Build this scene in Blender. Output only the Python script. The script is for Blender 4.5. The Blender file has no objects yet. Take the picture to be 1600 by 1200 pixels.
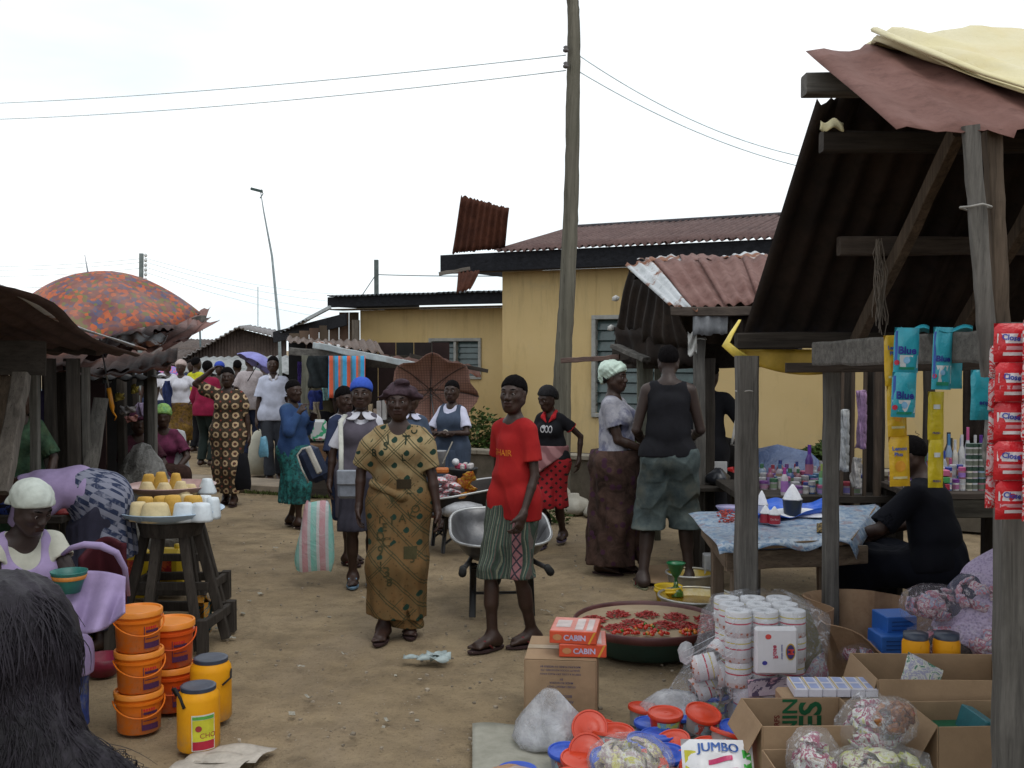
import bpy,math,random
import numpy as np
from mathutils import Vector,Matrix
from mathutils.bvhtree import BVHTree
random.seed(7); RNG = np.random.default_rng(7)
PI = math.pi; MR = Matrix.Rotation; rad_ = math.radians; sin = math.sin; cos = math.cos
S = bpy.context.scene
C = S.collection

# ---------------------------------------------------------------- camera
CAM_H,F_PX,HORIZON = 1.80,1650.0,545.0
PITCH = math.atan((600-HORIZON)/F_PX)
cam = bpy.data.cameras.new('camera'); cam_o = bpy.data.objects.new('camera',cam); C.objects.link(cam_o)
cam.sensor_width = 36.0; cam.lens = F_PX/1600*36.0; cam.clip_start = .05; cam.clip_end = 2000
cam_o.location = (0,0,CAM_H); cam_o.rotation_euler = (PI/2-PITCH,0,0)
S.camera = cam_o
# ---------------------------------------------------------------- world, sun, exposure
SUN_EL,SUN_AZ = rad_(58),rad_(150)
w = bpy.data.worlds.new('World'); S.world = w; w.use_nodes = True
nt = w.node_tree; nt.nodes.clear()
wo = nt.nodes.new('ShaderNodeOutputWorld'); bg = nt.nodes.new('ShaderNodeBackground'); bg.inputs[1].default_value = .12
sky = nt.nodes.new('ShaderNodeTexSky'); sky.sky_type = 'NISHITA'; sky.sun_disc = False
sky.sun_elevation = SUN_EL; sky.sun_rotation = SUN_AZ
tc = nt.nodes.new('ShaderNodeTexCoord'); mp = nt.nodes.new('ShaderNodeMapping'); mp.inputs['Scale'].default_value = (1,1,3.2)
no = nt.nodes.new('ShaderNodeTexNoise'); no.inputs['Scale'].default_value = 2.2; no.inputs['Detail'].default_value = 5; no.inputs['Roughness'].default_value = .5
rp = nt.nodes.new('ShaderNodeValToRGB'); rp.color_ramp.elements[0].position = .30; rp.color_ramp.elements[1].position = .62
rp.color_ramp.elements[0].color = (8.0,9.1,9.8,1); rp.color_ramp.elements[1].color = (11,11,11,1)
mx = nt.nodes.new('ShaderNodeMix'); mx.data_type = 'RGBA'; mx.inputs[0].default_value = .88
L = nt.links.new
L(tc.outputs['Generated'],mp.inputs[0]); L(mp.outputs[0],no.inputs['Vector']); L(no.outputs[0],rp.inputs[0])
L(sky.outputs[0],mx.inputs[6]); L(rp.outputs[0],mx.inputs[7]); L(mx.outputs[2],bg.inputs[0]); L(bg.outputs[0],wo.inputs[0])
sun = bpy.data.lights.new('sun','SUN'); sun.energy = .9; sun.angle = rad_(28); sun.color = (1,.97,.92)
sun_o = bpy.data.objects.new('sun',sun); C.objects.link(sun_o)
sd = Vector((sin(SUN_AZ)*cos(SUN_EL),cos(SUN_AZ)*cos(SUN_EL),sin(SUN_EL)))
sun_o.rotation_euler = sd.to_track_quat('Z','Y').to_euler(); sun_o.location = (0,0,20)
S.view_settings.view_transform = 'Standard'; S.view_settings.look = 'None'
S.view_settings.exposure = 0.0; S.view_settings.gamma = 1; S.view_settings.use_curve_mapping = False
S.render.engine = 'CYCLES'; S.cycles.max_bounces = 6; S.cycles.transparent_max_bounces = 12
S.cycles.caustics_reflective = False; S.cycles.caustics_refractive = False

# ---------------------------------------------------------------- where things stand
def P(px,py,d):
    """the point of the place seen at (px, py) of the 1600x1200 photograph, d metres ahead"""
    u,v = (px-800)/F_PX,-(py-600)/F_PX
    cy = cos(PITCH)+v*sin(PITCH); cz = -sin(PITCH)+v*cos(PITCH)
    return Vector((u*d/cy,d,CAM_H+cz*d/cy))
def G(px,py,z=0):
    u,v = (px-800)/F_PX,-(py-600)/F_PX
    cy = cos(PITCH)+v*sin(PITCH); cz = -sin(PITCH)+v*cos(PITCH)
    t = (z-CAM_H)/cz
    return Vector((u*t,cy*t,z))
def V(*a): return Vector(a)

# ---------------------------------------------------------------- materials: a small expression language over shader nodes
class N:
    def __init__(s,t,so): s.t = t; s.s = so
    def _m(s,op,*a,clamp=False):
        n = s.t.nodes.new('ShaderNodeMath'); n.operation = op; n.use_clamp = clamp
        for i,x in enumerate((s,)+a):
            if isinstance(x,N): s.t.links.new(x.s,n.inputs[i])
            else: n.inputs[i].default_value = x
        return N(s.t,n.outputs[0])
    def __add__(s,o): return s._m('ADD',o)
    __radd__ = __add__
    def __sub__(s,o): return s._m('SUBTRACT',o)
    def __rsub__(s,o): return (s*-1)+o
    def __mul__(s,o): return s._m('MULTIPLY',o)
    __rmul__ = __mul__
    def __truediv__(s,o): return s._m('DIVIDE',o)
    def fr(s): return s._m('FRACT')
    def fl(s): return s._m('FLOOR')
    def sin(s): return s._m('SINE')
    def cos(s): return s._m('COSINE')
    def abs(s): return s._m('ABSOLUTE')
    def sqrt(s): return s._m('SQRT')
    def lt(s,o): return s._m('LESS_THAN',o)
    def gt(s,o): return s._m('GREATER_THAN',o)
    def mn(s,o): return s._m('MINIMUM',o)
    def mxx(s,o): return s._m('MAXIMUM',o)
    def ramp(s,a,b):
        n = s.t.nodes.new('ShaderNodeMapRange'); n.clamp = True
        s.t.links.new(s.s,n.inputs[0]); n.inputs[1].default_value = a; n.inputs[2].default_value = b
        return N(s.t,n.outputs[0])
class Mt:
    def __init__(s,name):
        s.m = bpy.data.materials.new(name); s.m.use_nodes = True; s.t = s.m.node_tree; s.t.nodes.clear()
        s.out = s.t.nodes.new('ShaderNodeOutputMaterial'); s.b = s.t.nodes.new('ShaderNodeBsdfPrincipled')
        s.t.links.new(s.b.outputs[0],s.out.inputs[0]); s._c = None
    def co(s):
        if s._c is None:
            c = s.t.nodes.new('ShaderNodeTexCoord'); s._c = c.outputs['Object']
        return s._c
    def xyz(s):
        n = s.t.nodes.new('ShaderNodeSeparateXYZ'); s.t.links.new(s.co(),n.inputs[0])
        return [N(s.t,n.outputs[i]) for i in range(3)]
    def vec(s,x,y,z):
        n = s.t.nodes.new('ShaderNodeCombineXYZ')
        for i,q in enumerate((x,y,z)):
            if isinstance(q,N): s.t.links.new(q.s,n.inputs[i])
            else: n.inputs[i].default_value = q
        return n.outputs[0]
    def noise(s,sc,det=4,ro=.6,vec=None,stretch=None,dist=0):
        n = s.t.nodes.new('ShaderNodeTexNoise'); n.inputs['Scale'].default_value = sc; n.inputs['Detail'].default_value = det
        n.inputs['Roughness'].default_value = ro; n.inputs['Distortion'].default_value = dist
        v = vec or s.co()
        if stretch:
            mp = s.t.nodes.new('ShaderNodeMapping'); mp.inputs['Scale'].default_value = stretch; s.t.links.new(v,mp.inputs[0]); v = mp.outputs[0]
        s.t.links.new(v,n.inputs['Vector']); return N(s.t,n.outputs[0])
    def voro(s,sc,out='Distance',vec=None,feat='F1'):
        n = s.t.nodes.new('ShaderNodeTexVoronoi'); n.inputs['Scale'].default_value = sc; n.feature = feat
        s.t.links.new(vec or s.co(),n.inputs['Vector']); return N(s.t,n.outputs[out])
    def col(s,c): 
        if isinstance(c,N): return c
        n = s.t.nodes.new('ShaderNodeRGB'); n.outputs[0].default_value = (*c,1); return N(s.t,n.outputs[0])
    def mix(s,f,a,b,mode='MIX'):
        n = s.t.nodes.new('ShaderNodeMix'); n.data_type = 'RGBA'; n.blend_type = mode
        if isinstance(f,N): s.t.links.new(f.s,n.inputs[0])
        else: n.inputs[0].default_value = f
        for i,q in ((6,a),(7,b)):
            if isinstance(q,N): s.t.links.new(q.s,n.inputs[i])
            else: n.inputs[i].default_value = (*q,1)
        return N(s.t,n.outputs[2])
    def pick(s,f,cols):
        n = s.t.nodes.new('ShaderNodeValToRGB'); cr = n.color_ramp; cr.interpolation = 'CONSTANT'
        while len(cr.elements) < len(cols): cr.elements.new(.5)
        for i,c in enumerate(cols): cr.elements[i].position = i/len(cols); cr.elements[i].color = (*c,1)
        s.t.links.new(f.s,n.inputs[0]); return N(s.t,n.outputs[0])
    def done(s,col,rough=.8,metal=0,bump=None,bs=.3,bd=.01,alpha=None,spec=None,sheen=0,trans=0):
        i = s.b.inputs
        if spec is None and not metal and not (isinstance(rough,(int,float)) and rough < .5): spec = .18
        for k,q in (('Base Color',col),('Roughness',rough),('Metallic',metal),('Alpha',alpha),('Specular IOR Level',spec),('Transmission Weight',trans)):
            if q is None: continue
            if isinstance(q,N): s.t.links.new(q.s,i[k])
            elif k == 'Base Color': i[k].default_value = (*q,1)
            else: i[k].default_value = q
        if sheen: i['Sheen Weight'].default_value = sheen
        if bump is not None:
            b = s.t.nodes.new('ShaderNodeBump'); b.inputs['Strength'].default_value = bs; b.inputs['Distance'].default_value = bd
            s.t.links.new(bump.s,b.inputs['Height']); s.t.links.new(b.outputs[0],i['Normal'])
        return s.m
_MC = {}
def plain(name,c,rough=.75,var=.25,sc=9,dirt=None,da=.35,metal=0,bs=.25,bsc=60,bd=.004,spec=None,stretch=None):
    k = (name,c,rough,var,sc,dirt,da,metal,stretch)
    if k in _MC: return _MC[k]
    m = Mt(name); n = m.noise(sc,5,.65,stretch=stretch)
    a = tuple(x*(1-var) for x in c); b = tuple(min(1,x*(1+var)) for x in c)
    col = m.mix(n.ramp(.3,.7),a,b)
    if dirt: col = m.mix(m.noise(sc*.45+1.3,6,.7).ramp(.5,.72)*da,col,dirt)
    r = (n*.2+rough-.1)
    _MC[k] = m.done(col,r,metal,m.noise(bsc,4,.7,stretch=stretch),bs,bd,spec=(spec if spec is not None else (.5 if rough < .6 else .18))); return _MC[k]
def wood(name,c,sc=1.0,rough=.85):
    k = (name,c,sc)
    if k in _MC: return _MC[k]
    m = Mt(name); g = m.noise(28*sc,6,.7,stretch=(1,1,.07),dist=.4); g2 = m.noise(6,4,.6); g3 = m.noise(120*sc,2,.6,stretch=(1,1,.03))
    col = m.mix(g.ramp(.32,.66),tuple(x*.5 for x in c),tuple(x*1.3 for x in c))
    col = m.mix(g2.ramp(.45,.75)*.5,col,tuple(x*.55 for x in c))
    col = m.mix(g3.ramp(.62,.7)*.6,col,tuple(x*.25 for x in c))
    _MC[k] = m.done(col,rough,0,g+g3*.5,.6,.004); return _MC[k]
def woodh(name,c,axis='X',sc=1.0):
    k = (name,c,axis,sc)
    if k in _MC: return _MC[k]
    st = {'X': (.07,1,1),'Y': (1,.07,1)}[axis]
    m = Mt(name); g = m.noise(28*sc,6,.7,stretch=st,dist=.4); g2 = m.noise(5,4,.6); g3 = m.noise(110*sc,2,.6,stretch=tuple(.03 if q < 1 else 1 for q in st))
    col = m.mix(g.ramp(.32,.66),tuple(x*.5 for x in c),tuple(x*1.3 for x in c))
    col = m.mix(g2.ramp(.45,.75)*.5,col,tuple(x*.5 for x in c)); col = m.mix(g3.ramp(.62,.7)*.6,col,tuple(x*.25 for x in c))
    _MC[k] = m.done(col,.85,0,g+g3*.5,.6,.004); return _MC[k]
def rust(name,c=(.13,.05,.035),c2=(.26,.11,.06),metal=(.42,.45,.47),amt=.0,st=(1,1,1)):
    k = (name,c,c2,amt)
    if k in _MC: return _MC[k]
    m = Mt(name); n = m.noise(3.2,7,.7,stretch=st); n2 = m.noise(14,5,.7)
    col = m.mix(n.ramp(.35,.65),c,c2); col = m.mix(n2.ramp(.5,.75)*.55,col,tuple(x*.45 for x in c))
    mt = m.noise(1.7,5,.65).ramp(.62-amt*.6,.66-amt*.6) if amt else None
    if mt is not None: col = m.mix(mt,col,metal)
    _MC[k] = m.done(col,(n2*.25+.6),0 if mt is None else mt*.35,m.noise(70,4,.7),.3,.003); return _MC[k]
def plastic_film(name='plastic film',tint=(.86,.88,.92),a=.42):
    k = (name,tint,a)
    if k in _MC: return _MC[k]
    m = Mt(name); n = m.noise(26,5,.7,dist=1.2); f = m.noise(7,5,.7,dist=2)
    al = n.ramp(.54,.70)*.5+a*.3
    _MC[k] = m.done(m.mix(f.ramp(.3,.7),tuple(x*.82 for x in tint),tint),.16,0,n+f,.8,.010,alpha=al); return _MC[k]

# ---------------------------------------------------------------- mesh building
class MB:
    def __init__(s): s.v = []; s.f = []
    def add(s,vs,fs):
        o = len(s.v); s.v += [tuple(q) for q in vs]; s.f += [tuple(i+o for i in f) for f in fs]; return s
    def box(s,c,d,R=None,jit=0):
        hx,hy,hz = d[0]/2,d[1]/2,d[2]/2; c = Vector(c)
        vs = [Vector((x,y,z)) for z in (-hz,hz) for y in (-hy,hy) for x in (-hx,hx)]
        if jit: vs = [q+Vector([random.uniform(-jit,jit) for _ in range(3)]) for q in vs]
        if R is not None: vs = [R @ q for q in vs]
        return s.add([q+c for q in vs],[(0,2,3,1),(4,5,7,6),(0,1,5,4),(2,6,7,3),(0,4,6,2),(1,3,7,5)])
    def bbox(s,c,d,bev=.004,R=None):
        """box with bevelled edges"""
        c = Vector(c); b = min(bev,min(d)*.45); vs = []; idx = {}
        h = [q/2 for q in d]
        for sx in (-1,1):
            for sy in (-1,1):
                for sz in (-1,1):
                    for k in range(3):
                        q = [sx*(h[0]-b),sy*(h[1]-b),sz*(h[2]-b)]; q[k] = (sx,sy,sz)[k]*h[k]
                        idx[(sx,sy,sz,k)] = len(vs); vs.append(Vector(q))
        fs = []
        for k in range(3):
            a,e = (k+1) % 3,(k+2) % 3
            for sg in (-1,1):
                r = []
                for (p,q) in ((-1,-1),(1,-1),(1,1),(-1,1)):
                    t = [0,0,0]; t[k] = sg; t[a] = p; t[e] = q; r.append(idx[(*t,k)])
                fs.append(r if sg > 0 else r[::-1])
                for sg2 in (-1,1):
                    t1 = [0,0,0]; t1[k] = sg; t1[a] = sg2; t2 = list(t1); t1[e] = -1; t2[e] = 1
                    r = [idx[(*t1,k)],idx[(*t2,k)],idx[(*t2,a)],idx[(*t1,a)]]
                    fs.append(r if sg*sg2 > 0 else r[::-1])
        for sx in (-1,1):
            for sy in (-1,1):
                for sz in (-1,1):
                    r = [idx[(sx,sy,sz,k)] for k in range(3)]; fs.append(r if sx*sy*sz > 0 else r[::-1])
        if R is not None: vs = [R @ q for q in vs]
        return s.add([q+c for q in vs],fs)
    def bar(s,a,b,w,h,up=(0,0,1),bev=.003,seg=1,wob=0):
        a,b = Vector(a),Vector(b); d = (b-a); L = d.length; d.normalize(); u = Vector(up)
        if abs(d.dot(u)) > .95: u = Vector((0,1,0))
        x = d.cross(u).normalized(); u = x.cross(d).normalized()
        if wob == 0:
            R = Matrix((x,d,u)).transposed(); return s.bbox((a+b)/2,(w,L,h),bev,R)
        n = max(3,seg); vs = []; fs = []
        for i in range(n+1):
            c = a+d*L*i/n+x*random.uniform(-wob,wob)+u*random.uniform(-wob,wob); k = 1+random.uniform(-.06,.06)
            ch = .18
            for (p,q) in ((-1+ch,-1),(1-ch,-1),(1,-1+ch),(1,1-ch),(1-ch,1),(-1+ch,1),(-1,1-ch),(-1,-1+ch)):
                vs.append(c+x*p*w/2*k+u*q*h/2*k)
        for i in range(n):
            for j in range(8): fs.append((i*8+j,i*8+(j+1) % 8,(i+1)*8+(j+1) % 8,(i+1)*8+j))
        fs.append(tuple(range(7,-1,-1))); fs.append(tuple(n*8+j for j in range(8)))
        return s.add(vs,[f[::-1] for f in fs])
    def tube(s,pts,r,n=8,cap=True,flat=1):
        pts = [Vector(p) for p in pts]; rs = r if isinstance(r,(list,tuple)) else [r]*len(pts)
        vs = []; fs = []; pu = None
        for i,p in enumerate(pts):
            d = (pts[min(i+1,len(pts)-1)]-pts[max(i-1,0)]).normalized()
            if pu is None: pu = Vector((0,0,1)) if abs(d.z) < .9 else Vector((1,0,0))
            x = d.cross(pu).normalized(); pu = x.cross(d).normalized()
            for j in range(n):
                a = 2*PI*j/n; vs.append(p+x*cos(a)*rs[i]+pu*sin(a)*rs[i]*flat)
        for i in range(len(pts)-1):
            for j in range(n): fs.append((i*n+j,i*n+(j+1) % n,(i+1)*n+(j+1) % n,(i+1)*n+j))
        if cap: fs.append(tuple(range(n-1,-1,-1))); fs.append(tuple((len(pts)-1)*n+j for j in range(n)))
        return s.add(vs,fs)
    def lathe(s,prof,n=24,c=(0,0,0),R=None,sx=1,sy=1,wob=None,cap=False):
        c = Vector(c); vs = []; fs = []
        for i,(r,z) in enumerate(prof):
            for j in range(n):
                a = 2*PI*j/n; k = 1 if wob is None else wob(a,z)
                q = Vector((r*cos(a)*sx*k,r*sin(a)*sy*k,z))
                if R is not None: q = R @ q
                vs.append(q+c)
        for i in range(len(prof)-1):
            for j in range(n): fs.append((i*n+j,i*n+(j+1) % n,(i+1)*n+(j+1) % n,(i+1)*n+j))
        if cap: fs.append(tuple(range(n-1,-1,-1))); fs.append(tuple((len(prof)-1)*n+j for j in range(n)))
        return s.add(vs,fs)
    def grid(s,fn,nu,nv,closed=False):
        vs = [fn(i/nu,j/nv) for j in range(nv+1) for i in range(nu+1)]
        return s.add(vs,[(j*(nu+1)+i,j*(nu+1)+i+1,(j+1)*(nu+1)+i+1,(j+1)*(nu+1)+i) for j in range(nv) for i in range(nu)])
    def slab(s,fn,nu,nv,th):
        """grid given thickness along its own normals, so a sheet has two faces and edges"""
        pts = np.array([tuple(fn(i/nu,j/nv)) for j in range(nv+1) for i in range(nu+1)]).reshape(nv+1,nu+1,3)
        du = np.gradient(pts,axis=1) if nu > 0 else 0; dv = np.gradient(pts,axis=0)
        nn = np.cross(du,dv); nn /= (np.linalg.norm(nn,axis=2,keepdims=True)+1e-9)
        back = pts-nn*th; n1 = (nu+1)*(nv+1); vs = list(map(tuple,pts.reshape(-1,3)))+list(map(tuple,back.reshape(-1,3))); fs = []
        I = lambda i,j: j*(nu+1)+i
        for j in range(nv):
            for i in range(nu):
                q = (I(i,j),I(i+1,j),I(i+1,j+1),I(i,j+1)); fs.append(q); fs.append(tuple(n1+k for k in q[::-1]))
        for i in range(nu): fs.append((I(i+1,0),I(i,0),n1+I(i,0),n1+I(i+1,0))); fs.append((I(i,nv),I(i+1,nv),n1+I(i+1,nv),n1+I(i,nv)))
        for j in range(nv): fs.append((I(0,j),I(0,j+1),n1+I(0,j+1),n1+I(0,j))); fs.append((I(nu,j+1),I(nu,j),n1+I(nu,j),n1+I(nu,j+1)))
        return s.add(vs,fs)
    def mesh(s,name,off=None,smooth=False):
        me = bpy.data.meshes.new(name); v = np.array(s.v,dtype=np.float64).reshape(-1,3)
        if off is not None: v = v-np.array(off)
        me.from_pydata(v.tolist(),[],s.f)
        if smooth: me.polygons.foreach_set('use_smooth',[True]*len(me.polygons))
        me.update(); return me
def tag(o,label=None,cat=None,group=None,kind=None):
    if label: o['label'] = label
    if cat: o['category'] = cat
    if group: o['group'] = group
    if kind: o['kind'] = kind
    return o
def obj(name,mb,m,parent=None,smooth=False,loc=None,auto=None):
    """links mb (world coordinates unless the parent sits at the origin) as one object"""
    off = parent_world(parent) if parent is not None else (Vector(loc) if loc is not None else Vector((0,0,0)))
    me = mb.mesh(name,off,smooth) if isinstance(mb,MB) else mb
    me.materials.append(m); o = bpy.data.objects.new(name,me); C.objects.link(o)
    if parent is not None: o.parent = parent
    else: o.location = off
    if auto: me.set_sharp_from_angle(angle=rad_(auto))
    return o
def parent_world(p):
    v = Vector((0,0,0))
    while p is not None: v += p.location; p = p.parent
    return v
def thing(name,label,cat,loc=(0,0,0),group=None,rz=0):
    o = bpy.data.objects.new(name,None); C.objects.link(o); o.location = loc; o.rotation_euler = (0,0,rz); o.empty_display_size = .1
    return tag(o,label,cat,group)
def one(name,mb,m,label,cat,group=None,smooth=False,auto=None,loc=None):
    v = np.array(mb.v); l = loc if loc is not None else (float(v[:,0].mean()),float(v[:,1].mean()),float(v[:,2].min()))
    return tag(obj(name,mb,m,None,smooth,l,auto),label,cat,group)
def struct(name,mb,m,smooth=False):
    return tag(obj(name,mb,m,None,smooth),kind='structure')
def dup(root,loc,rz=None,label=None,group=None,scale=None,rot=None):
    r = root.copy(); C.objects.link(r); r.location = loc
    if rz is not None: r.rotation_euler = (0,0,rz)
    if rot is not None: r.rotation_euler = rot
    if scale: r.scale = (scale,)*3 if not isinstance(scale,tuple) else scale
    if label: r['label'] = label
    if group: r['group'] = group
    for ch in list(root.children):
        c = ch.copy(); C.objects.link(c); c.parent = r
        for g in ch.children:
            d = g.copy(); C.objects.link(d); d.parent = c
    return r
_first = set()
def put(root,loc,rz=0,label=None,group=None,scale=None,rot=None):
    """the first call moves the proto itself, later ones copy it"""
    if root.name not in _first:
        _first.add(root.name); root.location = loc; root.rotation_euler = rot if rot is not None else (0,0,rz)
        if scale: root.scale = (scale,)*3 if not isinstance(scale,tuple) else scale
        tag(root,label,None,group); return root
    return dup(root,loc,rz,label,group,scale,rot)
# ---- lettering
_TC = {}
def text_geo(txt,size=1,off=0.0):
    k = (txt,off)
    if k not in _TC:
        cu = bpy.data.curves.new('t','FONT'); cu.body = txt; cu.offset = off; cu.resolution_u = 3; cu.align_x = 'CENTER'; cu.align_y = 'CENTER'
        o = bpy.data.objects.new('t',cu); C.objects.link(o); dg = bpy.context.evaluated_depsgraph_get(); dg.update()
        me = bpy.data.meshes.new_from_object(o.evaluated_get(dg))
        _TC[k] = ([tuple(v.co) for v in me.vertices],[tuple(p.vertices) for p in me.polygons])
        bpy.data.objects.remove(o); bpy.data.curves.remove(cu); bpy.data.meshes.remove(me)
    v,f = _TC[k]
    return [(a*size,b*size) for a,b,_ in v],f
def text(mb,txt,size,fn,rot=0,off=0.0,sx=1):
    """adds lettering to mb; fn maps flat (u, v) metres to a point on the surface"""
    v,f = text_geo(txt,size,off); c,s_ = cos(rot),sin(rot)
    mb.add([fn(a*sx*c-b*s_,a*sx*s_+b*c) for a,b in v],f); return mb
def plane_fn(o,x,y,lift=.002):
    o = Vector(o); x = Vector(x).normalized(); y = Vector(y).normalized(); n = x.cross(y)
    return lambda u,v: o+x*u+y*v+n*lift
def cyl_fn(c,r,a0,lift=.0015):
    c = Vector(c); return lambda u,v: c+Vector((cos(a0+u/r)*(r+lift),sin(a0+u/r)*(r+lift),v))
def quad(mb,fn,u0,v0,u1,v1,n=1):
    return mb.grid(lambda a,b: fn(u0+(u1-u0)*a,v0+(v1-v0)*b),n,1)
# ---- corrugated sheet between four corners
def corr(a,b,c,d,waves,amp=.012,nv=6,th=.0015,bend=0,rag=0,seed=0,per=6):
    """a-b is the lower edge (ridges run from a-b to d-c)"""
    a,b,c,d = map(Vector,(a,b,c,d)); n = (b-a).cross(d-a).normalized(); rs = random.Random(seed)
    ph = [rs.uniform(0,6.28) for _ in range(4)]; nu = waves*per
    jag = [rs.uniform(-rag,rag) for _ in range(nu+1)]; jag2 = [rs.uniform(-rag,rag) for _ in range(nu+1)]
    def fn(u,v):
        i = int(round(u*nu)); vv = v
        if rag: vv = v+(jag[i]*(1-v) if v < .5 else jag2[i]*v)*(abs(v-.5)*2)**4
        p = a*(1-u)*(1-vv)+b*u*(1-vv)+c*u*vv+d*(1-u)*vv
        return p+n*(sin(u*waves*2*PI)*amp+bend*(sin(u*2.7+ph[0])*sin(vv*2.3+ph[1])+.5*sin(u*6+ph[2])*sin(vv*5+ph[3])))
    return MB().slab(fn,nu,nv,th)
# ================================================================ bodies and clothes: one continuous surface each, from a distance field
def nets(F,lo,h):
    """naive surface nets: vertices, quads"""
    s = F < 0; nx,ny,nz = F.shape
    c = np.zeros((nx-1,ny-1,nz-1),np.uint8)
    for dx in (0,1):
        for dy in (0,1):
            for dz in (0,1): c += s[dx:nx-1+dx,dy:ny-1+dy,dz:nz-1+dz]
    act = (c > 0) & (c < 8); ids = np.argwhere(act)
    if len(ids) == 0: return np.zeros((0,3)),np.zeros((0,4),int)
    idx = np.full(act.shape,-1,np.int32); idx[tuple(ids.T)] = np.arange(len(ids))
    acc = np.zeros((len(ids),3),np.float32); cnt = np.zeros(len(ids),np.float32)
    X,Y,Z = ids.T
    cv = {(a,b,g): F[X+a,Y+b,Z+g] for a in (0,1) for b in (0,1) for g in (0,1)}
    for ax in range(3):
        for p in (0,1):
            for q in (0,1):
                k0 = [0,0,0]; k0[(ax+1) % 3] = p; k0[(ax+2) % 3] = q; k1 = list(k0); k1[ax] = 1
                f0,f1 = cv[tuple(k0)],cv[tuple(k1)]; m = (f0 < 0) != (f1 < 0); t = np.where(m,f0/np.where(m,f0-f1,1),0)
                acc[:,ax] += np.where(m,t,0); acc[:,(ax+1) % 3] += np.where(m,p,0); acc[:,(ax+2) % 3] += np.where(m,q,0); cnt += m
    v = (ids+acc/cnt[:,None])*h+np.array(lo,np.float32)
    fs = []
    for ax in range(3):
        a,b = (ax+1) % 3,(ax+2) % 3
        sl0 = [slice(None)]*3; sl1 = [slice(None)]*3; sl0[ax] = slice(0,-1); sl1[ax] = slice(1,None)
        e = s[tuple(sl0)] != s[tuple(sl1)]
        g = np.argwhere(e); g = g[(g[:,a] > 0) & (g[:,b] > 0) & (g[:,a] < F.shape[a]-1) & (g[:,b] < F.shape[b]-1)]
        if len(g) == 0: continue
        def at(da,db):
            q = g.copy(); q[:,a] += da; q[:,b] += db; return idx[tuple(q.T)]
        qd = np.stack([at(-1,-1),at(0,-1),at(0,0),at(-1,0)],1); ins = s[tuple(g.T)]
        qd[~ins] = qd[~ins][:,::-1]; fs.append(qd)
    return v,np.concatenate(fs)
def cap(a,b,r1,r2=None,k=.02,side=None,wide=1,flat=False,sub=False,tagx=''):
    return dict(t='c',a=np.array(a,float),b=np.array(b,float),r1=r1,r2=r1 if r2 is None else r2,k=k,
                side=None if side is None else np.array(side,float),wide=wide,flat=flat,sub=sub,tag=tagx)
def ell(c,r,k=.02,R=None,sub=False,tagx=''):
    r = (r,r,r) if not hasattr(r,'__len__') else r
    return dict(t='e',c=np.array(c,float),r=np.array(r,float),k=k,R=None if R is None else np.array(R),sub=sub,tag=tagx)
def half(o,n,k=.004):  # removes the side n points to
    return dict(t='h',o=np.array(o,float),n=np.array(n,float)/np.linalg.norm(n),k=k,sub=True,tag='')
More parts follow.
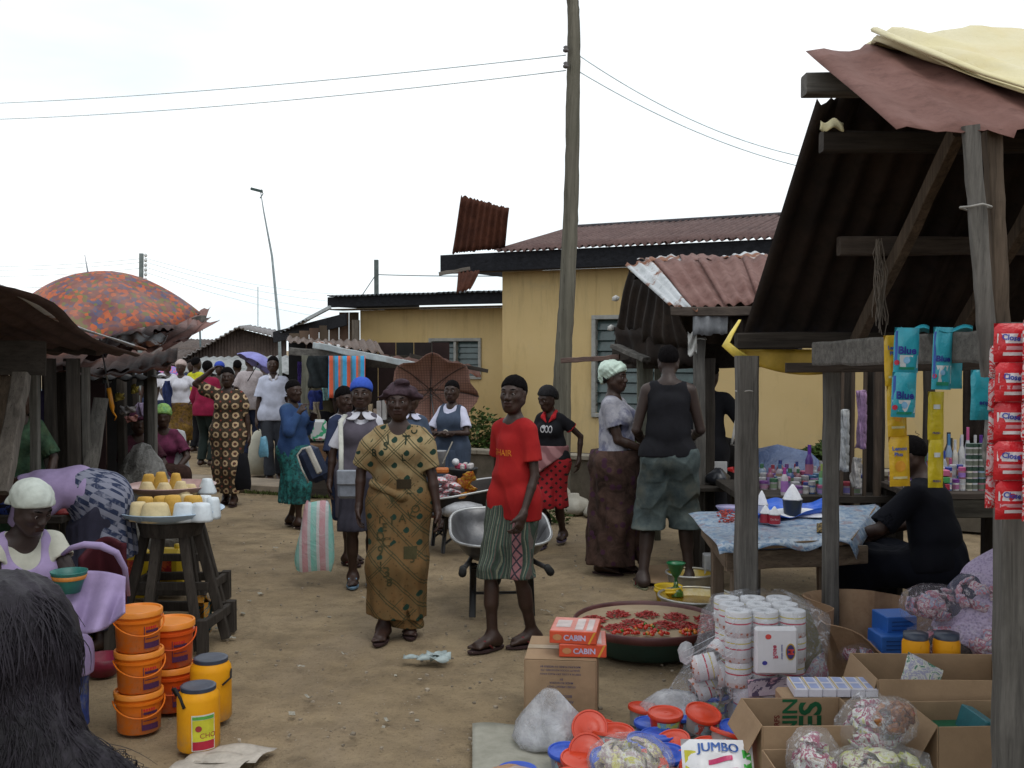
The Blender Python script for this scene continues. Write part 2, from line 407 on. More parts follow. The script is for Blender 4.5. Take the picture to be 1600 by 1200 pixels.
def field(prims,h,disp=None,pad=.02,lo=None,hi=None,thin=None):
    L_,H_ = [],[]
    for p in prims:
        if p['sub']: continue
        if p['t'] == 'c':
            w_ = max(p['r1'],p['r2'])*max(1,p['wide']); L_ += [np.minimum(p['a'],p['b'])-w_]; H_ += [np.maximum(p['a'],p['b'])+w_]
        else: w_ = p['r'].max(); L_ += [p['c']-w_]; H_ += [p['c']+w_]
    lo = np.min(L_,0)-pad; hi = np.max(H_,0)+pad
    n = np.ceil((hi-lo)/h).astype(int)+2
    ax = [(lo[i]+np.arange(n[i])*h).astype(np.float32) for i in range(3)]
    F = np.full(tuple(n),1.0,np.float32)
    did = disp is None
    for p in sorted(prims,key=lambda q: q['sub']):
        if p['sub'] and not did: did = True; warp(F,ax,disp)
        k = p['k']; mg = k+h*2.5+.01
        if p['t'] == 'h': sl = (slice(None),)*3
        else:
            if p['t'] == 'c': w_ = max(p['r1'],p['r2'])*max(1,p['wide'])+mg; a_,b_ = np.minimum(p['a'],p['b'])-w_,np.maximum(p['a'],p['b'])+w_
            else: w_ = p['r'].max()+mg; a_,b_ = p['c']-w_,p['c']+w_
            i0 = np.clip(np.floor((a_-lo)/h).astype(int),0,n); i1 = np.clip(np.ceil((b_-lo)/h).astype(int)+1,0,n)
            if (i1 <= i0).any(): continue
            sl = tuple(slice(i0[i],i1[i]) for i in range(3))
        x,y,z = ax[0][sl[0]][:,None,None],ax[1][sl[1]][None,:,None],ax[2][sl[2]][None,None,:]
        if p['t'] == 'c':
            a,b = p['a'],p['b']; d = b-a; L2 = max(1e-9,float(d @ d))
            tt = ((x-a[0])*d[0]+(y-a[1])*d[1]+(z-a[2])*d[2])/L2; t = np.clip(tt,0,1)
            qx,qy,qz = x-a[0]-t*d[0],y-a[1]-t*d[1],z-a[2]-t*d[2]
            q2 = qx*qx+qy*qy+qz*qz
            if p['side'] is not None and p['wide'] != 1:
                s_ = p['side']/np.linalg.norm(p['side']); ds = qx*s_[0]+qy*s_[1]+qz*s_[2]; q2 = q2-ds*ds*(1-1/p['wide']**2)
            D = np.sqrt(np.maximum(q2,1e-12))-(p['r1']+(p['r2']-p['r1'])*t)
            if p['flat']: D = np.maximum(D,(tt-1)*math.sqrt(L2))
        elif p['t'] == 'e':
            qx,qy,qz = x-p['c'][0],y-p['c'][1],z-p['c'][2]
            if p['R'] is not None:
                R = p['R']; qx,qy,qz = (qx*R[0,0]+qy*R[1,0]+qz*R[2,0],qx*R[0,1]+qy*R[1,1]+qz*R[2,1],qx*R[0,2]+qy*R[1,2]+qz*R[2,2])
            r = p['r']; k0 = np.sqrt((qx/r[0])**2+(qy/r[1])**2+(qz/r[2])**2); k1 = np.sqrt((qx/r[0]**2)**2+(qy/r[1]**2)**2+(qz/r[2]**2)**2)
            D = k0*(k0-1)/np.maximum(k1,1e-6)
        else:
            o,nn = p['o'],p['n']; D = -((x-o[0])*nn[0]+(y-o[1])*nn[1]+(z-o[2])*nn[2])
        D = D.astype(np.float32) if D.dtype != np.float32 else D
        A = F[sl]
        if p['sub']:
            D = -D; m = np.maximum(A,D); e = np.maximum(k-np.abs(A-D),0)/k if k > 0 else 0; F[sl] = m+e*e*k*.25
        else:
            m = np.minimum(A,D); e = np.maximum(k-np.abs(A-D),0)/k if k > 0 else 0; F[sl] = m-e*e*k*.25
    if not did: warp(F,ax,disp)
    return F,lo
def warp(F,ax,disp):
    band = np.abs(F) < .05; I = np.argwhere(band)
    F[band] -= disp(ax[0][I[:,0]],ax[1][I[:,1]],ax[2][I[:,2]]).astype(np.float32)
def sdf_mesh(name,prims,h,disp=None,smooth=1):
    F,lo = field(prims,h,disp)
    F[0],F[-1],F[:,0],F[:,-1],F[:,:,0],F[:,:,-1] = (1,)*6
    v,q = nets(F,lo,h)
    for _ in range(smooth):   # one relaxing pass takes the voxel steps out
        acc = np.zeros_like(v); cnt = np.zeros(len(v),np.float32)
        for i in range(4):
            j = q[:,(i+1) % 4]
            for ax in range(3): acc[:,ax] += np.bincount(q[:,i],v[j,ax],len(v))+np.bincount(j,v[q[:,i],ax],len(v))
            cnt += np.bincount(q[:,i],None,len(v))+np.bincount(j,None,len(v))
        v = v*.45+.55*acc/np.maximum(cnt,1)[:,None]
    me = bpy.data.meshes.new(name)
    me.vertices.add(len(v)); me.vertices.foreach_set('co',v.astype(np.float32).ravel())
    me.loops.add(len(q)*4); me.loops.foreach_set('vertex_index',q.astype(np.int32).ravel())
    me.polygons.add(len(q)); me.polygons.foreach_set('loop_start',np.arange(0,len(q)*4,4,dtype=np.int32))
    try: me.polygons.foreach_set('loop_total',np.full(len(q),4,np.int32))
    except Exception: pass
    me.update(); me.polygons.foreach_set('use_smooth',np.ones(len(q),bool)); me.validate()
    return me
def rx(a): c,s = cos(a),sin(a); return np.array([[1,0,0],[0,c,-s],[0,s,c]])
def ry(a): c,s = cos(a),sin(a); return np.array([[c,0,s],[0,1,0],[-s,0,c]])
def rz(a): c,s = cos(a),sin(a); return np.array([[c,-s,0],[s,c,0],[0,0,1]])
def R3(yaw=0,lean=0,side=0): return rz(rad_(yaw)) @ rx(rad_(lean)) @ ry(rad_(side))
def ik(a,t,l1,l2,hint):
    a,t,hint = np.array(a,float),np.array(t,float),np.array(hint,float); d = t-a; L_ = np.linalg.norm(d); L2 = min(L_,(l1+l2)*.999)
    d /= L_; t = a+d*L2; x = (l1*l1-l2*l2+L2*L2)/(2*L2); y = math.sqrt(max(0,l1*l1-x*x)); hh = hint-d*(hint @ d)
    hh = hh/max(1e-6,np.linalg.norm(hh)); return a+d*x+hh*y,t
class Sk: pass
def skeleton(H=1.65,fem=True,zp=None,off=(0,0),lean=0,twist=0,side=0,hyaw=0,hlean=None,hside=0,build=1.0,
             lw=None,rw=None,le=(1,.6,0),re=(-1,.6,0),lf=None,rf=None,lk=(0,-1,0),rk=(0,-1,0),lt=0,rt=0,sitting=False,hs=None):
    """person faces -Y, left side at +X. lw/rw: wrist relative to the shoulder (metres at 1.7 m height); lf/rf: ankle on the floor"""
    s = H/1.7; k = Sk(); k.H = H; k.s = s; k.fem = fem; k.b = build
    k.pel = np.array([off[0]*s,off[1]*s,(.92 if zp is None else zp)*s]); Rt = R3(twist,lean,side); Rh_ = R3(twist*.5,lean*.55,side*.5); k.Rt = Rt
    k.wai = k.pel+Rh_ @ [0,0,.15*s]; k.che = k.wai+Rt @ [0,0,.20*s]; k.nk = k.wai+Rt @ [0,.012*s,.355*s]
    wd = (.138 if fem else .152)*s*build**.5
    k.ls = k.wai+Rt @ [wd,0,.29*s]; k.rs = k.wai+Rt @ [-wd,0,.29*s]
    hl = lean*.4 if hlean is None else hlean
    k.Rh = R3(hyaw,hl,hside); k.hs = (.97 if H > 1.5 else .94) if hs is None else hs
    k.head = k.nk+Rt @ [0,-.01*s,.055*s]+k.Rh @ [0,-.012,.105*k.hs]
    lw = (.09,-.03,-.535) if lw is None else lw; rw = (-.09,-.03,-.535) if rw is None else rw
    ua,fa = .285*s,.25*s
    k.le,k.lw = ik(k.ls,k.ls+np.array(lw)*s,ua,fa,le); k.re,k.rw = ik(k.rs,k.rs+np.array(rw)*s,ua,fa,re)
    hw = .085*s; Rp = rz(rad_(twist*.3))
    k.lh = k.pel+Rp @ [hw,0,-.03*s]; k.rh = k.pel+Rp @ [-hw,0,-.03*s]
    lf = (.09,.0) if lf is None else lf; rf = (-.09,.0) if rf is None else rf
    la = np.array([lf[0],lf[1],lf[2] if len(lf) > 2 else .07])*s; ra = np.array([rf[0],rf[1],rf[2] if len(rf) > 2 else .07])*s
    k.lk,k.la = ik(k.lh,la,.43*s,.415*s,lk); k.rk,k.ra = ik(k.rh,ra,.43*s,.415*s,rk)
    k.lt,k.rt = rad_(lt),rad_(rt)
    return k
def unit(v): v = np.array(v,float); return v/max(1e-9,np.linalg.norm(v))
def hand(w,d,side,up,s,curl,P_):
    """palm and five fingers from wrist w along d; side points to the thumb, up is the back of the hand"""
    d,side = unit(d),unit(side); up = unit(np.cross(d,side)) if up is None else unit(up); side = unit(side-d*(side @ d)); up = unit(np.cross(side,d)*np.sign(np.cross(side,d) @ up))
    kn = w+d*.085*s; P_.append(cap(w,w+d*.03*s,.024*s,.024*s,.02,side,1.25)); P_.append(cap(w+d*.03*s,kn-d*.008*s,.0165*s,.0155*s,.015,side,2.35))
    for i,(o,l) in enumerate(((.033,.9),(.0115,1.0),(-.0115,.94),(-.032,.74))):
        c = curl*(1+.12*i); b = kn+side*o*s-d*.008*s; d1 = unit(d*cos(c*.5)-up*sin(c*.5)+side*o*1.6); p1 = b+d1*.04*s*l
        d2 = unit(d*cos(c*1.3)-up*sin(c*1.3)+side*o*1.0); p2 = p1+d2*.026*s*l; d3 = unit(d*cos(c*2)-up*sin(c*2)); p3 = p2+d3*.02*s*l
        P_ += [cap(b,p1,.0092*s,.0085*s,.006),cap(p1,p2,.0085*s,.008*s,.003),cap(p2,p3,.008*s,.007*s,.003)]
    t0 = w+d*.028*s+side*.026*s; td = unit(d*.75+side*.62-up*.28); t1 = t0+td*.042*s; t2 = t1+unit(d*.95+side*.15-up*.35*(1+curl))*.03*s
    P_ += [cap(t0,t1,.0135*s,.010*s,.014),cap(t1,t2,.0098*s,.008*s,.004)]
def body_prims(k,legs=True,hands=(1,1),curl=(.45,.45),barefoot_detail=True,handside=(None,None)):
    s,b = k.s,k.b; P_ = []; f = k.fem; X = k.Rt @ [1,0,0]; FW = k.Rt @ [0,-1,0]; sb = s*b
    P_.append(cap(k.lh+[0,0,.02],k.rh+[0,0,.02],(.094 if f else .088)*sb,None,.05,[0,1,0],1,tagx='t'))
    P_.append(cap(k.pel,k.wai,.096*sb,.088*sb,.06,X,1.35 if f else 1.25,tagx='t'))
    P_.append(cap(k.wai,k.che,.088*sb,.097*sb,.06,X,1.28 if f else 1.36,tagx='t'))
    P_.append(cap(k.ls*.9+k.rs*.1-k.Rt @ [0,0,.02*s],k.rs*.9+k.ls*.1-k.Rt @ [0,0,.02*s],.048*sb,None,.05,tagx='t'))
    P_.append(cap(k.nk-k.Rt @ [0,0,.03*s],k.nk*.3+k.ls*.7,.05*s,.04*s,.05)); P_.append(cap(k.nk-k.Rt @ [0,0,.03*s],k.nk*.3+k.rs*.7,.05*s,.04*s,.05))
    if f:
        for q in (-1,1): P_.append(ell(k.wai+k.Rt @ [.072*s*q,-.085*sb,.175*s],(.056*sb,.05*sb,.056*sb),.04,tagx='t'))
    P_.append(cap(k.nk-k.Rt @ [0,0,.02*s],k.head-k.Rh @ [0,-.012,.055],.049*s*b**.6,.045*s*b**.6,.035,tagx='n'))
    for n_,(sh,el,wr,sd,hd) in enumerate(((k.ls,k.le,k.lw,1,hands[0]),(k.rs,k.re,k.rw,-1,hands[1]))):
        P_.append(cap(sh,el,.043*sb,.034*sb,.03,tagx='a')); mid = el+(wr-el)*.3
        P_.append(cap(el,mid,.034*sb,.0345*sb,.008)); P_.append(cap(mid,wr,.0345*sb,.0235*sb,.008))
        d = unit(wr-el)
        if hd: hand(wr,d,[0,-1,.15] if handside[n_] is None else handside[n_],[sd,0,0.05] if handside[n_] is None else None,s,curl[n_],P_)
        else: P_.append(cap(wr,wr+d*.12*s,.024*s,.018*s,.02))
    if legs:
        for hp,kn,an,tw,q in ((k.lh,k.lk,k.la,k.lt,1),(k.rh,k.rk,k.ra,k.rt,-1)):
            P_.append(cap(hp,kn,.082*sb,.054*sb,.05,tagx='l')); P_.append(cap(kn,an,.05*sb,.034*s,.03))
            cf = kn+(an-kn)*.3+np.array([0,.016*s,0]); P_.append(cap(cf,kn+(an-kn)*.5,.046*sb,.038*s,.04))
            F_ = np.array([sin(tw),-cos(tw),0]); Sd = np.array([cos(tw),sin(tw),0]); z0 = an[2]-.07*s
            hl = an-F_*.035*s; hl = np.array([hl[0],hl[1],z0+.034*s]); bl = an+F_*.115*s; bl = np.array([bl[0],bl[1],z0+.022*s])
            P_.append(cap(an,hl,.034*s,.032*s,.03)); P_.append(cap(an+[0,0,-.01*s],bl,.034*s,.021*s,.03,Sd,1.35)); P_.append(cap(hl,bl,.032*s,.02*s,.03,Sd,1.4))
            for i in range(5):
                o = (i-1.7)*.0175*q; l = (.05,.047,.042,.036,.03)[i]; b0 = bl-Sd*o*s+F_*(-.004*i)*s
                P_.append(cap(b0,b0+F_*l*s*.85-np.array([0,0,.008*s]),(.0125 if i == 0 else .0098)*s,(.0115 if i == 0 else .0085)*s,.006))
    return P_
def head_prims(k,h):
    c,R,q = k.head,k.Rh,k.hs
    def T(x,f,z): return c+R @ (np.array([x,-f,z])*q)
    E = lambda x,f,z,r,kk=.015,sub=False: ell(T(x,f,z),np.array(r)*q,kk,R,sub)
    P_ = [E(0,-.014,.022,(.073,.090,.088),.03),E(0,.026,-.028,(.0605,.060,.083),.03),E(0,.052,-.086,(.029,.028,.024),.03)]
    for s_ in (-1,1):
        P_ += [E(.041*s_,.052,-.022,(.021,.022,.02),.02),cap(T(.058*s_,.0,-.05),T(.02*s_,.05,-.095),.022*q,.018*q,.03),
               cap(T(.012*s_,.079,.022),T(.046*s_,.066,.023),.0085*q,.0075*q,.014),E(.0145*s_,.092,-.033,(.009,.009,.0078),.006),
               ell(T(.077*s_,-.006,-.008),np.array((.008,.017,.03))*q,.008,R)]
    P_ += [cap(T(0,.081,.010),T(0,.101,-.026),.0075*q,.0115*q,.012)]
    for s_ in (-1,1): P_ += [E(.031*s_,.093,-.001,(.017,.013,.0105),.012,True)]
    P_ += [cap(T(-.021,.081,-.056),T(.021,.081,-.056),.0085*q,None,.006),cap(T(-.008,.088,-.055),T(.008,.088,-.055),.0085*q,None,.008),
           cap(T(-.016,.083,-.0715),T(.016,.083,-.0715),.0098*q,None,.006),cap(T(-.024,.096,-.0635),T(.024,.096,-.0635),.0042*q,None,.003,sub=True)]
    if h <= .009:   # eyelids
        for s_ in (-1,1): P_ += [cap(T(.019*s_,.0795,.0068),T(.043*s_,.0745,.0066),.0062*q,None,.004),cap(T(.020*s_,.079,-.009),T(.042*s_,.0745,-.0085),.0052*q,None,.004)]
    return P_
def headT(k,x,f,z): return k.head+k.Rh @ (np.array([x,-f,z])*k.hs)
def hair_prims(k,th=.006,back=0):
    c,R,q = k.head,k.Rh,k.hs
    n = R @ np.array([0,-.67,-1.0])   # downwards-forwards
    P_ = [ell(headT(k,0,-.016,.025),np.array([.077+th,.093+th,.090+th])*q,.01,R)]
    if back: P_.append(ell(headT(k,0,-.05,-.02),np.array([.07,.06,.06+back])*q,.03,R))
    P_ += [half(headT(k,0,.083,.064),n,.002)]
    for s_ in (-1,1): P_.append(ell(headT(k,.074*s_,.045,.0),np.array([.03,.045,.04])*q,.01,R,True))
    return P_
def fold_noise(a,f=9,seed=0,vert=.35):
    r = np.random.default_rng(seed); D = r.normal(size=(7,3)); D[:,2] *= vert; D = D/np.linalg.norm(D,axis=1,keepdims=True)*f*r.uniform(.6,2.2,(7,1)); ph = r.uniform(0,6.28,7)
    def fn(x,y,z):
        o = 0
        for i,(d,p) in enumerate(zip(D,ph)):
            q = np.sin(x*d[0]+y*d[1]+z*d[2]+p+1.2*np.sin(z*6+p)); o = o+(q if i % 2 else 1.9-2*np.sqrt(np.abs(q)+.02))
        return np.clip(a*o/2.6,-a*.35,a*1.5)
    return fn
def skirt_fold(a,n,c,z0,z1,seed=0,twist=2.0):
    """vertical folds growing towards the hem"""
    r = np.random.default_rng(seed); p = r.uniform(0,6.28,5); nz = fold_noise(a*.35,12,seed+1)
    def fn(x,y,z):
        t = np.clip((z0-z)/(z0-z1),0,1)*.8+.2; th = np.arctan2(y-c[1],x-c[0])
        return a*t*(np.sin(n*th+p[0]+twist*z)*.6+np.sin((n*1.7)*th+p[1]-twist*1.5*z)*.4+.5*np.sin(2.3*n*th+p[2]+3*z))+nz(x,y,z)
    return fn
def lerp(a,b,t): return a+(b-a)*t
def shirt_prims(k,sleeve=.55,hem=.80,loose=.016,neckr=.058,neckdip=.03,flare=.0,puff=0,vneck=0,sleeveless=False,long_=False,hemn=None,cuff=True):
    s,b = k.s,k.b; sb = s*b; f = k.fem; X = k.Rt @ [1,0,0]; L_ = loose; P_ = []
    up_ = unit(k.wai-k.pel); zb = k.pel+up_*(hem-.92)*s; dn_ = -up_*((.92-hem)*s+.06); low = k.pel+(k.pel-k.wai)*((.92-hem)/.15+.35)
    P_.append(cap(k.wai,low,.094*sb+L_,(.104 if f else .094)*sb+L_+flare,.05,X,1.35 if f else 1.26))
    P_.append(cap(k.wai,k.che,.094*sb+L_,.10*sb+L_*.7,.06,X,1.28 if f else 1.36))
    P_.append(cap(k.ls*.9+k.rs*.1-k.Rt @ [0,0,.022*s],k.rs*.9+k.ls*.1-k.Rt @ [0,0,.022*s],.050*sb+L_*.35,None,.04))
    P_.append(cap(k.nk-k.Rt @ [0,0,.04*s],k.nk*.3+k.ls*.7,.050*s+L_*.3,.040*s+L_*.35,.04)); P_.append(cap(k.nk-k.Rt @ [0,0,.04*s],k.nk*.3+k.rs*.7,.050*s+L_*.3,.040*s+L_*.35,.04))
    if hem < .95:
        hr = (.098 if f else .088)*sb+L_*.8+flare; hr += 0 if f else .012; P_.append(cap(k.lh+[0,0,.03],k.rh+[0,0,.03],hr,None,.05,[0,1,0],1))
        P_.append(cap(k.lh+[0,0,.03],k.lh+[0,0,.03]+dn_,hr,None,.05)); P_.append(cap(k.rh+[0,0,.03],k.rh+[0,0,.03]+dn_,hr,None,.05))
    if f:
        for q in (-1,1): P_.append(ell(k.wai+k.Rt @ [.072*s*q,-.085*sb,.175*s],np.array((.056,.05,.056))*sb+L_*.8,.05))
    cuts = []
    if not sleeveless:
        for sh,el,wr in ((k.ls,k.le,k.lw),(k.rs,k.re,k.rw)):
            if long_:
                P_.append(cap(sh,el,.05*sb+L_*.8,.042*sb+L_*.7,.03)); e = el+(wr-el)*.92; P_.append(cap(el,e,.042*sb+L_*.7,.03*sb+L_*.5,.02,flat=True)); d = unit(wr-el)
                r_ = .03*sb+L_*.5
            else:
                e = sh+(el-sh)*min(sleeve,1); d = unit(el-sh)
                if puff: P_.append(ell(sh+(el-sh)*.28,np.array((.06,.06,.06))*sb+puff,.04)); P_.append(ell(sh+(el-sh)*.62,np.array((.05,.05,.07))*sb+puff*.7,.05))
                P_.append(cap(sh,e,.043*sb+L_*.35,.045*sb+L_*1.0+puff*.4,.03,flat=True)); r_ = .045*sb+L_+puff*.4
            if cuff: cuts.append(cap(e-d*.035,e+d*.02,r_-.014,r_-.011,.003,sub=True))
            cuts.append(half(e,d,.002)|{'loc': (e,.11*s)})
    P_ += [c_ for c_ in cuts if c_['t'] != 'h']
    P_.append(half(zb,-up_ if hemn is None else hemn))
    P_.append(cap(k.nk+k.Rt @ [0,0,-.005*s],k.nk+k.Rt @ [0,-.02*s,.12*s],neckr*s,(neckr+.05)*s,.006,sub=True))
    P_.append(ell(k.nk+k.Rt @ [0,-.075*s,.02*s],(.05*s+neckdip*.3,.06*s,.03*s+neckdip),.01,sub=True))
    if vneck: P_.append(cap(k.nk+k.Rt @ [0,-.09*s,.0],k.nk+k.Rt @ [0,-.14*s,-vneck],.04*s,.006,.005,sub=True))
    return P_
def skirt_prims(k,top=1.02,hem=.12,r1=.115,r2=.17,wide=1.2,legs=.03,hemn=None,cx=None,depth=1.0):
    s,b = k.s,k.b; c0 = k.pel+(k.wai-k.pel)*((top-.92)/.15); mid = (k.la+k.ra)/2 if cx is None else np.array([cx[0],cx[1],0])
    t = .5; m = k.pel*t+np.array([mid[0],mid[1],hem*s])*(1-t); hm = np.array([mid[0]*.9+k.pel[0]*.1,mid[1]*.9+k.pel[1]*.1,hem*s-.03])
    P_ = [cap(c0,k.pel,r1*s*b,(r1+.018)*s*b,.05,[1,0,0],wide),cap(k.lh+[0,.01,0],k.rh+[0,.01,0],.118*s*b,None,.06,[0,1,0],1)]
    P_.append(cap(k.pel,hm,(r1+.012)*s*b,r2*s*b,.08,[1,0,0],wide*.92))
    if legs:
        for a_,b_,c_ in ((k.lh,k.lk,k.la),(k.rh,k.rk,k.ra)): P_ += [cap(a_,b_,.09*s*b+legs,.062*s*b+legs,.07),cap(b_,c_+[0,0,-.06],.062*s*b+legs,.05*s*b+legs,.08)]
    P_.append(half([0,0,hem*s],[0,0,-1] if hemn is None else hemn)); P_.append(half(c0,unit(k.wai-k.pel)))
    e = np.array([hm[0],hm[1],hem*s-.02]); P_.append(cap(e,e+[0,0,.035],r2*s*b-.012,None,.006,[1,0,0],wide*.9,sub=True))
    return P_
def trouser_prims(k,top=.93,hem=.1,r=.085,r2=.06,loose=.02):
    s,b = k.s,k.b; P_ = []; c0 = k.pel+(k.wai-k.pel)*((top-.92)/.15)
    P_.append(cap(c0,k.pel,.098*s*b+.006,.102*s*b+.006,.05,[1,0,0],1.26)); P_.append(cap(k.lh,k.rh,.098*s*b+.004,None,.05,[0,1,0],1))
    cuts = []
    for h_,n_,a_ in ((k.lh,k.lk,k.la),(k.rh,k.rk,k.ra)):
        if hem*s < n_[2]-.01:
            t = np.clip((n_[2]-hem*s)/max(.01,n_[2]-a_[2]),0,1); e = n_+(a_-n_)*t; P_ += [cap(h_,n_,.086*s*b+loose*.6,r*s*.85,.04),cap(n_,e+(a_-n_)*.1,r*s*.85,r2*s,.04)]
        else:
            t = np.clip((h_[2]-hem*s)/max(.01,h_[2]-n_[2]),0,1); e = h_+(n_-h_)*t; P_ += [cap(h_,h_+(e-h_)*.45,.086*s*b,.088*s*b+.008,.03),cap(h_+(e-h_)*.45,e+(n_-h_)*.1,.088*s*b+loose*.4,r2*s,.04)]
        cuts.append(cap([e[0],e[1],hem*s-.03],[e[0],e[1],hem*s+.012],r2*s-.030,None,.004,sub=True))
    return P_+[half([0,0,hem*s],[0,0,-1]),half(c0,unit(k.wai-k.pel))]+cuts
SKIN = {}
def skin(c=(.037,.0185,.0125)):
    if c in SKIN: return SKIN[c]
    m = Mt('skin'); n = m.noise(14,4,.6); n2 = m.noise(90,3,.6)
    SKIN[c] = m.done(m.mix(n.ramp(.3,.7),tuple(x*.8 for x in c),tuple(x*1.18 for x in c)),n2*.22+.38,0,n2,.15,.002,spec=.36); return SKIN[c]
def eye_mat(): 
    if 'eye' in _MC: return _MC['eye']
    m = Mt('eye'); x,y,z = m.xyz(); d = (x*x+z*z).sqrt(); _MC['eye'] = m.done(m.mix(d.lt(.0068),(.22,.19,.18),(.006,.004,.004)),.25); return _MC['eye']
def person(k,loc,yaw,label,h=.0085,skinc=(.037,.0185,.0125),legs=True,hands=(1,1),curl=(.5,.5),eyes=True,hair='short',hairc=(.007,.006,.0065),group=None,handside=(None,None),**kw):
    root = thing('person',label,'person',loc,group,rad_(yaw))
    me = sdf_mesh('body',body_prims(k,legs,hands,curl,handside=handside)+head_prims(k,h),h); child(root,'body',me,skin(skinc))
    if eyes:
        for q in (-1,1):
            mb = MB().lathe([(.0001 if i in (0,8) else .0118*sin(PI*i/8),-.0118*cos(PI*i/8)) for i in range(9)],12)
            e = child(root,'eye',mb.mesh('eye',None,True),eye_mat()); e.location = headT(k,.031*q,.0705,-.0008); e.rotation_euler = Matrix(k.Rh.tolist()).to_euler(); e.scale = (k.hs,)*3
    if eyes and h < .0085:
        q = k.hs; T = lambda x,f,z: headT(k,x,f,z)
        lp = [cap(T(-.019,.0815,-.056),T(.019,.0815,-.056),.0086*q,None,.006),cap(T(-.008,.0885,-.055),T(.008,.0885,-.055),.0085*q,None,.008),cap(T(-.015,.0835,-.0715),T(.015,.0835,-.0715),.0099*q,None,.006),cap(T(-.024,.096,-.0635),T(.024,.096,-.0635),.0045*q,None,.003,sub=True)]
        child(root,'lips',sdf_mesh('lips',lp,.004),plain('lips',(.038,.018,.015),.6,.2,60))
        eb = [cap(T(s_*.016,.0865,.0265),T(s_*.034,.0825,.0305),.0032*q,.0038*q,.003) for s_ in (-1,1)]+[cap(T(s_*.034,.0825,.0305),T(s_*.050,.0685,.0275),.0038*q,.002*q,.003) for s_ in (-1,1)]
        child(root,'eyebrows',sdf_mesh('eyebrows',eb,.003),plain('hair',(.007,.006,.0065),.95,.4,60,bs=1,bsc=260,bd=.008,spec=.05))
    if hair == 'short': hair_obj(root,k,h,hairc)
    KS[root.name] = (k,h); return root
KS = {}
def child(root,name,me,m):
    if isinstance(me,MB): me = me.mesh(name,None,True)
    me.materials.append(m); o = bpy.data.objects.new(name,me); C.objects.link(o); o.parent = root; return o
def hair_obj(root,k,h,c=(.007,.006,.0065),th=.0035,back=0):
    m = plain('hair',c,.95,.4,60,bs=1,bsc=260,bd=.008,spec=.05)
    if h < .0085:
        mm = Mt('cropped hairline'); al = mm.noise(420,2,.7); mt_ = mm.done(c,.95,0,None,alpha=al.ramp(.44,.60),spec=.05)
        k2_ = [dict(p) for p in hair_prims(k,.0002,0)]
        for p in k2_:
            if p['t'] == 'h': p['o'] = p['o']+k.Rh @ np.array([0,-.002,-.0105])
        child(root,'hairline',sdf_mesh('hairline',k2_,.005),mt_)
    return child(root,'hair',sdf_mesh('hair',hair_prims(k,th,back),h,fold_noise(.0022,130,3,1)),m)
_WR = set()
def wrinkle(m,s_=.55):
    if m.name in _WR: return m
    _WR.add(m.name); t = m.node_tree; b = [n for n in t.nodes if n.type == 'BSDF_PRINCIPLED'][0]; co = [n for n in t.nodes if n.type == 'TEX_COORD']
    c = co[0] if co else t.nodes.new('ShaderNodeTexCoord'); mp = t.nodes.new('ShaderNodeMapping'); mp.inputs['Scale'].default_value = (1,1,.42); mp.inputs['Rotation'].default_value = (.25,.3,0)
    n = t.nodes.new('ShaderNodeTexNoise'); n.noise_type = 'RIDGED_MULTIFRACTAL'; n.inputs['Scale'].default_value = 5.2; n.inputs['Detail'].default_value = 2.2; n.inputs['Distortion'].default_value = .9
    bp = t.nodes.new('ShaderNodeBump'); bp.inputs['Strength'].default_value = s_; bp.inputs['Distance'].default_value = .022
    t.links.new(c.outputs['Object'],mp.inputs[0]); t.links.new(mp.outputs[0],n.inputs['Vector']); t.links.new(n.outputs[0],bp.inputs['Height'])
    o = [n for n in t.nodes if n.type == 'BUMP' and n != bp]
    if o: t.links.new(o[0].outputs[0],bp.inputs['Normal'])
    t.links.new(bp.outputs[0],b.inputs['Normal']); return m
def shirt(root,m,name='shirt',fold=.006,ff=10,seed=0,extra=(),**kw):
    k,h = KS[root.name]; wrinkle(m); return child(root,name,sdf_mesh(name,shirt_prims(k,**kw)+list(extra),h,fold_noise(fold,ff,seed)),m)
def skirt(root,m,name='skirt',fold=.012,n=9,seed=0,extra=(),tw=2.0,**kw):
    k,h = KS[root.name]; wrinkle(m); c = (k.pel+k.la*.5+k.ra*.5)/2
    return child(root,name,sdf_mesh(name,skirt_prims(k,**kw)+list(extra),h,skirt_fold(fold,n,c,k.pel[2],kw.get('hem',.12)*k.s,seed,tw)),m)
def trousers(root,m,name='trousers',fold=.006,seed=0,extra=(),**kw):
    k,h = KS[root.name]; wrinkle(m); return child(root,name,sdf_mesh(name,trouser_prims(k,**kw)+list(extra),h,fold_noise(fold,16,seed,.5)),m)
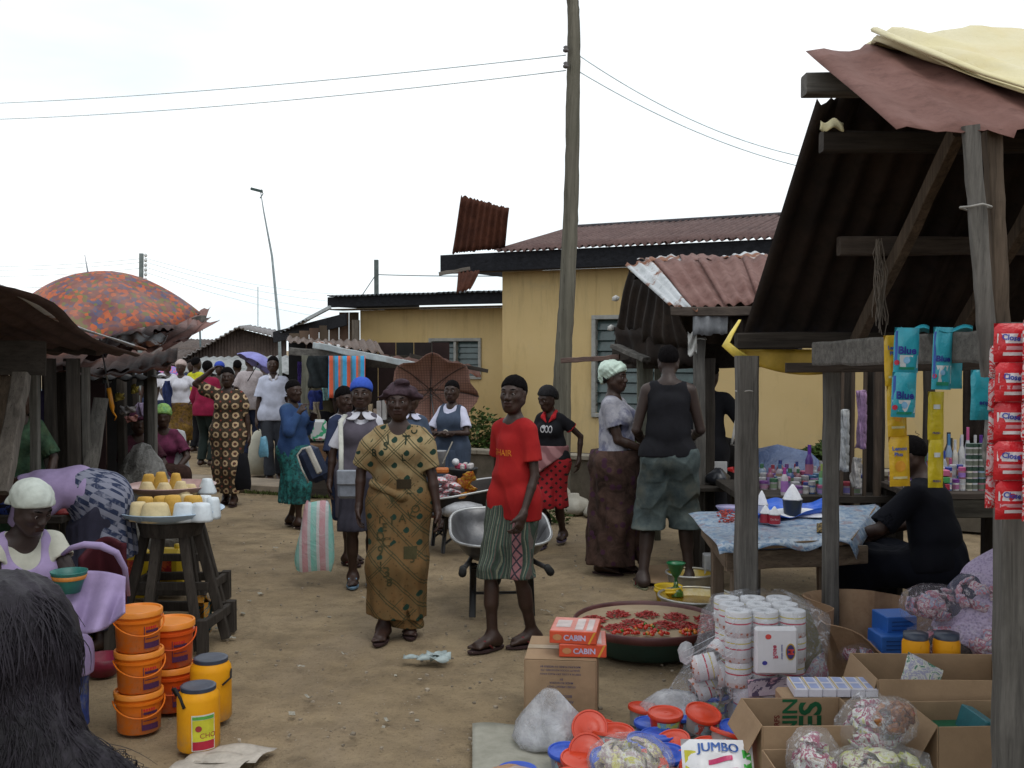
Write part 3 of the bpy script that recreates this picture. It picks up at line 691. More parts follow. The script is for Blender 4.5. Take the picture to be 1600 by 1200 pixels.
def sandals(root,m,strap=None,which=(1,1)):
    k,h = KS[root.name]; s = k.s
    for an,tw,q,on in ((k.la,k.lt,1,which[0]),(k.ra,k.rt,-1,which[1])):
        if not on: continue
        F_ = Vector((sin(tw),-cos(tw),0)); Sd = Vector((cos(tw),sin(tw),0)); z0 = an[2]-.07*s; c = Vector((an[0],an[1],z0))+F_*.048*s
        mb = MB(); prof = [(.50,.40),(.8,.9),(1,1),(1,.5)]
        outl = []
        for i in range(22):
            a = 2*PI*i/22; l = cos(a); w_ = sin(a)*(1.0 if l > 0 else .82)*(1-.12*cos(2*a)); outl.append(F_*l*.135*s+Sd*w_*.047*s)
        vs = [c+o+Vector((0,0,-.016)) for o in outl]+[c+o*1.03+Vector((0,0,-.002)) for o in outl]; n = 22
        mb.add(vs,[tuple(range(n-1,-1,-1)),tuple(range(n,2*n))]+[(i,(i+1) % n,n+(i+1) % n,n+i) for i in range(n)])
        sd_ = child(root,'sandal',mb.mesh('sandal'),m)
        if strap:
            t = c+F_*.075*s+Vector((0,0,.03*s)); mb = MB()
            for e in (-1,1): mb.tube([t,c+F_*.03*s+Sd*e*.030*s+Vector((0,0,.052*s)),c-F_*.02*s+Sd*e*.046*s+Vector((0,0,.004))],[.0045,.007,.007],6)
            st = child(root,'strap',mb.mesh('strap',None,True),strap); st.parent = sd_
def drop_z(root): pass
def bvh_front(o):
    me = o.data; return BVHTree.FromPolygons([v.co for v in me.vertices],[p.vertices for p in me.polygons])
def cloth_fn(bvh,cx,cz,lift=.003,dirv=(0,1,0),dist=2):
    """projects flat print onto a garment from the front, in the garment's own space"""
    def fn(u,v):
        hit = bvh.ray_cast(Vector((cx+u,-dist,cz+v)),Vector(dirv))
        if hit[0] is None: return Vector((cx+u,0,cz+v))
        return hit[0]+hit[1]*lift*(1 if hit[1].y < 0 else -1)
    return fn
# ================================================================ the ground
def ground():
    xs = np.unique(np.concatenate([np.linspace(-9,9,181),np.linspace(-60,60,61),[-600,-250,250,600]]))
    ys = np.unique(np.concatenate([np.linspace(0,24,241),np.linspace(-40,90,53),[-400,200,400,900]]))
    X,Y = np.meshgrid(xs,ys); r = np.random.default_rng(2); Z = np.zeros_like(X)
    for _ in range(26):
        f = r.uniform(.5,7); a = r.uniform(0,2*PI); Z += np.sin((X*cos(a)+Y*sin(a))*f+r.uniform(0,6))*.0022*(2/f)**.5
    Z -= Z.max()*.8; Z = np.clip(Z,-.03,.001); far = np.clip((np.hypot(X,Y)-25)/10,0,1); Z = Z*(1-far)
    m = Mt('packed sandy earth')
    n = m.noise(.55,7,.62); n2 = m.noise(4.5,6,.7); n3 = m.noise(45,4,.75); v = m.voro(22); track = m.noise(1.6,4,.6,stretch=(1,.35,1))
    c = m.mix(n.ramp(.36,.64),(.250,.186,.110),(.345,.264,.162)); c = m.mix(n2.ramp(.42,.66)*.55,c,(.130,.096,.062)); c = m.mix(track.ramp(.5,.66)*.5,c,(.275,.215,.150))
    dp = m.noise(.9,5,.7,dist=.8); c = m.mix(dp.ramp(.55,.68)*.55,c,(.115,.086,.054)); ft = m.voro(2.6,'Distance',feat='SMOOTH_F1'); c = m.mix(ft.lt(.16)*n2.ramp(.40,.6)*.45,c,(.14,.105,.066)); c = m.mix(n3.ramp(.56,.68)*.6,c,(.085,.062,.042)); c = m.mix(v.lt(.10)*n2.gt(.55)*.7,c,(.36,.32,.26))
    mat_ = m.done(c,n2*.25+.68,0,n2*.9+n3*.6+n*.4+ft.ramp(.05,.22)*.35,.9,.03)
    mb = MB(); nx = len(xs); mb.v = list(zip(X.ravel().tolist(),Y.ravel().tolist(),Z.ravel().tolist()))
    mb.f = [(j*nx+i,j*nx+i+1,(j+1)*nx+i+1,(j+1)*nx+i) for j in range(len(ys)-1) for i in range(nx-1)]
    struct('ground',mb,mat_,True)
ground()
# pebbles, scraps and leaf bits trodden into the earth
mb = MB()
for _ in range(900):
    y = random.uniform(4,16); x = random.uniform(-.36,.3)*y; s_ = random.uniform(.003,.011)
    mb.box((x,y,s_*.25),(s_*random.uniform(1,2),s_*random.uniform(1,2),s_),rz_m := MR(random.uniform(0,3),3,'Z'),s_*.25)
tag(one('pebbles',mb,plain('pebble',(.26,.22,.17),.9,.5,5),None,None),kind='stuff')
LIT = [(420,930),(100,1090),(470,1042),(545,1020),(690,905),(905,885),(960,870),(505,960),(350,925),(380,960),(395,935),(370,1000),(345,985),(612,1052),(486,1085),(520,1100),(455,1120),(640,905),(575,935),(860,955),(905,935),(885,945),(930,870),(405,900),(440,860),(590,1140),(610,1120),(650,1130)]
mb = MB()
for (px,py) in LIT:
    for _ in range(random.choice((1,1,2))):
        c = G(px+random.uniform(-14,14),py+random.uniform(-5,5),.006); a = random.uniform(.008,.024); b = a*random.uniform(.3,.9); t = random.uniform(0,3); u = Vector((cos(t),sin(t),.1)); q = Vector((-u.y,u.x,.15))
        mb.slab(lambda i,j: c+u*(i-.5)*a*2+q*(j-.5)*b*2+Vector((0,0,.006*sin(i*5+t))),3,2,.0008)
tag(one('litter',mb,plain('paper scrap',(.30,.285,.24),.9,.5,30),None,None),kind='stuff')
lp = MB(); c = G(668,1030,.01)
rr = random.Random(5)
for k_ in range(7):
    cc = c+Vector((rr.uniform(-.09,.09),rr.uniform(-.05,.05),0)); lp.slab(lambda i,j: cc+Vector(((i-.5)*.11,(j-.5)*.08*(1-i*.6),.022*sin(i*4+k_)*sin(j*5+k_)+.016)),6,4,.001)
one('plastic_scrap',lp,plain('grey film',(.30,.36,.36),.5,.3,20),'crumpled grey plastic scrap lying on the bare earth in the foreground','litter',smooth=True)
wp = MB()
for (px,py,a,b) in ((360,1178,.16,.1),(335,1190,.15,.09)):
    cc = G(px,py,.012); wp.slab(lambda i,j: cc+Vector(((i-.5)*a*2+(j-.5)*.05,(j-.5)*b*2,.012*sin(i*6+px)*sin(j*5))),8,6,.001)
one('paper_sheet',wp,plain('grey paper',(.42,.38,.33),.9,.2,20),'torn greyish paper sheets on the ground beside the yellow jars','paper',smooth=True)
# kerb slab with mossy edge across the way
a,b = G(180,752),G(560,775); u = (b-a).normalized(); nrm = Vector((-u.y,u.x,0))
mb = MB().bbox((a+b)/2+nrm*.15+Vector((0,0,.045)),((b-a).length,.62,.09),.012,Matrix((u,nrm,(0,0,1))).transposed())
struct('kerb',mb,plain('worn concrete',(.23,.19,.145),.9,.3,4,(.07,.06,.045)))
mb = MB(); rr = random.Random(4)
for i in range(700):
    p = a.lerp(b,rr.random())-nrm*(.18+rr.uniform(0,.16)); h_ = rr.uniform(.015,.05); t = rr.uniform(0,3); mb.add([p+Vector((cos(t)*.012,sin(t)*.012,0)),p-Vector((cos(t)*.012,sin(t)*.012,0)),p+Vector((rr.uniform(-.02,.02),rr.uniform(-.02,.02),h_))],[(0,1,2)])
tag(one('moss',mb,plain('moss',(.055,.07,.02),.9,.4,20),None,None),kind='stuff')

# ================================================================ the yellow house
U = Vector((.883,-.469,0)); NB = Vector((.469,.883,0))          # along the front; away from the viewer
RH = Matrix((U,NB,(0,0,1))).transposed()
m = Mt('yellow plaster'); n = m.noise(.9,6,.6); n2 = m.noise(7,5,.7); x,y,z = m.xyz(); st = m.noise(5,5,.7,stretch=(1,1,.2))
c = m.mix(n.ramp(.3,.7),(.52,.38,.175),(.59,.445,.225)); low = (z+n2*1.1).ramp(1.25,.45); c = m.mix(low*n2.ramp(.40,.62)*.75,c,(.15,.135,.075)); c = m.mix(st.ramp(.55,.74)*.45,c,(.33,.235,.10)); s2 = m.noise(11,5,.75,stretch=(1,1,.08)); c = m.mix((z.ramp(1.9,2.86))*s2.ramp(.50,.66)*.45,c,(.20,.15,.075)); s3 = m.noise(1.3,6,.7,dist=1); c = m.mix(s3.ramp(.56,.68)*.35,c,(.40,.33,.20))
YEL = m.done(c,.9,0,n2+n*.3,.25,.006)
DARKB = woodh('tarred fascia board',(.016,.017,.021),'X'); GLASS = plain('louvre glass',(.055,.085,.085),.15,.3,6); WFR = plain('grey window frame',(.30,.30,.28),.6,.2,12)
def along(o,s,t=0,z=0): return o+U*s+NB*t+Vector((0,0,z))
house = thing('yellow_house','long yellow plastered house with dark fascia and rusty corrugated roof','house',(0,15,0))
A = Vector((-.135,14.62,0))
wbox = lambda mb,o,s0,s1,t0,t1,z0,z1,bv=.004: mb.bbox(along(o,(s0+s1)/2,(t0+t1)/2,(z0+z1)/2),(s1-s0,t1-t0,z1-z0),bv,RH)
# right block: wall with a window opening
def sx(o,px,t=0):   # distance along the front where image column px meets it
    r = (px-800)/F_PX; o2 = o+NB*t; return (r*o2.y-o2.x)/(U.x-r*U.y)
w0,w1 = sx(A,931),sx(A,1100); wz0,wz1 = 1.80-(648-HORIZON)*13.6/F_PX,1.80+(HORIZON-499)*13.9/F_PX
mb = MB(); wbox(mb,A,0,w0,0,.2,0,2.86); wbox(mb,A,w1,11,0,.2,0,2.86); wbox(mb,A,w0,w1,.002,.198,0,wz0); wbox(mb,A,w0,w1,.002,.198,wz1,2.86)
wbox(mb,A,0,.2,.2,4.5,0,2.85)
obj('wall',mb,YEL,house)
def window(o,s0,s1,z0,z1,nl,mull=1):
    fr = MB(); f = .055
    for (a_,b_,c_,d_) in ((s0-f,s1+f,z1,z1+f),(s0-f,s1+f,z0-f,z0),(s0-f,s0,z0,z1),(s1,s1+f,z0,z1)): wbox(fr,o,a_,b_,-.03,.10,c_,d_)
    for i in range(mull): s_ = s0+(s1-s0)*(i+1)/(mull+1); wbox(fr,o,s_-.025,s_+.025,-.015,.08,z0+.001,z1-.001)
    w_ = obj('window',fr,WFR,house)
    for side in range(mull+1):
        a_ = s0+(s1-s0)*side/(mull+1)+(.027 if side else 0); b_ = s0+(s1-s0)*(side+1)/(mull+1)-(.027 if side < mull else 0)
        for i in range(nl):
            zc = z0+(z1-z0)*(i+.5)/nl; hh = (z1-z0)/nl*1.06; q = MB(); q.bbox(along(o,(a_+b_)/2,.06,zc),(b_-a_-.004,.006,hh),.001,RH @ MR(rad_(-16),3,'X')); obj('pane',q,GLASS,w_)
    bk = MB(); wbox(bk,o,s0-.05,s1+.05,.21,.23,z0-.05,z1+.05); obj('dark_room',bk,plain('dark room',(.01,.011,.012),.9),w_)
window(A,w0,w1,wz0,wz1,9,1)
E0 = A-NB*.32
fb = MB(); wbox(fb,E0,sx(E0,688),4.0,0,.03,2.85,3.10,.006); wbox(fb,E0,4.0,11,-.003,.027,2.853,3.098,.006); obj('fascia',fb,DARKB,house)
fb = MB(); wbox(fb,E0,sx(E0,690),10.9,.035,.315,2.86,2.88); obj('soffit',fb,plain('soffit',(.10,.08,.055),.9),house)
fb = MB(); wbox(fb,E0,sx(E0,690),sx(E0,690)+.03,.035,3.2,2.9,3.09); obj('barge_board',fb,DARKB,house)
RUSTR = rust('weathered brown roofing',(.085,.050,.046),(.135,.084,.076))
s_ = sx(E0,775); i = 0
while s_ < 10.8:
    w_ = .86; dz = .004*(i % 2); obj('roof_sheet',corr(along(E0,s_,-.06,3.113+dz),along(E0,s_+w_,-.06,3.113+dz),along(E0,s_+w_,2.3,3.655+dz),along(E0,s_,2.3,3.655+dz),9,.022,4,.002,.006,.0,i),RUSTR,house,True)
    s_ += .80; i += 1
obj('ridge_cap',MB().tube([along(E0,sx(E0,775),2.32,3.67),along(E0,10.8,2.32,3.68)],.035,8),rust('ridge',(.05,.05,.06),(.09,.08,.08)),house,True)
RB = rust('dark rust sheet',(.045,.018,.013),(.12,.045,.028))
obj('loose_roof_sheet',corr(P(706,396,14.5),P(789,388,14.3),P(796,325,14.0),P(720,306,14.2),8,.018,8,.002,.02,.02,3),RB,house,True)
obj('hanging_roof_scrap',corr(P(713,459,14.32),P(735,452,14.3),P(750,424,14.3),P(716,424,14.35),3,.012,5,.002,.02,.08,5),RB,house,True)
bd = MB().bar(P(686,428,14.55),P(735,420,14.5),.03,.05,bev=.004,seg=4,wob=.006); obj('splintered_board',bd,woodh('grey split board',(.16,.14,.12),'X'),house)
# left wing
B = Vector((-.02,17.85,0)); lw0 = sx(B,563); zz = 2.50
g0,g1 = sx(B,675),sx(B,748); v0,v1 = 1.8-(588-HORIZON)*18/F_PX,1.8+(HORIZON-533)*18/F_PX
mb = MB(); wbox(mb,B,lw0,g0,0,.2,0,zz); wbox(mb,B,g1,.4,0,.2,0,zz); wbox(mb,B,g0,g1,.002,.198,0,v0); wbox(mb,B,g0,g1,.002,.198,v1,zz); wbox(mb,B,lw0,lw0+.2,.2,5,0,zz-.01)
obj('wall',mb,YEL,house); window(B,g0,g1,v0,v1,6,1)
E1 = B-NB*.45; l1 = sx(E1,512)
fb = MB(); wbox(fb,E1,l1,.75,0,.03,2.545,2.73,.006); obj('fascia',fb,DARKB,house)
fb = MB(); wbox(fb,E1,l1+.02,.7,.035,.445,2.50,2.52); obj('soffit',fb,plain('soffit',(.10,.08,.055),.9),house)
fb = MB(); wbox(fb,E1,l1-.002,l1+.03,.035,3,2.56,2.73); obj('barge_board',fb,DARKB,house)
for i in range(5):
    s_ = l1+.05+i*.78; obj('roof_sheet',corr(along(E1,s_,-.08,2.745+.004*(i % 2)),along(E1,s_+.84,-.08,2.745+.004*(i % 2)),along(E1,s_+.84,3,2.80),along(E1,s_,3,2.80),9,.018,3,.002,.004,0,i),rust('blue grey roofing',(.04,.05,.06),(.10,.11,.12)),house,True)
# lean-to at the wing's left end
LT = thing('lean_to','dark boarded lean-to shed at the left end of the yellow house','shed',P(500,700,19.5))
obj('fascia',MB().bar(P(428,527,21),P(541,499,18.8),.04,.22),DARKB,LT)
obj('fascia',MB().bar(P(478,500,19.4),P(516,480,18.9),.05,.06),plain('pale flashing',(.32,.35,.36),.4),LT)
obj('roof_sheet',corr(P(478,499,19.3),P(430,524,21),P(470,508,23),P(512,482,21),8,.02,4),rust('grey roofing',(.10,.11,.12),(.2,.21,.22)),LT,True)
for i in range(7):
    xa = 452+i*15.6; xb = xa+15; tp = 527-(xa-428)*.26 if xa < 524 else 488; obj('board',MB().add([P(xa,575,19.3),P(xb,575,19.3),P(xb,tp,19.3),P(xa,tp,19.3),P(xa,575,19.4),P(xb,575,19.4),P(xb,tp,19.4),P(xa,tp,19.4)],[(0,1,2,3),(7,6,5,4),(0,4,5,1),(1,5,6,2),(2,6,7,3),(3,7,4,0)]),plain('brown board',(.10+.01*(i % 3),.075,.055),.9,.3,3,stretch=(1,1,.2)),LT)
obj('post',MB().bar(P(556,500,18.7),P(556,760,18.7)*1,.12,.12),wood('post wood',(.13,.11,.09)),LT)
# low garden wall with soil behind
PW = thing('garden_wall','low stained concrete wall below the yellow house','wall',(1,12.6,0))
o = Vector((-.9,13.2,0)); L0 = sx(o,640); mb = MB(); wbox(mb,o,L0,6.5,0,.16,0,.50); obj('wall_body',mb,plain('stained concrete',(.105,.09,.07),.95,.4,3.5,(.04,.042,.028),.7),PW)
for i in range(8): mb = MB(); s_ = L0+i*1.0; wbox(mb,o,s_,s_+.995,-.03,.19,.503+.002*(i % 2),.56,.008); obj('coping_stone',mb,plain('pale coping',(.24,.215,.175),.9,.3,5),PW)
mb = MB(); wbox(mb,o,L0,6.5,.17,1.2,0,.46); struct('planting_bed',mb,plain('dark soil',(.05,.04,.03),.95))
# ---- leafy plants
def leaves(n,c,r,size,seed,flatk=1,hollow=.3):
    rr = random.Random(seed); mb = MB()
    for _ in range(n):
        while True:
            q = Vector([rr.uniform(-1,1) for _ in range(3)])
            if hollow < q.length < 1: break
        cl = 1+.25*sin(q.x*7+seed)*sin(q.y*6)*sin(q.z*8+1); p = Vector(c)+Vector((q.x*r[0],q.y*r[1],q.z*r[2]))*cl
        d = Vector([rr.gauss(0,1) for _ in range(3)]).normalized(); d.z = abs(d.z)*.4; d.normalize(); sd_ = d.cross(Vector([rr.gauss(0,1) for _ in range(3)])).normalized(); nn = d.cross(sd_); l = size*rr.uniform(.6,1.3)
        mb.add([p,p+d*l*.45+sd_*l*.26+nn*l*.05,p+d*l-nn*l*.12,p+d*l*.45-sd_*l*.26+nn*l*.05,p+d*l*.5],[(0,1,4),(1,2,4),(4,2,3),(0,4,3)])
    return mb
def leafm(c):
    m = Mt('leaf'); n = m.noise(6,4,.7); n2 = m.noise(40,2,.6); return m.done(m.mix(n.ramp(.3,.7),tuple(x*.5 for x in c),m.mix(n2.ramp(.4,.6),c,tuple(x*1.7 for x in c))),.5)
for (px,py,d,r,lab) in ((748,682,13.6,(.33,.25,.33),'dense dark green shrub growing behind the low concrete wall'),(790,700,13.7,(.22,.2,.2),'smaller green shrub behind the wall, beside the boy in red'),(1290,715,11.3,(.25,.2,.14),'low dark green shrub against the yellow wall behind the stall'),(1003,690,12.6,(.16,.16,.14),'small bright green shrub between the pale-capped woman and the man in the vest')):
    c = P(px,py,d); t = thing('shrub',lab,'shrub',(c.x,c.y,.4)); obj('foliage',leaves(900,c,r,.075,int(px)),leafm((.045,.075,.018)),t)
    st = MB(); [st.tube([Vector((c.x,c.y,.4)),c+Vector((random.uniform(-.2,.2),random.uniform(-.1,.1),0))],[.012,.005],5) for _ in range(6)]; obj('stem',st,wood('twig',(.08,.06,.04)),t)
c = G(895,830); one('weeds',leaves(160,c+Vector((-.12,.5,.06)),(.16,.12,.08),.05,6),leafm((.05,.09,.02)),'small tuft of green weeds at the foot of the low wall','weeds')
# creeper and black patch on the yellow wall at far right
cr = MB(); rr = random.Random(9)
for k_ in range(7):
    p = P(1440+k_*4,700,11.0); pts = [p]
    for j in range(9): p = p+Vector((rr.uniform(-.05,.05),0,-.045 if k_ % 2 else .02)); pts.append(p)
    cr.tube(pts,.004,4)
one('creeper',cr,wood('dry stem',(.07,.06,.03)),'thin dry creeper climbing the yellow wall behind the hanging sachets','plant')

# ================================================================ poles and wires
t = thing('utility_pole','tall crooked tree-trunk utility pole rising in front of the yellow house','utility pole',G(884,793))
pts = [(877,800,.145),(877,700,.14),(878,600,.132),(881,540,.126),(885,480,.12),(889,400,.116),(892,330,.112),(894,260,.108),(895,180,.105),(896,120,.10),(897,60,.095),(896,15,.09),(893,-15,.085)]
pw = [P(a_,b_,12.0) for a_,b_,_ in pts]; fine = []; rad = []
for i in range(len(pw)-1):
    for j in range(5): q = j/5; fine.append(pw[i].lerp(pw[i+1],q)+Vector((random.uniform(-.003,.003),0,0))); rad.append(pts[i][2]*(1-q)*.76+pts[i+1][2]*q*.76+random.uniform(-.003,.003))
m = Mt('grey pole timber'); g = m.noise(9,6,.7,stretch=(1,1,.05),dist=.6); g2 = m.noise(2,5,.6); c = m.mix(g.ramp(.35,.65),(.075,.07,.055),(.20,.185,.15)); c = m.mix(g2.ramp(.4,.7)*.5,c,(.10,.10,.075)); gp = m.noise(60,3,.7,stretch=(1,1,.04)); c = m.mix(gp.ramp(.62,.68)*.8,c,(.02,.02,.016))
POLE = m.done(c,.9,0,g+gp,.8,.012)
obj('trunk',MB().tube(fine,rad,16),POLE,t,True)
for py in (82,107):
    b_ = MB().lathe([(.012,0),(.03,.01),(.035,.03),(.02,.045),(.032,.06),(.012,.075)],10,P(884,py,11.9),cap=True); obj('insulator',b_,plain('porcelain',(.10,.09,.09),.4),t,True)
WIRE = plain('wire',(.62,.74,.78),.5); WIRED = plain('dark wire',(.10,.13,.14),.5)
def wire(a_,b_,sag,r,label,m_=WIRE,n_=24):
    pts = [a_.lerp(b_,i/n_)-Vector((0,0,sag*4*(i/n_)*(1-i/n_))) for i in range(n_+1)]; one('wire',MB().tube(pts,r,5),m_,label,'wire','overhead wires',True)
wire(P(884,86,12),P(-120,165,19),.10,.007,'upper pale overhead wire running left from the crooked pole')
wire(P(884,110,12),P(-120,189,19),.12,.007,'lower pale overhead wire running left from the crooked pole')
wire(P(905,87,12),P(1260,246,13),.16,.007,'upper pale wire dropping right from the crooked pole',WIRE)
wire(P(905,112,12),P(1258,262,13),.12,.007,'lower pale wire dropping right from the crooked pole',WIRE)
t = thing('antenna_mast','thin leaning mast with a small aerial standing above the far roofs','mast',G(441,640)*1)
t.location = (P(441,640,24).x,24,0)
mb = MB().tube([P(441,660,24),P(436,515,24),P(425,400,24),P(412,330,24),P(407,298,24)],[.04,.034,.026,.016,.01],8); obj('mast_pole',mb,plain('mast grey',(.26,.31,.33),.7),t,True)
mb = MB().bbox(P(401,297,24),(.28,.05,.06),.01,MR(.25,3,'Y')); mb.tube([P(409,296,24),P(411,303,24),P(406,310,24)],.012,6); obj('aerial',mb,plain('aerial',(.06,.09,.09)),t)
t = thing('utility_pole','distant grey concrete pole with a column of white insulators above the orange umbrella','utility pole',(P(220,560,30).x,30,0))
obj('pole_shaft',MB().bar(P(218,640,30),P(221,396,30),.10,.10),plain('concrete pole',(.16,.19,.19)),t)
for i in range(6): obj('insulator',MB().lathe([(.03,0),(.055,.02),(.05,.06),(.02,.08)],8,P(225.5,399+i*7.5,29.9),MR(PI/2,3,'Y'),cap=True),plain('white porcelain',(.5,.52,.52)),t,True)
t = thing('utility_pole','short dark distant pole behind the roof of the left wing','utility pole',(P(589,560,28).x,28,0))
obj('pole_shaft',MB().bar(P(589,640,28),P(588,406,28),.11,.11),plain('pole grey',(.09,.11,.11)),t)
obj('stay_wire',MB().tube([P(588,428,28),P(560,470,28)],.012,5),WIRED,t)
wire(P(588,429,28),P(800,431,25),.02,.012,'dark wire between the short distant pole and the yellow house',WIRED)
for (ya,yb,w_) in ((410,412,'topmost'),(416,418,'second highest'),(425,428,'third highest'),(444,446,'lowest')): wire(P(221,ya-6,30),P(-150,yb,34),.15,.007,w_+' of the faint distant wires left of the insulator pole')
for i,(ya,yb,w_) in enumerate(((402,455,'topmost'),(408,470,'second highest'),(416,487,'third highest'),(424,503,'lowest'))): wire(P(223,ya,30),P(640+i*8,yb,48),.5,.007,w_+' of the faint wires descending right from the insulator pole')
t = thing('utility_pole','very thin far pole left of the gabled roof','utility pole',(P(314,560,36).x,36,0)); obj('pole_shaft',MB().bar(P(316,620,36),P(312,505,36),.05,.05),plain('pole grey',(.12,.16,.17)),t)
t = thing('utility_pole','very thin far pole right of the gabled roof','utility pole',(P(403,560,40).x,40,0)); obj('pole_shaft',MB().bar(P(403,620,40),P(403,448,40),.03,.03),plain('pole pale',(.4,.48,.5)),t)

# ================================================================ far roofs closing the view
FR = thing('gabled_house','far brown house with a corrugated gable above the market lane','house',(P(370,600,34).x,34,0))
gb = rust('brown far sheets',(.06,.045,.04),(.105,.08,.068))
def gable_top(x): return 513+(372-x)*.50 if x < 372 else 513+(x-372)*.25
for i in range(11):
    xa = 288+i*14.5; xb = xa+14.3; obj('wall_sheet',corr(P(xa,640,34),P(xb,640,34),P(xb,gable_top(xb),34),P(xa,gable_top(xa),34),3,.02,2,.01),gb,FR,True)
gr = rust('grey far roofing',(.16,.15,.15),(.27,.26,.26))
obj('roof_sheet',corr(P(284,560,33.6),P(372,510,33.6),P(390,508,38),P(300,560,38),12,.03,2,.03),gr,FR,True)
obj('roof_sheet',corr(P(372,510,33.6),P(455,531,33.6),P(480,525,38),P(390,508,38),12,.03,2,.03),gr,FR,True)
def stall_row(name,label,x0,x1,yt,yb,d,depth,roofm,backc=(.018,.018,.02),posts=4,cat='market stall',ang=.12):
    t = thing(name,label,cat,(P((x0+x1)/2,600,d).x,d,0)); a_,b_ = P(x0,yt,d),P(x1,yb,d); n_ = max(2,int((b_-a_).length/1.1))
    for i in range(n_):
        q0,q1 = a_.lerp(b_,i/n_),a_.lerp(b_,(i+1.04)/n_); up = Vector((0,depth,depth*ang+.004*(i % 2))); obj('roof_sheet',corr(q0+up*0+Vector((0,0,.004*(i % 2))),q1+Vector((0,0,.004*(i % 2))),q1+up,q0+up,8,.02,3,.003,.03,.01,i),roofm,t,True)
    for i in range(posts): q = a_.lerp(b_,(i+.08)/(posts-.8)); obj('post',MB().bar((q.x,q.y+.15,-.05),(q.x+random.uniform(-.05,.05),q.y+.15,q.z-.02),.08,.08),wood('grey post',(.12,.11,.10)),t)
    nb = max(3,int((b_-a_).length/.45))
    for i in range(nb):
        q0,q1 = a_.lerp(b_,i/nb),a_.lerp(b_,(i+.96)/nb); obj('back_board',MB().bbox(((q0.x+q1.x)/2,q0.y+depth-.05,(q0.z+depth*ang-.05)/2),(q1.x-q0.x,.03,q0.z+depth*ang-.06),.004),plain('dark boards',tuple(v_*(1+.4*(i % 3)) for v_ in backc),.95,.3,3,stretch=(1,1,.2)),t)
    return t
stall_row('market_stall','long low far stall with a pale-edged roof below the gabled house',262,462,582,584,25,3,rust('pale far roofing',(.17,.18,.18),(.3,.31,.31)),posts=6)
stall_row('market_stall','far dark market stall behind the crowd at the end of the lane',180,330,560,574,33,3,gb,posts=4)
stall_row('market_stall','dark far stall roof left of the gabled house',60,300,547,549,40,4,gb,posts=4)
# ================================================================ market stalls
GREY = wood('weathered grey timber',(.125,.118,.108)); GREYX = woodh('weathered grey timber',(.125,.118,.108),'X'); GREYY = woodh('weathered grey timber',(.15,.14,.125),'Y')
BRN = wood('brown timber',(.10,.075,.055)); BRNX = woodh('brown timber',(.075,.06,.05),'X'); DKW = wood('dark timber',(.045,.038,.032)); DKX = woodh('dark timber',(.045,.038,.032),'X')
UNDER = rust('shade-dark roof sheet',(.013,.010,.009),(.032,.022,.017)); RED = rust('red-brown roof sheet',(.13,.062,.05),(.19,.10,.085)); RUS = rust('rusty galvanised sheet',(.125,.058,.048),(.20,.115,.10),(.5,.52,.54),.0)  # UNDER: shade below the roofs is put into its near-black colour
GALV = rust('galvanised sheet',(.36,.38,.39),(.52,.54,.56),(.2,.08,.04),.22)
def tie(t,c,w_,d_,m_=None):
    mb = MB(); pts = [Vector(c)+Vector((cos(a)*w_,sin(a)*d_,.004*sin(a*3))) for a in np.linspace(0,2*PI,9)]; mb.tube(pts,.004,5); obj('tie_string',mb,m_ or plain('string',(.30,.29,.27)),t,True)
# ---- the near right-hand stall
GX = 1.25   # its gable edge
ST = thing('market_stall','large near stall on the right with a shade-dark corrugated roof on grey posts','market stall',(2.5,4.6,0))
ridge_y,ridge_z = 4.35,3.01
def near_roof(x,t):   # t 0 ridge -> 1 near eave
    p = Vector((x,ridge_y-t*.92,ridge_z-t*.50-.05*(x-GX)*t)); return p
for i in range(4):
    x0 = GX+i*.72-.01; x1 = x0+.80
    obj('roof_sheet',corr(near_roof(x0,1)+Vector((0,0,.004*i)),near_roof(x1,1)+Vector((0,0,.004*i)),near_roof(x1,-.02)+Vector((0,0,.004*i)),near_roof(x0 if i else x0-.03,-.02)+Vector((0,0,.004*i)),4,.010,10,.002,.016,.03 if i == 0 else .006,11+i),RED,ST,True)
far_t = lambda x,t: Vector((x,4.55+t*1.12,2.86-t*1.06))
for i in range(4):
    x0 = GX+.05+i*.80; x1 = x0+.88
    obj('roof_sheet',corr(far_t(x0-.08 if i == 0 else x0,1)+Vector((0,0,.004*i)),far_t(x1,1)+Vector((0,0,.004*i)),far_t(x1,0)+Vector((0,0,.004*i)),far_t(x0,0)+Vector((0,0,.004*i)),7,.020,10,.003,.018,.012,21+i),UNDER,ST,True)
for i in range(5,7): obj('roof_sheet',corr(near_roof(GX+i*.72-.72,1),near_roof(GX+i*.72+.08,1),near_roof(GX+i*.72+.08,-.02),near_roof(GX+i*.72-.72,-.02),4,.010,4,.002),RED,ST,True)  # unseen roof extension, added to hold back sky light
for i in range(9): y_ = 3.3+i*.52; obj('side_board',MB().bbox((5.05,y_+.25,1.1),(.03,.51,2.2),.003),DKW,ST)  # unseen side wall, added to block light from the right
for i in range(4): x0 = 2.05+i*.78; obj('added_shade_sheet',corr((x0,-1.5,2.35+.004*i),(x0+.82,-1.5,2.35+.004*i),(x0+.82,3.25,2.2+.004*i),(x0,3.25,2.2+.004*i),6,.015,4,.002),RED,ST,True)  # unseen sheets beside the camera, added to deepen the stall's shade
for y_ in (-1.4,1,3.1): obj('added_shade_post',MB().bbox((2.1,y_,1.1),(.08,.08,2.2),.004),GREY,ST)  # posts for the added unseen sheets
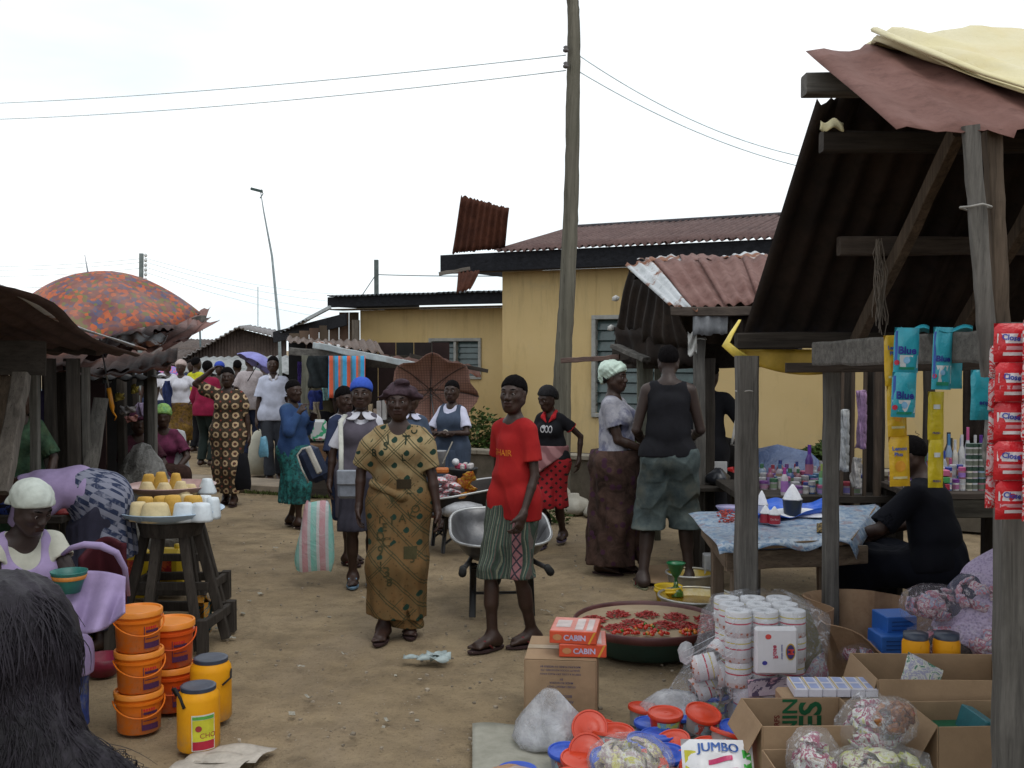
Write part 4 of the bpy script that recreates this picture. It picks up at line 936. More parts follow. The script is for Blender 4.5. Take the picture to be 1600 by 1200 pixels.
# upper strip between ridge and far slope
obj('roof_sheet',corr(Vector((GX+.14,4.62,2.80)),Vector((GX+3,4.62,2.80)),Vector((GX+3,4.37,ridge_z-.03)),Vector((GX+.14,4.37,ridge_z-.03)),20,.015,3,.002,.01,.02,5),UNDER,ST,True)
obj('ridge_beam',MB().bar(P(1256,133,4.33),P(1256,133,4.33)+Vector((3.2,0,.01)),.09,.085,bev=.006,seg=12,wob=.002),GREYX,ST)
obj('purlin',MB().bar(P(1283,221,4.50),P(1283,221,4.50)+Vector((3.0,.0,-.02)),.07,.085,bev=.006,seg=10,wob=.003),DKX,ST)
obj('purlin',MB().bar(P(1310,384,4.98),P(1310,384,4.98)+Vector((3.0,0,-.01)),.06,.085,seg=10,wob=.003),BRNX,ST)
obj('eave_beam',MB().bar(P(1150,532,5.50),P(1150,534,5.50)+Vector((3.1,0,0)),.08,.085,seg=10,wob=.004),DKX,ST)
obj('eave_board',MB().bar(P(1228,574,5.35),P(1228,574,5.35)+Vector((2.4,-.1,.02)),.045,.05,seg=8,wob=.003),BRNX,ST)
obj('rafter',MB().bar(P(1497,205,4.30),P(1338,535,5.42),.05,.075,seg=8,wob=.003),BRN,ST)
obj('rafter',MB().bar(P(1640,280,4.30),P(1490,535,5.42),.05,.075,seg=8,wob=.003),BRN,ST)
obj('tie_beam',MB().bar(P(1276,553,5.2),P(1545,541,3.72),.05,.115,bev=.005,seg=14,wob=.002),GREYX,ST)
obj('front_post',MB().bar(Vector((P(1168,600,5.38).x,5.38,-.05)),P(1167,556,5.38),.105,.09,bev=.006,seg=14,wob=.002),GREY,ST)
obj('front_post',MB().bar(Vector((P(1301,600,5.52).x,5.52,-.05)),P(1300,578,5.52),.075,.075,bev=.005,seg=14,wob=.002),GREY,ST)
obj('hanging_board',MB().bar(P(1547,588,3.48),P(1516,196,3.42),.052,.03,up=(0,1,0),bev=.004,seg=14,wob=.0015),GREY,ST)
obj('hanging_board',MB().bar(P(1566,588,3.52),P(1550,205,3.50),.05,.05,up=(0,1,0),bev=.004,seg=14,wob=.0015),BRN,ST)
obj('near_post',MB().bar(Vector((P(1592,600,3.42).x,3.42,-.05)),Vector((P(1592,600,3.42).x,3.46,1.885)),.105,.085,bev=.007,seg=20,wob=.003),GREY,ST)
obj('near_post',MB().bar(Vector((P(1592,600,3.42).x+.10,3.52,-.05)),Vector((P(1592,600,3.42).x+.10,3.50,1.87)),.10,.08,bev=.007,seg=20,wob=.003),DKW,ST)
obj('rear_post',MB().bar((GX+2.7,5.4,-.05),(GX+2.7,5.4,1.85),.1,.1,seg=8,wob=.003),BRN,ST)
for px,dy in ((1326,7.6),(1358,7.5),(1374,7.4),(1452,7.7)):
    obj('rear_post',MB().bar(Vector((P(px,600,dy).x,dy,-.05)),P(px,572,dy),.07,.05,seg=8,wob=.004),DKW,ST)
tie(ST,P(1531,322,3.42)+Vector((0,.03,0)),.05,.05); tie(ST,P(1167,611,5.38),.058,.05)
# hanging fibre tangle
mb = MB(); rr = random.Random(3)
for k_ in range(16):
    p = P(1373+rr.uniform(-4,6),372+rr.uniform(0,8),4.85); pts = [p]
    for j in range(9): p = p+Vector((rr.uniform(-.012,.014),rr.uniform(-.008,.008),-.05*rr.uniform(.5,1.2))); pts.append(p)
    mb.tube(pts,.0022,4)
one('raffia_bundle',mb,plain('dry fibre',(.14,.12,.10)),'tangled dry fibre strings hanging from the rafters of the near stall','string')
# tarpaulin over the roof
m = Mt('pale yellow tarpaulin'); n = m.noise(1.6,6,.6,dist=1); n2 = m.noise(9,5,.7,dist=.8); n3 = m.noise(3,4,.6)
c = m.mix(n.ramp(.3,.7),(.60,.53,.28),(.64,.59,.42)); c = m.mix(n3.ramp(.5,.7)*.35,c,(.58,.44,.16)); c = m.mix(n2.ramp(.64,.70)*.25,c,(.38,.31,.16)); TARP = wrinkle(m.done(c,.6,0,n2+n,.4,.02),.9)
TP = thing('tarpaulin','faded yellow tarpaulin thrown over the roof of the near stall','tarpaulin',(2.6,4.0,3.0))
def tarp(u,v):
    x = 1.47+u*2.8; tm = min(1.06,.04+(x-1.47)*2.35+.03*sin(x*9)); t = -.3+(tm+.3)*v
    base = near_roof(x,max(t,0)) if t > 0 else Vector((x,ridge_y-t*.9,ridge_z+t*.45))
    return base+Vector((0,0,.06+.02*sin(u*9+v*5)+.016*sin(u*23-v*11)+.016*abs(sin(v*15+u*9))+.012*abs(sin(u*31+v*17))))
obj('sheet',MB().slab(tarp,70,30,.004),TARP,TP,True)
mb = MB()
for k_ in range(2):
    pts = [tarp(min(1,max(0,u)),1.0-.035*k_)+Vector((0,-.01+.012*k_*sin(u*9+k_),.012+.010*sin(u*14+k_*2))) for u in np.linspace(0,1,26)]
    mb.tube(pts,[.020+.012*sin(i*1.3+k_*2)+.005*sin(i*2.9) for i in range(26)],8,flat=.4)
obj('rolled_edge',mb,TARP,TP,True)
m_g = plain('golden tarpaulin',(.50,.33,.04),.5,.3,5)
t = thing('tarpaulin','golden yellow plastic sheet hanging under the far eave of the near stall','tarpaulin',P(1200,556,5.6))
obj('sheet',MB().slab(lambda u,v: P(1150+u*230,546+v*(6+34*sin(u*PI*.9+.2)),5.58+.02*sin(u*20)),30,5,.003),m_g,t,True)
obj('folded_corner',MB().tube([P(1156,500,5.52),P(1144,520,5.5),P(1134,538,5.48),P(1150,552,5.46),P(1172,562,5.48)],[.012,.020,.028,.024,.014],8,flat=.35),plain('yellow plastic',(.72,.56,.10),.4),t,True)
one('plastic_scrap',MB().slab(lambda u,v: P(1282+u*36,202-v*14+4*sin(u*8),4.45+.05*v+.015*sin(u*9+v*4)),10,5,.003),TARP,'small crumpled yellow scrap lying on the top corner of the dark roof slope','plastic scrap',smooth=True)
# ---- second stall with the rusty roof
S2 = thing('market_stall','smaller stall with a rusty corrugated roof and one white-edged sheet','market stall',(1.8,8.6,0))
a0,a1,a2,a3 = P(1052,480,8.3),P(1290,476,8.1),P(1290,396,9.5),P(985,412,9.5)
def bl(u,v): return a0*(1-u)*(1-v)+a1*u*(1-v)+a2*u*v+a3*(1-u)*v
obj('roof_sheet',corr(bl(-.02,0),bl(.16,-.01),bl(.13,1.02),bl(-.03,1),3,.016,8,.003,.02,.03,2),GALV,S2,True)
for i in range(4): u0 = .12+i*.225; obj('roof_sheet',corr(bl(u0,0)+Vector((0,0,.006+.004*(i % 2))),bl(u0+.24,0)+Vector((0,0,.006+.004*(i % 2))),bl(u0+.24,1)+Vector((0,0,.01)),bl(u0,1)+Vector((0,0,.01)),3,.018,8,.003,.01,.01,30+i),RUS,S2,True)
for i in range(4): x0 = 1000+i*66; obj('rear_roof_sheet',corr(P(x0,408-i*2,9.5),P(x0+70,406-i*2,9.5),P(x0+60,401-i*2,9.9),P(x0-5,403-i*2,9.9),4,.01,3,.003,.02,.05,i),GALV if i % 2 == 0 else RUS,S2,True)
# dark far slope seen from the gable end
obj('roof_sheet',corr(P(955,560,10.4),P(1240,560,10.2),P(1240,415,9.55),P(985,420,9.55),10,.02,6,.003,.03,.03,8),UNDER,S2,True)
obj('gable_sheet',corr(P(958,520,10.2),P(1085,545,8.5),P(1058,480,8.45),P(984,424,9.5),7,.02,6,.003,.03,.05,12),UNDER,S2,True)
obj('gable_sheet',corr(P(960,566,9.9),P(1090,572,8.6),P(1085,520,8.6),P(962,512,9.9),5,.02,4,.003,.03,.08,14),UNDER,S2,True)
obj('hanging_sheet',corr(P(1082,524,8.28),P(1136,522,8.25),P(1138,488,8.25),P(1083,486,8.28),3,.014,3,.003,.01,.06,4),rust('dull grey sheet',(.12,.13,.14),(.26,.27,.29)),S2,True)
obj('hanging_sheet',corr(P(1138,530,8.3),P(1200,530,8.3),P(1200,488,8.3),P(1139,488,8.3),4,.02,3,.003,.03,.1,6),UNDER,S2,True)
obj('eave_beam',MB().bar(P(1048,487,8.32),P(1300,486,8.12),.07,.07,seg=8,wob=.006),BRNX,S2)
obj('eave_beam',MB().bar(P(960,560,9.9),P(1250,553,8.6),.07,.20,seg=8,wob=.006),DKX,S2)
obj('loose_plank',MB().bar(P(878,564,9.4),P(968,558,9.3),.14,.045,seg=8,wob=.005),woodh('pinkish plank',(.15,.10,.085),'X'),S2)
obj('loose_plank',MB().bar(P(960,540,9.3),P(1010,562,9.0),.1,.04,seg=6,wob=.005),GREYX,S2)
p = P(1093,600,8.45); obj('front_post',MB().bar((p.x,p.y,-.05),P(1093,527,8.45),.085,.085,bev=.006,seg=12,wob=.004),GREY,S2)
p = P(1109,600,8.6); obj('front_post',MB().bar((p.x,p.y,-.05),P(1109,560,8.6),.075,.07,seg=12,wob=.004),DKW,S2)
for px,w_,d_ in ((1012,.10,9.9),(1028,.06,10.0),(1000,.05,9.2)): p = P(px,600,d_); obj('rear_post',MB().bar((p.x,p.y,-.05),P(px,560,d_),w_,.05,seg=8,wob=.004),wood('greenish post',(.15,.15,.12)),S2)
tie(S2,P(1092,530,8.45),.06,.055,plain('white rag',(.5,.5,.48)))
rg = MB().slab(lambda u,v: P(1075+u*14,518+v*36+4*sin(u*6),8.36+.02*sin(u*7+v*9)),6,10,.003); obj('rag',rg,plain('white rag',(.45,.45,.43)),S2,True)
for (px,py) in ((962,466),(955,512)): obj('plastic_wad',MB().lathe([(.001,-.03),(.03,-.02),(.035,.01),(.001,.03)],8,P(px,py,9.9),wob=lambda a,z: 1+.3*sin(a*3+z*50)),plain('white rag',(.5,.5,.48)),S2,True)
# white cord by the post
one('cord',MB().tube([P(1152,645,8.6),P(1146,680,8.6),P(1143,695,8.6),P(1150,696,8.6),P(1153,650,8.6)],.012,5),plain('white cord',(.55,.53,.5)),'white plastic cord hanging beside the second stall post','cord',smooth=True)

# ---- near left-hand stall
L1 = thing('market_stall','dark near stall at the left edge with a sagging curled roof sheet','market stall',(-3.4,6,0))
def l1(x,t): return Vector((x,5.0+t*2.2,2.09-t*.33))
for i in range(4):
    x1 = -2.50-i*.80; x0 = x1-.86
    def fn(u,v,x0=x0,x1=x1,i=i):
        p = l1(x0+(x1-x0)*u,v); p.z += .014*sin(u*6*2*PI)+.004*i+(.03*sin(v*5+1)*u**3 if i == 0 else 0)+.012*sin(v*7+i)
        if i == 0: p.x += .05*sin(v*9)*u**4+(.07*sin(v*4)*u**6)
        return p
    obj('roof_sheet',MB().slab(fn,36,12,.002),rust('brown curled roof sheet',(.05,.032,.027),(.10,.065,.055)),L1,True)
for i in range(4): x0 = -3.3-i*.78; obj('added_shade_sheet',corr((x0,-1.5,2.35+.004*i),(x0+.82,-1.5,2.35+.004*i),(x0+.82,4.9,2.2+.004*i),(x0,4.9,2.2+.004*i),6,.015,4,.002),UNDER,L1,True)  # unseen sheets, added to cut the sky light on the left
for i in range(10): obj('side_board',MB().bbox((-5.8,4.2+i*.72,1.05),(.03,.71,2.1),.003),DKW,L1)  # unseen boards, added to block light from the left
obj('curled_edge',MB().tube([l1(-2.50,v)+Vector((.02*sin(v*12),0,.015+.02*sin(v*7+1))) for v in np.linspace(0,1,16)],[.012+.014*abs(sin(v*4+.5)) for v in np.linspace(0,1,16)],8,flat=.35),GALV,L1,True)
obj('cross_board',MB().bar(P(-140,556,5.9),P(72,560,6.1),.03,.20,seg=8,wob=.003),DKX,L1)
obj('cross_beam',MB().bar(P(-140,520,6.6),P(150,545,6.9),.08,.08,seg=8,wob=.005),DKX,L1)
obj('leaning_post',MB().bar(P(2,770,5.6),P(34,585,5.9),.085,.07,seg=8,wob=.004),wood('grey brown post',(.12,.105,.09)),L1)
obj('leaning_post',MB().bar(P(-12,740,5.9),P(8,590,6.1),.11,.07,seg=8,wob=.004),BRN,L1)
obj('post',MB().bar((P(53,600,7.0).x,7.0,-.05),P(53,575,7.0),.055,.055,seg=8,wob=.004),wood('grey post',(.13,.125,.11)),L1)
for px,d_,w_ in ((78,8.2,.08),(114,8.0,.09),(96,9.6,.06),(104,9.0,.04)): obj('post',MB().bar((P(px,600,d_).x,d_,-.05),P(px,560,d_),w_,.06,seg=8,wob=.004),DKW,L1)
# ---- second left-hand stall with layered rusty sheets
L2 = thing('market_stall','left stall with ragged layers of rusty roofing under the orange umbrella','market stall',(-3.3,8.6,0))
LAY = [((140,552),(262,548),(345,492),(168,520),8.3,9.2,RED,.05),((165,556),(290,520),(330,497),(180,512),8.5,9.4,rust('mauve brown sheet',(.12,.07,.065),(.20,.13,.12)),.05),((60,580),(262,583),(278,548),(90,560),8.4,9.8,RB,.03),
       ((150,575),(275,562),(278,545),(170,556),8.7,9.6,RB,.04),((-60,570),(120,572),(160,548),(-40,545),8.8,9.9,RB,.03),((240,520),(318,512),(330,486),(236,500),9.0,9.8,RED,.06),((100,596),(255,594),(268,578),(120,580),9.0,10.4,UNDER,.02)]
for i,(q0,q1,q2,q3,da,db,m_,rg_) in enumerate(LAY): obj('roof_sheet',corr(P(*q0,da),P(*q1,da),P(*q2,db),P(*q3,db),6,.013,8,.003,.05,rg_,40+i),m_,L2,True)
obj('galvanised_flap',corr(P(182,540,8.2),P(240,538,8.2),P(262,520,8.5),P(190,528,8.5),3,.015,4,.002,.05,.1,4),GALV,L2,True)
obj('roof_pole',MB().bar(P(318,498,9.2),P(270,512,9.6),.06,.06),GREYX,L2)
for px,d_,w_,m_ in ((237,9.6,.07,wood('grey post',(.15,.14,.125))),(230,9.9,.06,DKW),(134,8.3,.055,wood('grey post',(.15,.14,.125))),(126,8.9,.07,DKW),(190,10.6,.08,DKW),(212,11.5,.06,DKW)): obj('post',MB().bar((P(px,600,d_).x,d_,-.05),P(px,574,d_),w_,w_,seg=8,wob=.004),m_,L2)
obj('leaning_board',MB().bar(P(136,770,8.2),P(158,622,8.4),.11,.03,up=(0,1,0),seg=8,wob=.004),wood('grey plank',(.15,.14,.125)),L2)
for i in range(10):
    x = -7.6+i*.36; obj('back_board',MB().bbox((x,11.8,.95),(.345,.03,1.9),.003),plain('shade-dark board',(.016+.006*(i % 3),.015,.015),.95,.3,3),L2)  # the stall interior's darkness is put into these near-black boards
for i in range(10):
    x = -8.6+i*.5; obj('rear_roof_sheet',corr((x,6.9,1.82),(x+.54,6.9,1.82),(x+.54,12,2.0),(x,12,2.0),5,.014,4,.003,.02,0,i),RB,L2,True) if x+.54 < -3.75 else None
# ---- stalls in the middle distance, left of the yellow house
M1 = thing('market_stall','middle stall with silvery sloping roof edge, hung with clothes','market stall',(P(540,600,14).x,14,0))
obj('roof_sheet',corr(P(445,531,14.2),P(600,552,13.3),P(585,535,17),P(450,524,17),12,.02,4,.003,.04,.02,3),rust('brown shed roof',(.09,.065,.055),(.15,.11,.09)),M1,True)
obj('roof_sheet',corr(P(488,541,13.6),P(650,572,12.9),P(640,563,14.5),P(500,534,15),10,.015,4,.003,.03,.03,4),GALV,M1,True)
obj('roof_edge',MB().bar(P(490,539,13.55),P(652,571,12.85),.03,.075,seg=10,wob=.006),plain('silver flashing',(.36,.41,.43),.45,.3,6,(.2,.1,.06)),M1)
obj('header_beam',MB().bar(P(453,549,13.8),P(560,556,13.4),.05,.10,seg=6,wob=.004),GREYX,M1)
obj('post',MB().bar((P(476,600,13.6).x,13.6,-.05),P(478,555,13.6),.10,.08,seg=10,wob=.006),wood('greenish post',(.15,.15,.12)),M1)
obj('post',MB().bar((P(655,600,13.2).x,13.2,-.05),P(652,572,13.2),.07,.06,seg=10,wob=.006),DKW,M1)
for i in range(9):
    x = P(440,600,16).x+i*.28; obj('back_board',MB().bbox((x+.14,16.5,.95),(.27,.03,1.9),.003),plain('shade-dark board',(.02+.006*(i % 3),.02,.02),.95,.3,3),M1)  # back boards carry the dim interior in their colour
obj('roof_sheet',corr(P(590,560,13.5),P(752,585,13.8),P(745,575,15.5),P(600,553,15.5),8,.015,4,.003,.04,.05,9),RB,M1,True)
obj('roof_pole',MB().bar(P(640,556,13.4),P(762,580,13.6),.05,.05,seg=6,wob=.01),DKX,M1)
obj('side_board',MB().bar(P(480,560,14),P(640,566,16.4),.03,.2),DKX,M1)
# striped cloth, black garments, hanging bits
m = Mt('striped woven cloth'); x,y,z = m.xyz(); uu = ((x*4.6)+.0).fr(); c = m.pick(uu,[(.62,.12,.06),(.62,.12,.06),(.12,.20,.22),(.06,.30,.55),(.06,.30,.55),(.62,.13,.07),(.20,.20,.20),(.05,.33,.60),(.05,.33,.60)]); n = m.noise(8,4,.6); c = m.mix(n.ramp(.5,.7)*.35,c,(.04,.06,.08)); STRIPE = m.done(c,.8,0,n,.3,.02)
cl = P(514,618,13.0); 
one('striped_cloth',MB().slab(lambda u,v: P(513+u*57,622-v*66,13.0)+Vector((0,.03*sin(u*14+v),0)),24,8,.006),STRIPE,'orange and blue striped cloth hanging in the middle stall','cloth',smooth=True)
def hung(name,px0,px1,py0,py1,d,col,label,cat,seed=0):
    rr = random.Random(seed); ph = rr.uniform(0,6)
    def fn(u,v):
        w_ = 1-.25*abs(v-.5)+.12*sin(v*9+ph); return P((px0+px1)/2+(u-.5)*(px1-px0)*w_,py1-(py1-py0)*v,d)+Vector((0,-.06*sin(u*PI)+.03*sin(u*11+v*5+ph),0))
    return one(name,MB().slab(fn,14,12,.02),plain(name+str(seed),col,.85,.5,14),label,cat,smooth=True)
hung('hanging_jacket',480,515,556,606,13.1,(.013,.017,.019),'black glossy jacket hanging beside the grey post of the middle stall','jacket',1)
hung('hanging_dress',466,474,565,640,13.9,(.035,.02,.11),'dark violet dress hanging left of the grey post','dress',2)
hung('hanging_cloth',482,505,610,640,13.4,(.02,.03,.14),'dark blue cloth hanging below the black jacket','cloth',3)
hung('hanging_towel',505,514,602,625,13.3,(.25,.42,.42),'pale turquoise towel behind the girl with the blue cap','towel',4)
hung('hanging_cloth',488,500,628,668,13.2,(.20,.17,.13),'beige cloth strip hanging in the middle stall','cloth',5)
hung('hanging_cloth',255,268,595,640,17.5,(.02,.03,.09),'dark navy cloth hanging at the left stall post under the small umbrella','cloth',7)
# counter with boxes
CT = thing('stall_counter','dark wooden counter carrying boxes in the middle stall','counter',(P(585,650,13.5).x,13.5,0)); c0 = P(560,657,13.3); c1 = P(672,657,13.3); zc = c0.z
obj('counter_top',MB().bbox(((c0.x+c1.x)/2,13.6,zc-.02),(c1.x-c0.x,.6,.04)),DKX,CT)
for x in (c0.x+.05,c1.x-.05):
    for yy in (13.35,13.85): obj('leg',MB().bbox((x,yy,(zc-.04)/2-.02),(.05,.05,zc-.0)),DKW,CT)
for i,(px,w_,h_,col,lab) in enumerate(((568,.05,.22,(.36,.10,.03),'orange-topped beige carton'),(578,.05,.20,(.45,.36,.24),'cream carton'),(586,.05,.14,(.4,.32,.26),'small tan carton'),(592,.06,.24,(.52,.5,.5),'white carton with grey stripe'),(600,.05,.25,(.50,.49,.48),'white upright carton'))):
    p = P(px,657,13.38); one('carton',MB().bbox((p.x,13.45,zc+h_/2),(w_,.12,h_)),plain('carton'+str(i),col,.7,.2),lab+' standing on the dark counter behind the blue-capped girl','carton','cartons on the dark counter')
# pale pink-green bag hung at grey post
m = Mt('flowered bag'); v = m.voro(9,'Color'); n = m.noise(6,2,.5); c = m.pick(n.ramp(.3,.7),[(.42,.44,.44),(.42,.44,.44),(.05,.3,.16),(.6,.62,.62),(.55,.1,.2)]); FLB = m.done(c,.6)
one('shopping_bag',MB().bbox(P(498,672,12.9),(.19,.1,.26),.03),FLB,'flowered white shopping bag standing behind the backpack girl','bag')
one('crate',MB().bbox(P(496,707,12.9),(.24,.25,.22),.01),plain('brown crate',(.12,.07,.04)),'brown box beneath the flowered shopping bag','box')
one('market_table',MB().bbox((P(500,735,12.9).x,13.0,.12),(.5,.4,.24),.01),DKX,'low dark plinth under the brown box of the middle stall','plinth')
# ================================================================ people
WHT = plain('white cotton',(.50,.50,.55),.85,.12,20); NAVY = plain('navy cotton',(.022,.03,.065),.85,.3,12); BLK = plain('black cotton',(.010,.010,.013),.85,.3,12)
FLIP = plain('dark rubber sole',(.05,.03,.03),.7); STRAPR = plain('red strap',(.16,.03,.035),.6)
def wp(root,k,which):  # world place of a joint
    a = root.rotation_euler.z; v = Vector(getattr(k,which).tolist()); return root.location+MR(a,3,'Z') @ v
def pt(px,py): g = G(px,py); return (g.x,g.y,0)
def sdfchild(root,name,prims,m,disp=None,hh=None):
    return child(root,name,sdf_mesh(name,prims,hh or KS[root.name][1],disp),m)
# ---- 1 woman in the alphabet print
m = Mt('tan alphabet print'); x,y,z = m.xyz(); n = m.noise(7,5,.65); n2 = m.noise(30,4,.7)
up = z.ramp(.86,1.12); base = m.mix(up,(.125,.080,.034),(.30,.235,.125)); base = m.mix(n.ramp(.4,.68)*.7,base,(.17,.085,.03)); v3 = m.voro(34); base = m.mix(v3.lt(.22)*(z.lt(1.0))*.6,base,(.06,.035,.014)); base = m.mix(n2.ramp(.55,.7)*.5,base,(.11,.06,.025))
a_ = (x+z)*6.3; b_ = (x-z)*6.3
def line(q,c0,w_): return ((q.fr()-c0).abs()).lt(w_)
ln = line(a_,.12,.028).mxx(line(a_,.26,.028)).mxx(line(b_,.5,.022).mxx(line(b_,.62,.022))*m.noise(4,1,.5).gt(.5))
ca = (a_.fr()-.62).abs(); cb = (b_.fr()-.12).abs(); r2 = (ca*ca+cb*cb).sqrt(); cell = m.noise(3.1,0,.5).gt(.44); dots = r2.lt(.17)*cell
c = m.mix(ln*.85,base,(.035,.04,.02)); c = m.mix(dots,c,(.012,.035,.024)); ALPH = m.done(c,.8,0,n2,.3,.006)
k1 = skeleton(1.57,True,build=1.04,lf=(.065,-.02),rf=(-.095,-.17),lw=(.125,-.06,-.515),rw=(-.14,.0,-.50),hyaw=0,rt=-8,lt=10,hlean=2)
p1 = person(k1,pt(625,985),0,'walking woman in tan alphabet-print blouse and wrapper with a dark tied headscarf',h=.006,hair='none',skinc=(.038,.019,.014))
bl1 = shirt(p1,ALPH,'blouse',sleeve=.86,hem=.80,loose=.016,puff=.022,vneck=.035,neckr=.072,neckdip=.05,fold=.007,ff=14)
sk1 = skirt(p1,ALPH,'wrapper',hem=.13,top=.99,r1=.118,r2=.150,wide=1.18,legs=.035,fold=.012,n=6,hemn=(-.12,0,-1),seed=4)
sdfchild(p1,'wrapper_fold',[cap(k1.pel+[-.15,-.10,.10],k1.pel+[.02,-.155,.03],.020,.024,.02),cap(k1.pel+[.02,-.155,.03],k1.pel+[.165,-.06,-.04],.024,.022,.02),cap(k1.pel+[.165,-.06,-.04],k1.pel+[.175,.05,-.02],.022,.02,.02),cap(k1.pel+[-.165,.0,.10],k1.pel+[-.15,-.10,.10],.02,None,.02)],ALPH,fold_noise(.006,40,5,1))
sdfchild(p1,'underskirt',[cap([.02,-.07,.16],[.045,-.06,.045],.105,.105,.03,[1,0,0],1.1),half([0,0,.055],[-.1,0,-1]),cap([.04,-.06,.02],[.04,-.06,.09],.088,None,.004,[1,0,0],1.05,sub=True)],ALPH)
bv = bvh_front(bl1); mb = MB()
for (t_,u,v,s_,r_) in (('I',-.085,1.30,.05,0),('U',.10,1.285,.05,0),('J',-.06,1.235,.05,.2),('T',.052,1.225,.06,0),('S',-.072,1.19,.05,.1),('B',-.15,1.145,.05,0),('L',.04,1.12,.045,0)):
    child(p1,'printed_letter',text(MB(),t_,s_*1.3,cloth_fn(bv,u,v),r_,.012).mesh('printed_letter'),plain('print green',(.02,.03,.018),.9))
bv = bvh_front(sk1); mb = MB()
for (t_,u,v,s_,r_) in (('O',.115,.80,.05,.3),('K',.09,.765,.05,.3),('A',.035,.745,.05,0),('I',-.03,.73,.05,0),('T',-.105,.735,.05,0),('E',-.075,.69,.05,0),('D',-.10,.635,.055,0),('C',-.062,.60,.06,0),('9',-.095,.55,.06,.1),('1',-.09,.46,.06,0),('3',-.055,.425,.07,0),('8',-.04,.36,.05,0),('A',.06,.90,.05,.6),('M',-.02,.87,.05,.5),('5',.10,.50,.05,.1)):
    child(p1,'printed_letter',text(MB(),t_,s_*1.35,cloth_fn(bv,u,v),r_,.012).mesh('printed_letter'),plain('print brown',(.045,.04,.018),.9))
for (u0,v0,u1,v1) in ((.045,.50,.125,.575),): quad(mb,cloth_fn(bv,0,0,.003),u0,v0,u1,v1,6)
child(p1,'printed_patch',mb.mesh('printed_patch'),plain('print brown',(.045,.04,.018),.9))
mb = MB(); quad(mb,cloth_fn(bvh_front(bl1),0,0,.004),-.005,.925,.085,.985,6); child(p1,'printed_patch',mb.mesh('printed_patch'),plain('print dark',(.03,.022,.012),.9))
H_ = lambda k,x_,f_,z_: headT(k,x_,f_,z_)
SCARF1 = plain('purple black scarf',(.045,.028,.036),.85,.5,30,(.11,.08,.10),.5)
sdfchild(p1,'headscarf',[ell(H_(k1,0,-.02,.035),(.088,.102,.088),.01,k1.Rh),half(H_(k1,0,.09,.052),k1.Rh @ [0,-.42,-1],.004),ell(H_(k1,-.07,-.03,.03),(.035,.05,.04),.03),cap(H_(k1,-.075,0,.03),H_(k1,-.135,.02,.025),.022,.008,.03),ell(H_(k1,.07,-.02,.05),(.04,.05,.04),.03),cap(H_(k1,.08,0,.06),H_(k1,.14,.0,.02),.026,.014,.03),cap(H_(k1,.14,.0,.02),H_(k1,.155,.0,-.01),.012,.006,.02),
    cap(H_(k1,.10,-.01,.03),H_(k1,.125,.0,-.06),.02,.022,.02),cap(H_(k1,.125,.0,-.06),H_(k1,.13,.0,-.105),.018,.007,.02),cap(H_(k1,-.078,.045,.06),H_(k1,.078,.045,.062),.014,None,.01),ell(H_(k1,.02,.03,.125),(.05,.04,.018),.02)],SCARF1,fold_noise(.005,55,2,1),.006)
mb = MB().tube([k1.nk+np.array([.062*cos(t),-.02-.075*sin(t),-.015-.075*max(0,sin(t))]) for t in np.linspace(-.2,PI+.2,18)],.0035,5); child(p1,'necklace',mb.mesh('necklace',None,True),plain('beads',(.25,.16,.10),.4))
sandals(p1,FLIP,plain('brown strap',(.06,.03,.02)))
# ---- 2 boy in the red tee
m = Mt('red tee cotton'); n = m.noise(5,5,.6); n2 = m.noise(60,3,.7); REDT = m.done(m.mix(n.ramp(.3,.7),(.25,.009,.011),(.35,.018,.016)),.88,0,n2,.2,.003)
m = Mt('striped shorts cloth'); x,y,z = m.xyz(); th = m.noise(3,3,.6); s_ = ((x+th*.022)*34); c = m.pick(s_.fr(),[(.035,.055,.04),(.06,.075,.065),(.16,.17,.12),(.035,.05,.045),(.05,.09,.07),(.10,.08,.07),(.035,.05,.04)]); n = m.noise(60,3,.7)
pn = x.ramp(.070,.074)*(1-x.ramp(.128,.132))*y.lt(.02); zz = ((z*14).fr()-.5).abs()*.056; dd = ((x-.100).abs()-zz).abs().lt(.006); pk = m.mix(dd,(.24,.11,.12),(.035,.03,.04)); c = m.mix(pn,c,pk); SHORTS = m.done(m.mix(n.ramp(.5,.7)*.4,c,(.02,.02,.02)),.9,0,n,.3,.004)
k2 = skeleton(1.64,False,build=.82,twist=-4,hyaw=14,hlean=0,lf=(.075,.09),rf=(-.07,-.13),lt=-26,rt=-16,lw=(.05,-.14,-.50),rw=(-.07,.06,-.51),le=(.4,1,0),re=(-.6,1,0))
p2 = person(k2,pt(803,1006),-38,'teenage boy in red T-shirt and striped knee shorts beside the empty wheelbarrow',h=.006,curl=(.7,.5),skinc=(.037,.019,.0135))
ts = shirt(p2,REDT,'t_shirt',sleeve=.66,hem=.80,loose=.017,neckr=.060,neckdip=.018,fold=.007,ff=11,seed=3,flare=-.004)
trousers(p2,SHORTS,'shorts',hem=.44,r=.09,r2=.098,loose=.03,fold=.009,seed=2)
sandals(p2,FLIP,STRAPR)
a = rad_(38); bv = bvh_front(ts); mb = MB(); text(mb,'GHAIR',.052,lambda u,v: (lambda o: (lambda hit: (hit[0]+hit[1]*.002) if hit[0] else o)(bv.ray_cast(o,Vector((-sin(.25),cos(.25),0)))))(Vector((sin(.25)*1.0,-cos(.25)*1.0,1.175+v))+Vector((cos(.25),sin(.25),0))*(-.045+u)),0,.008)
child(p2,'chest_lettering',mb.mesh('chest_lettering'),plain('orange print',(.55,.16,.02),.8))
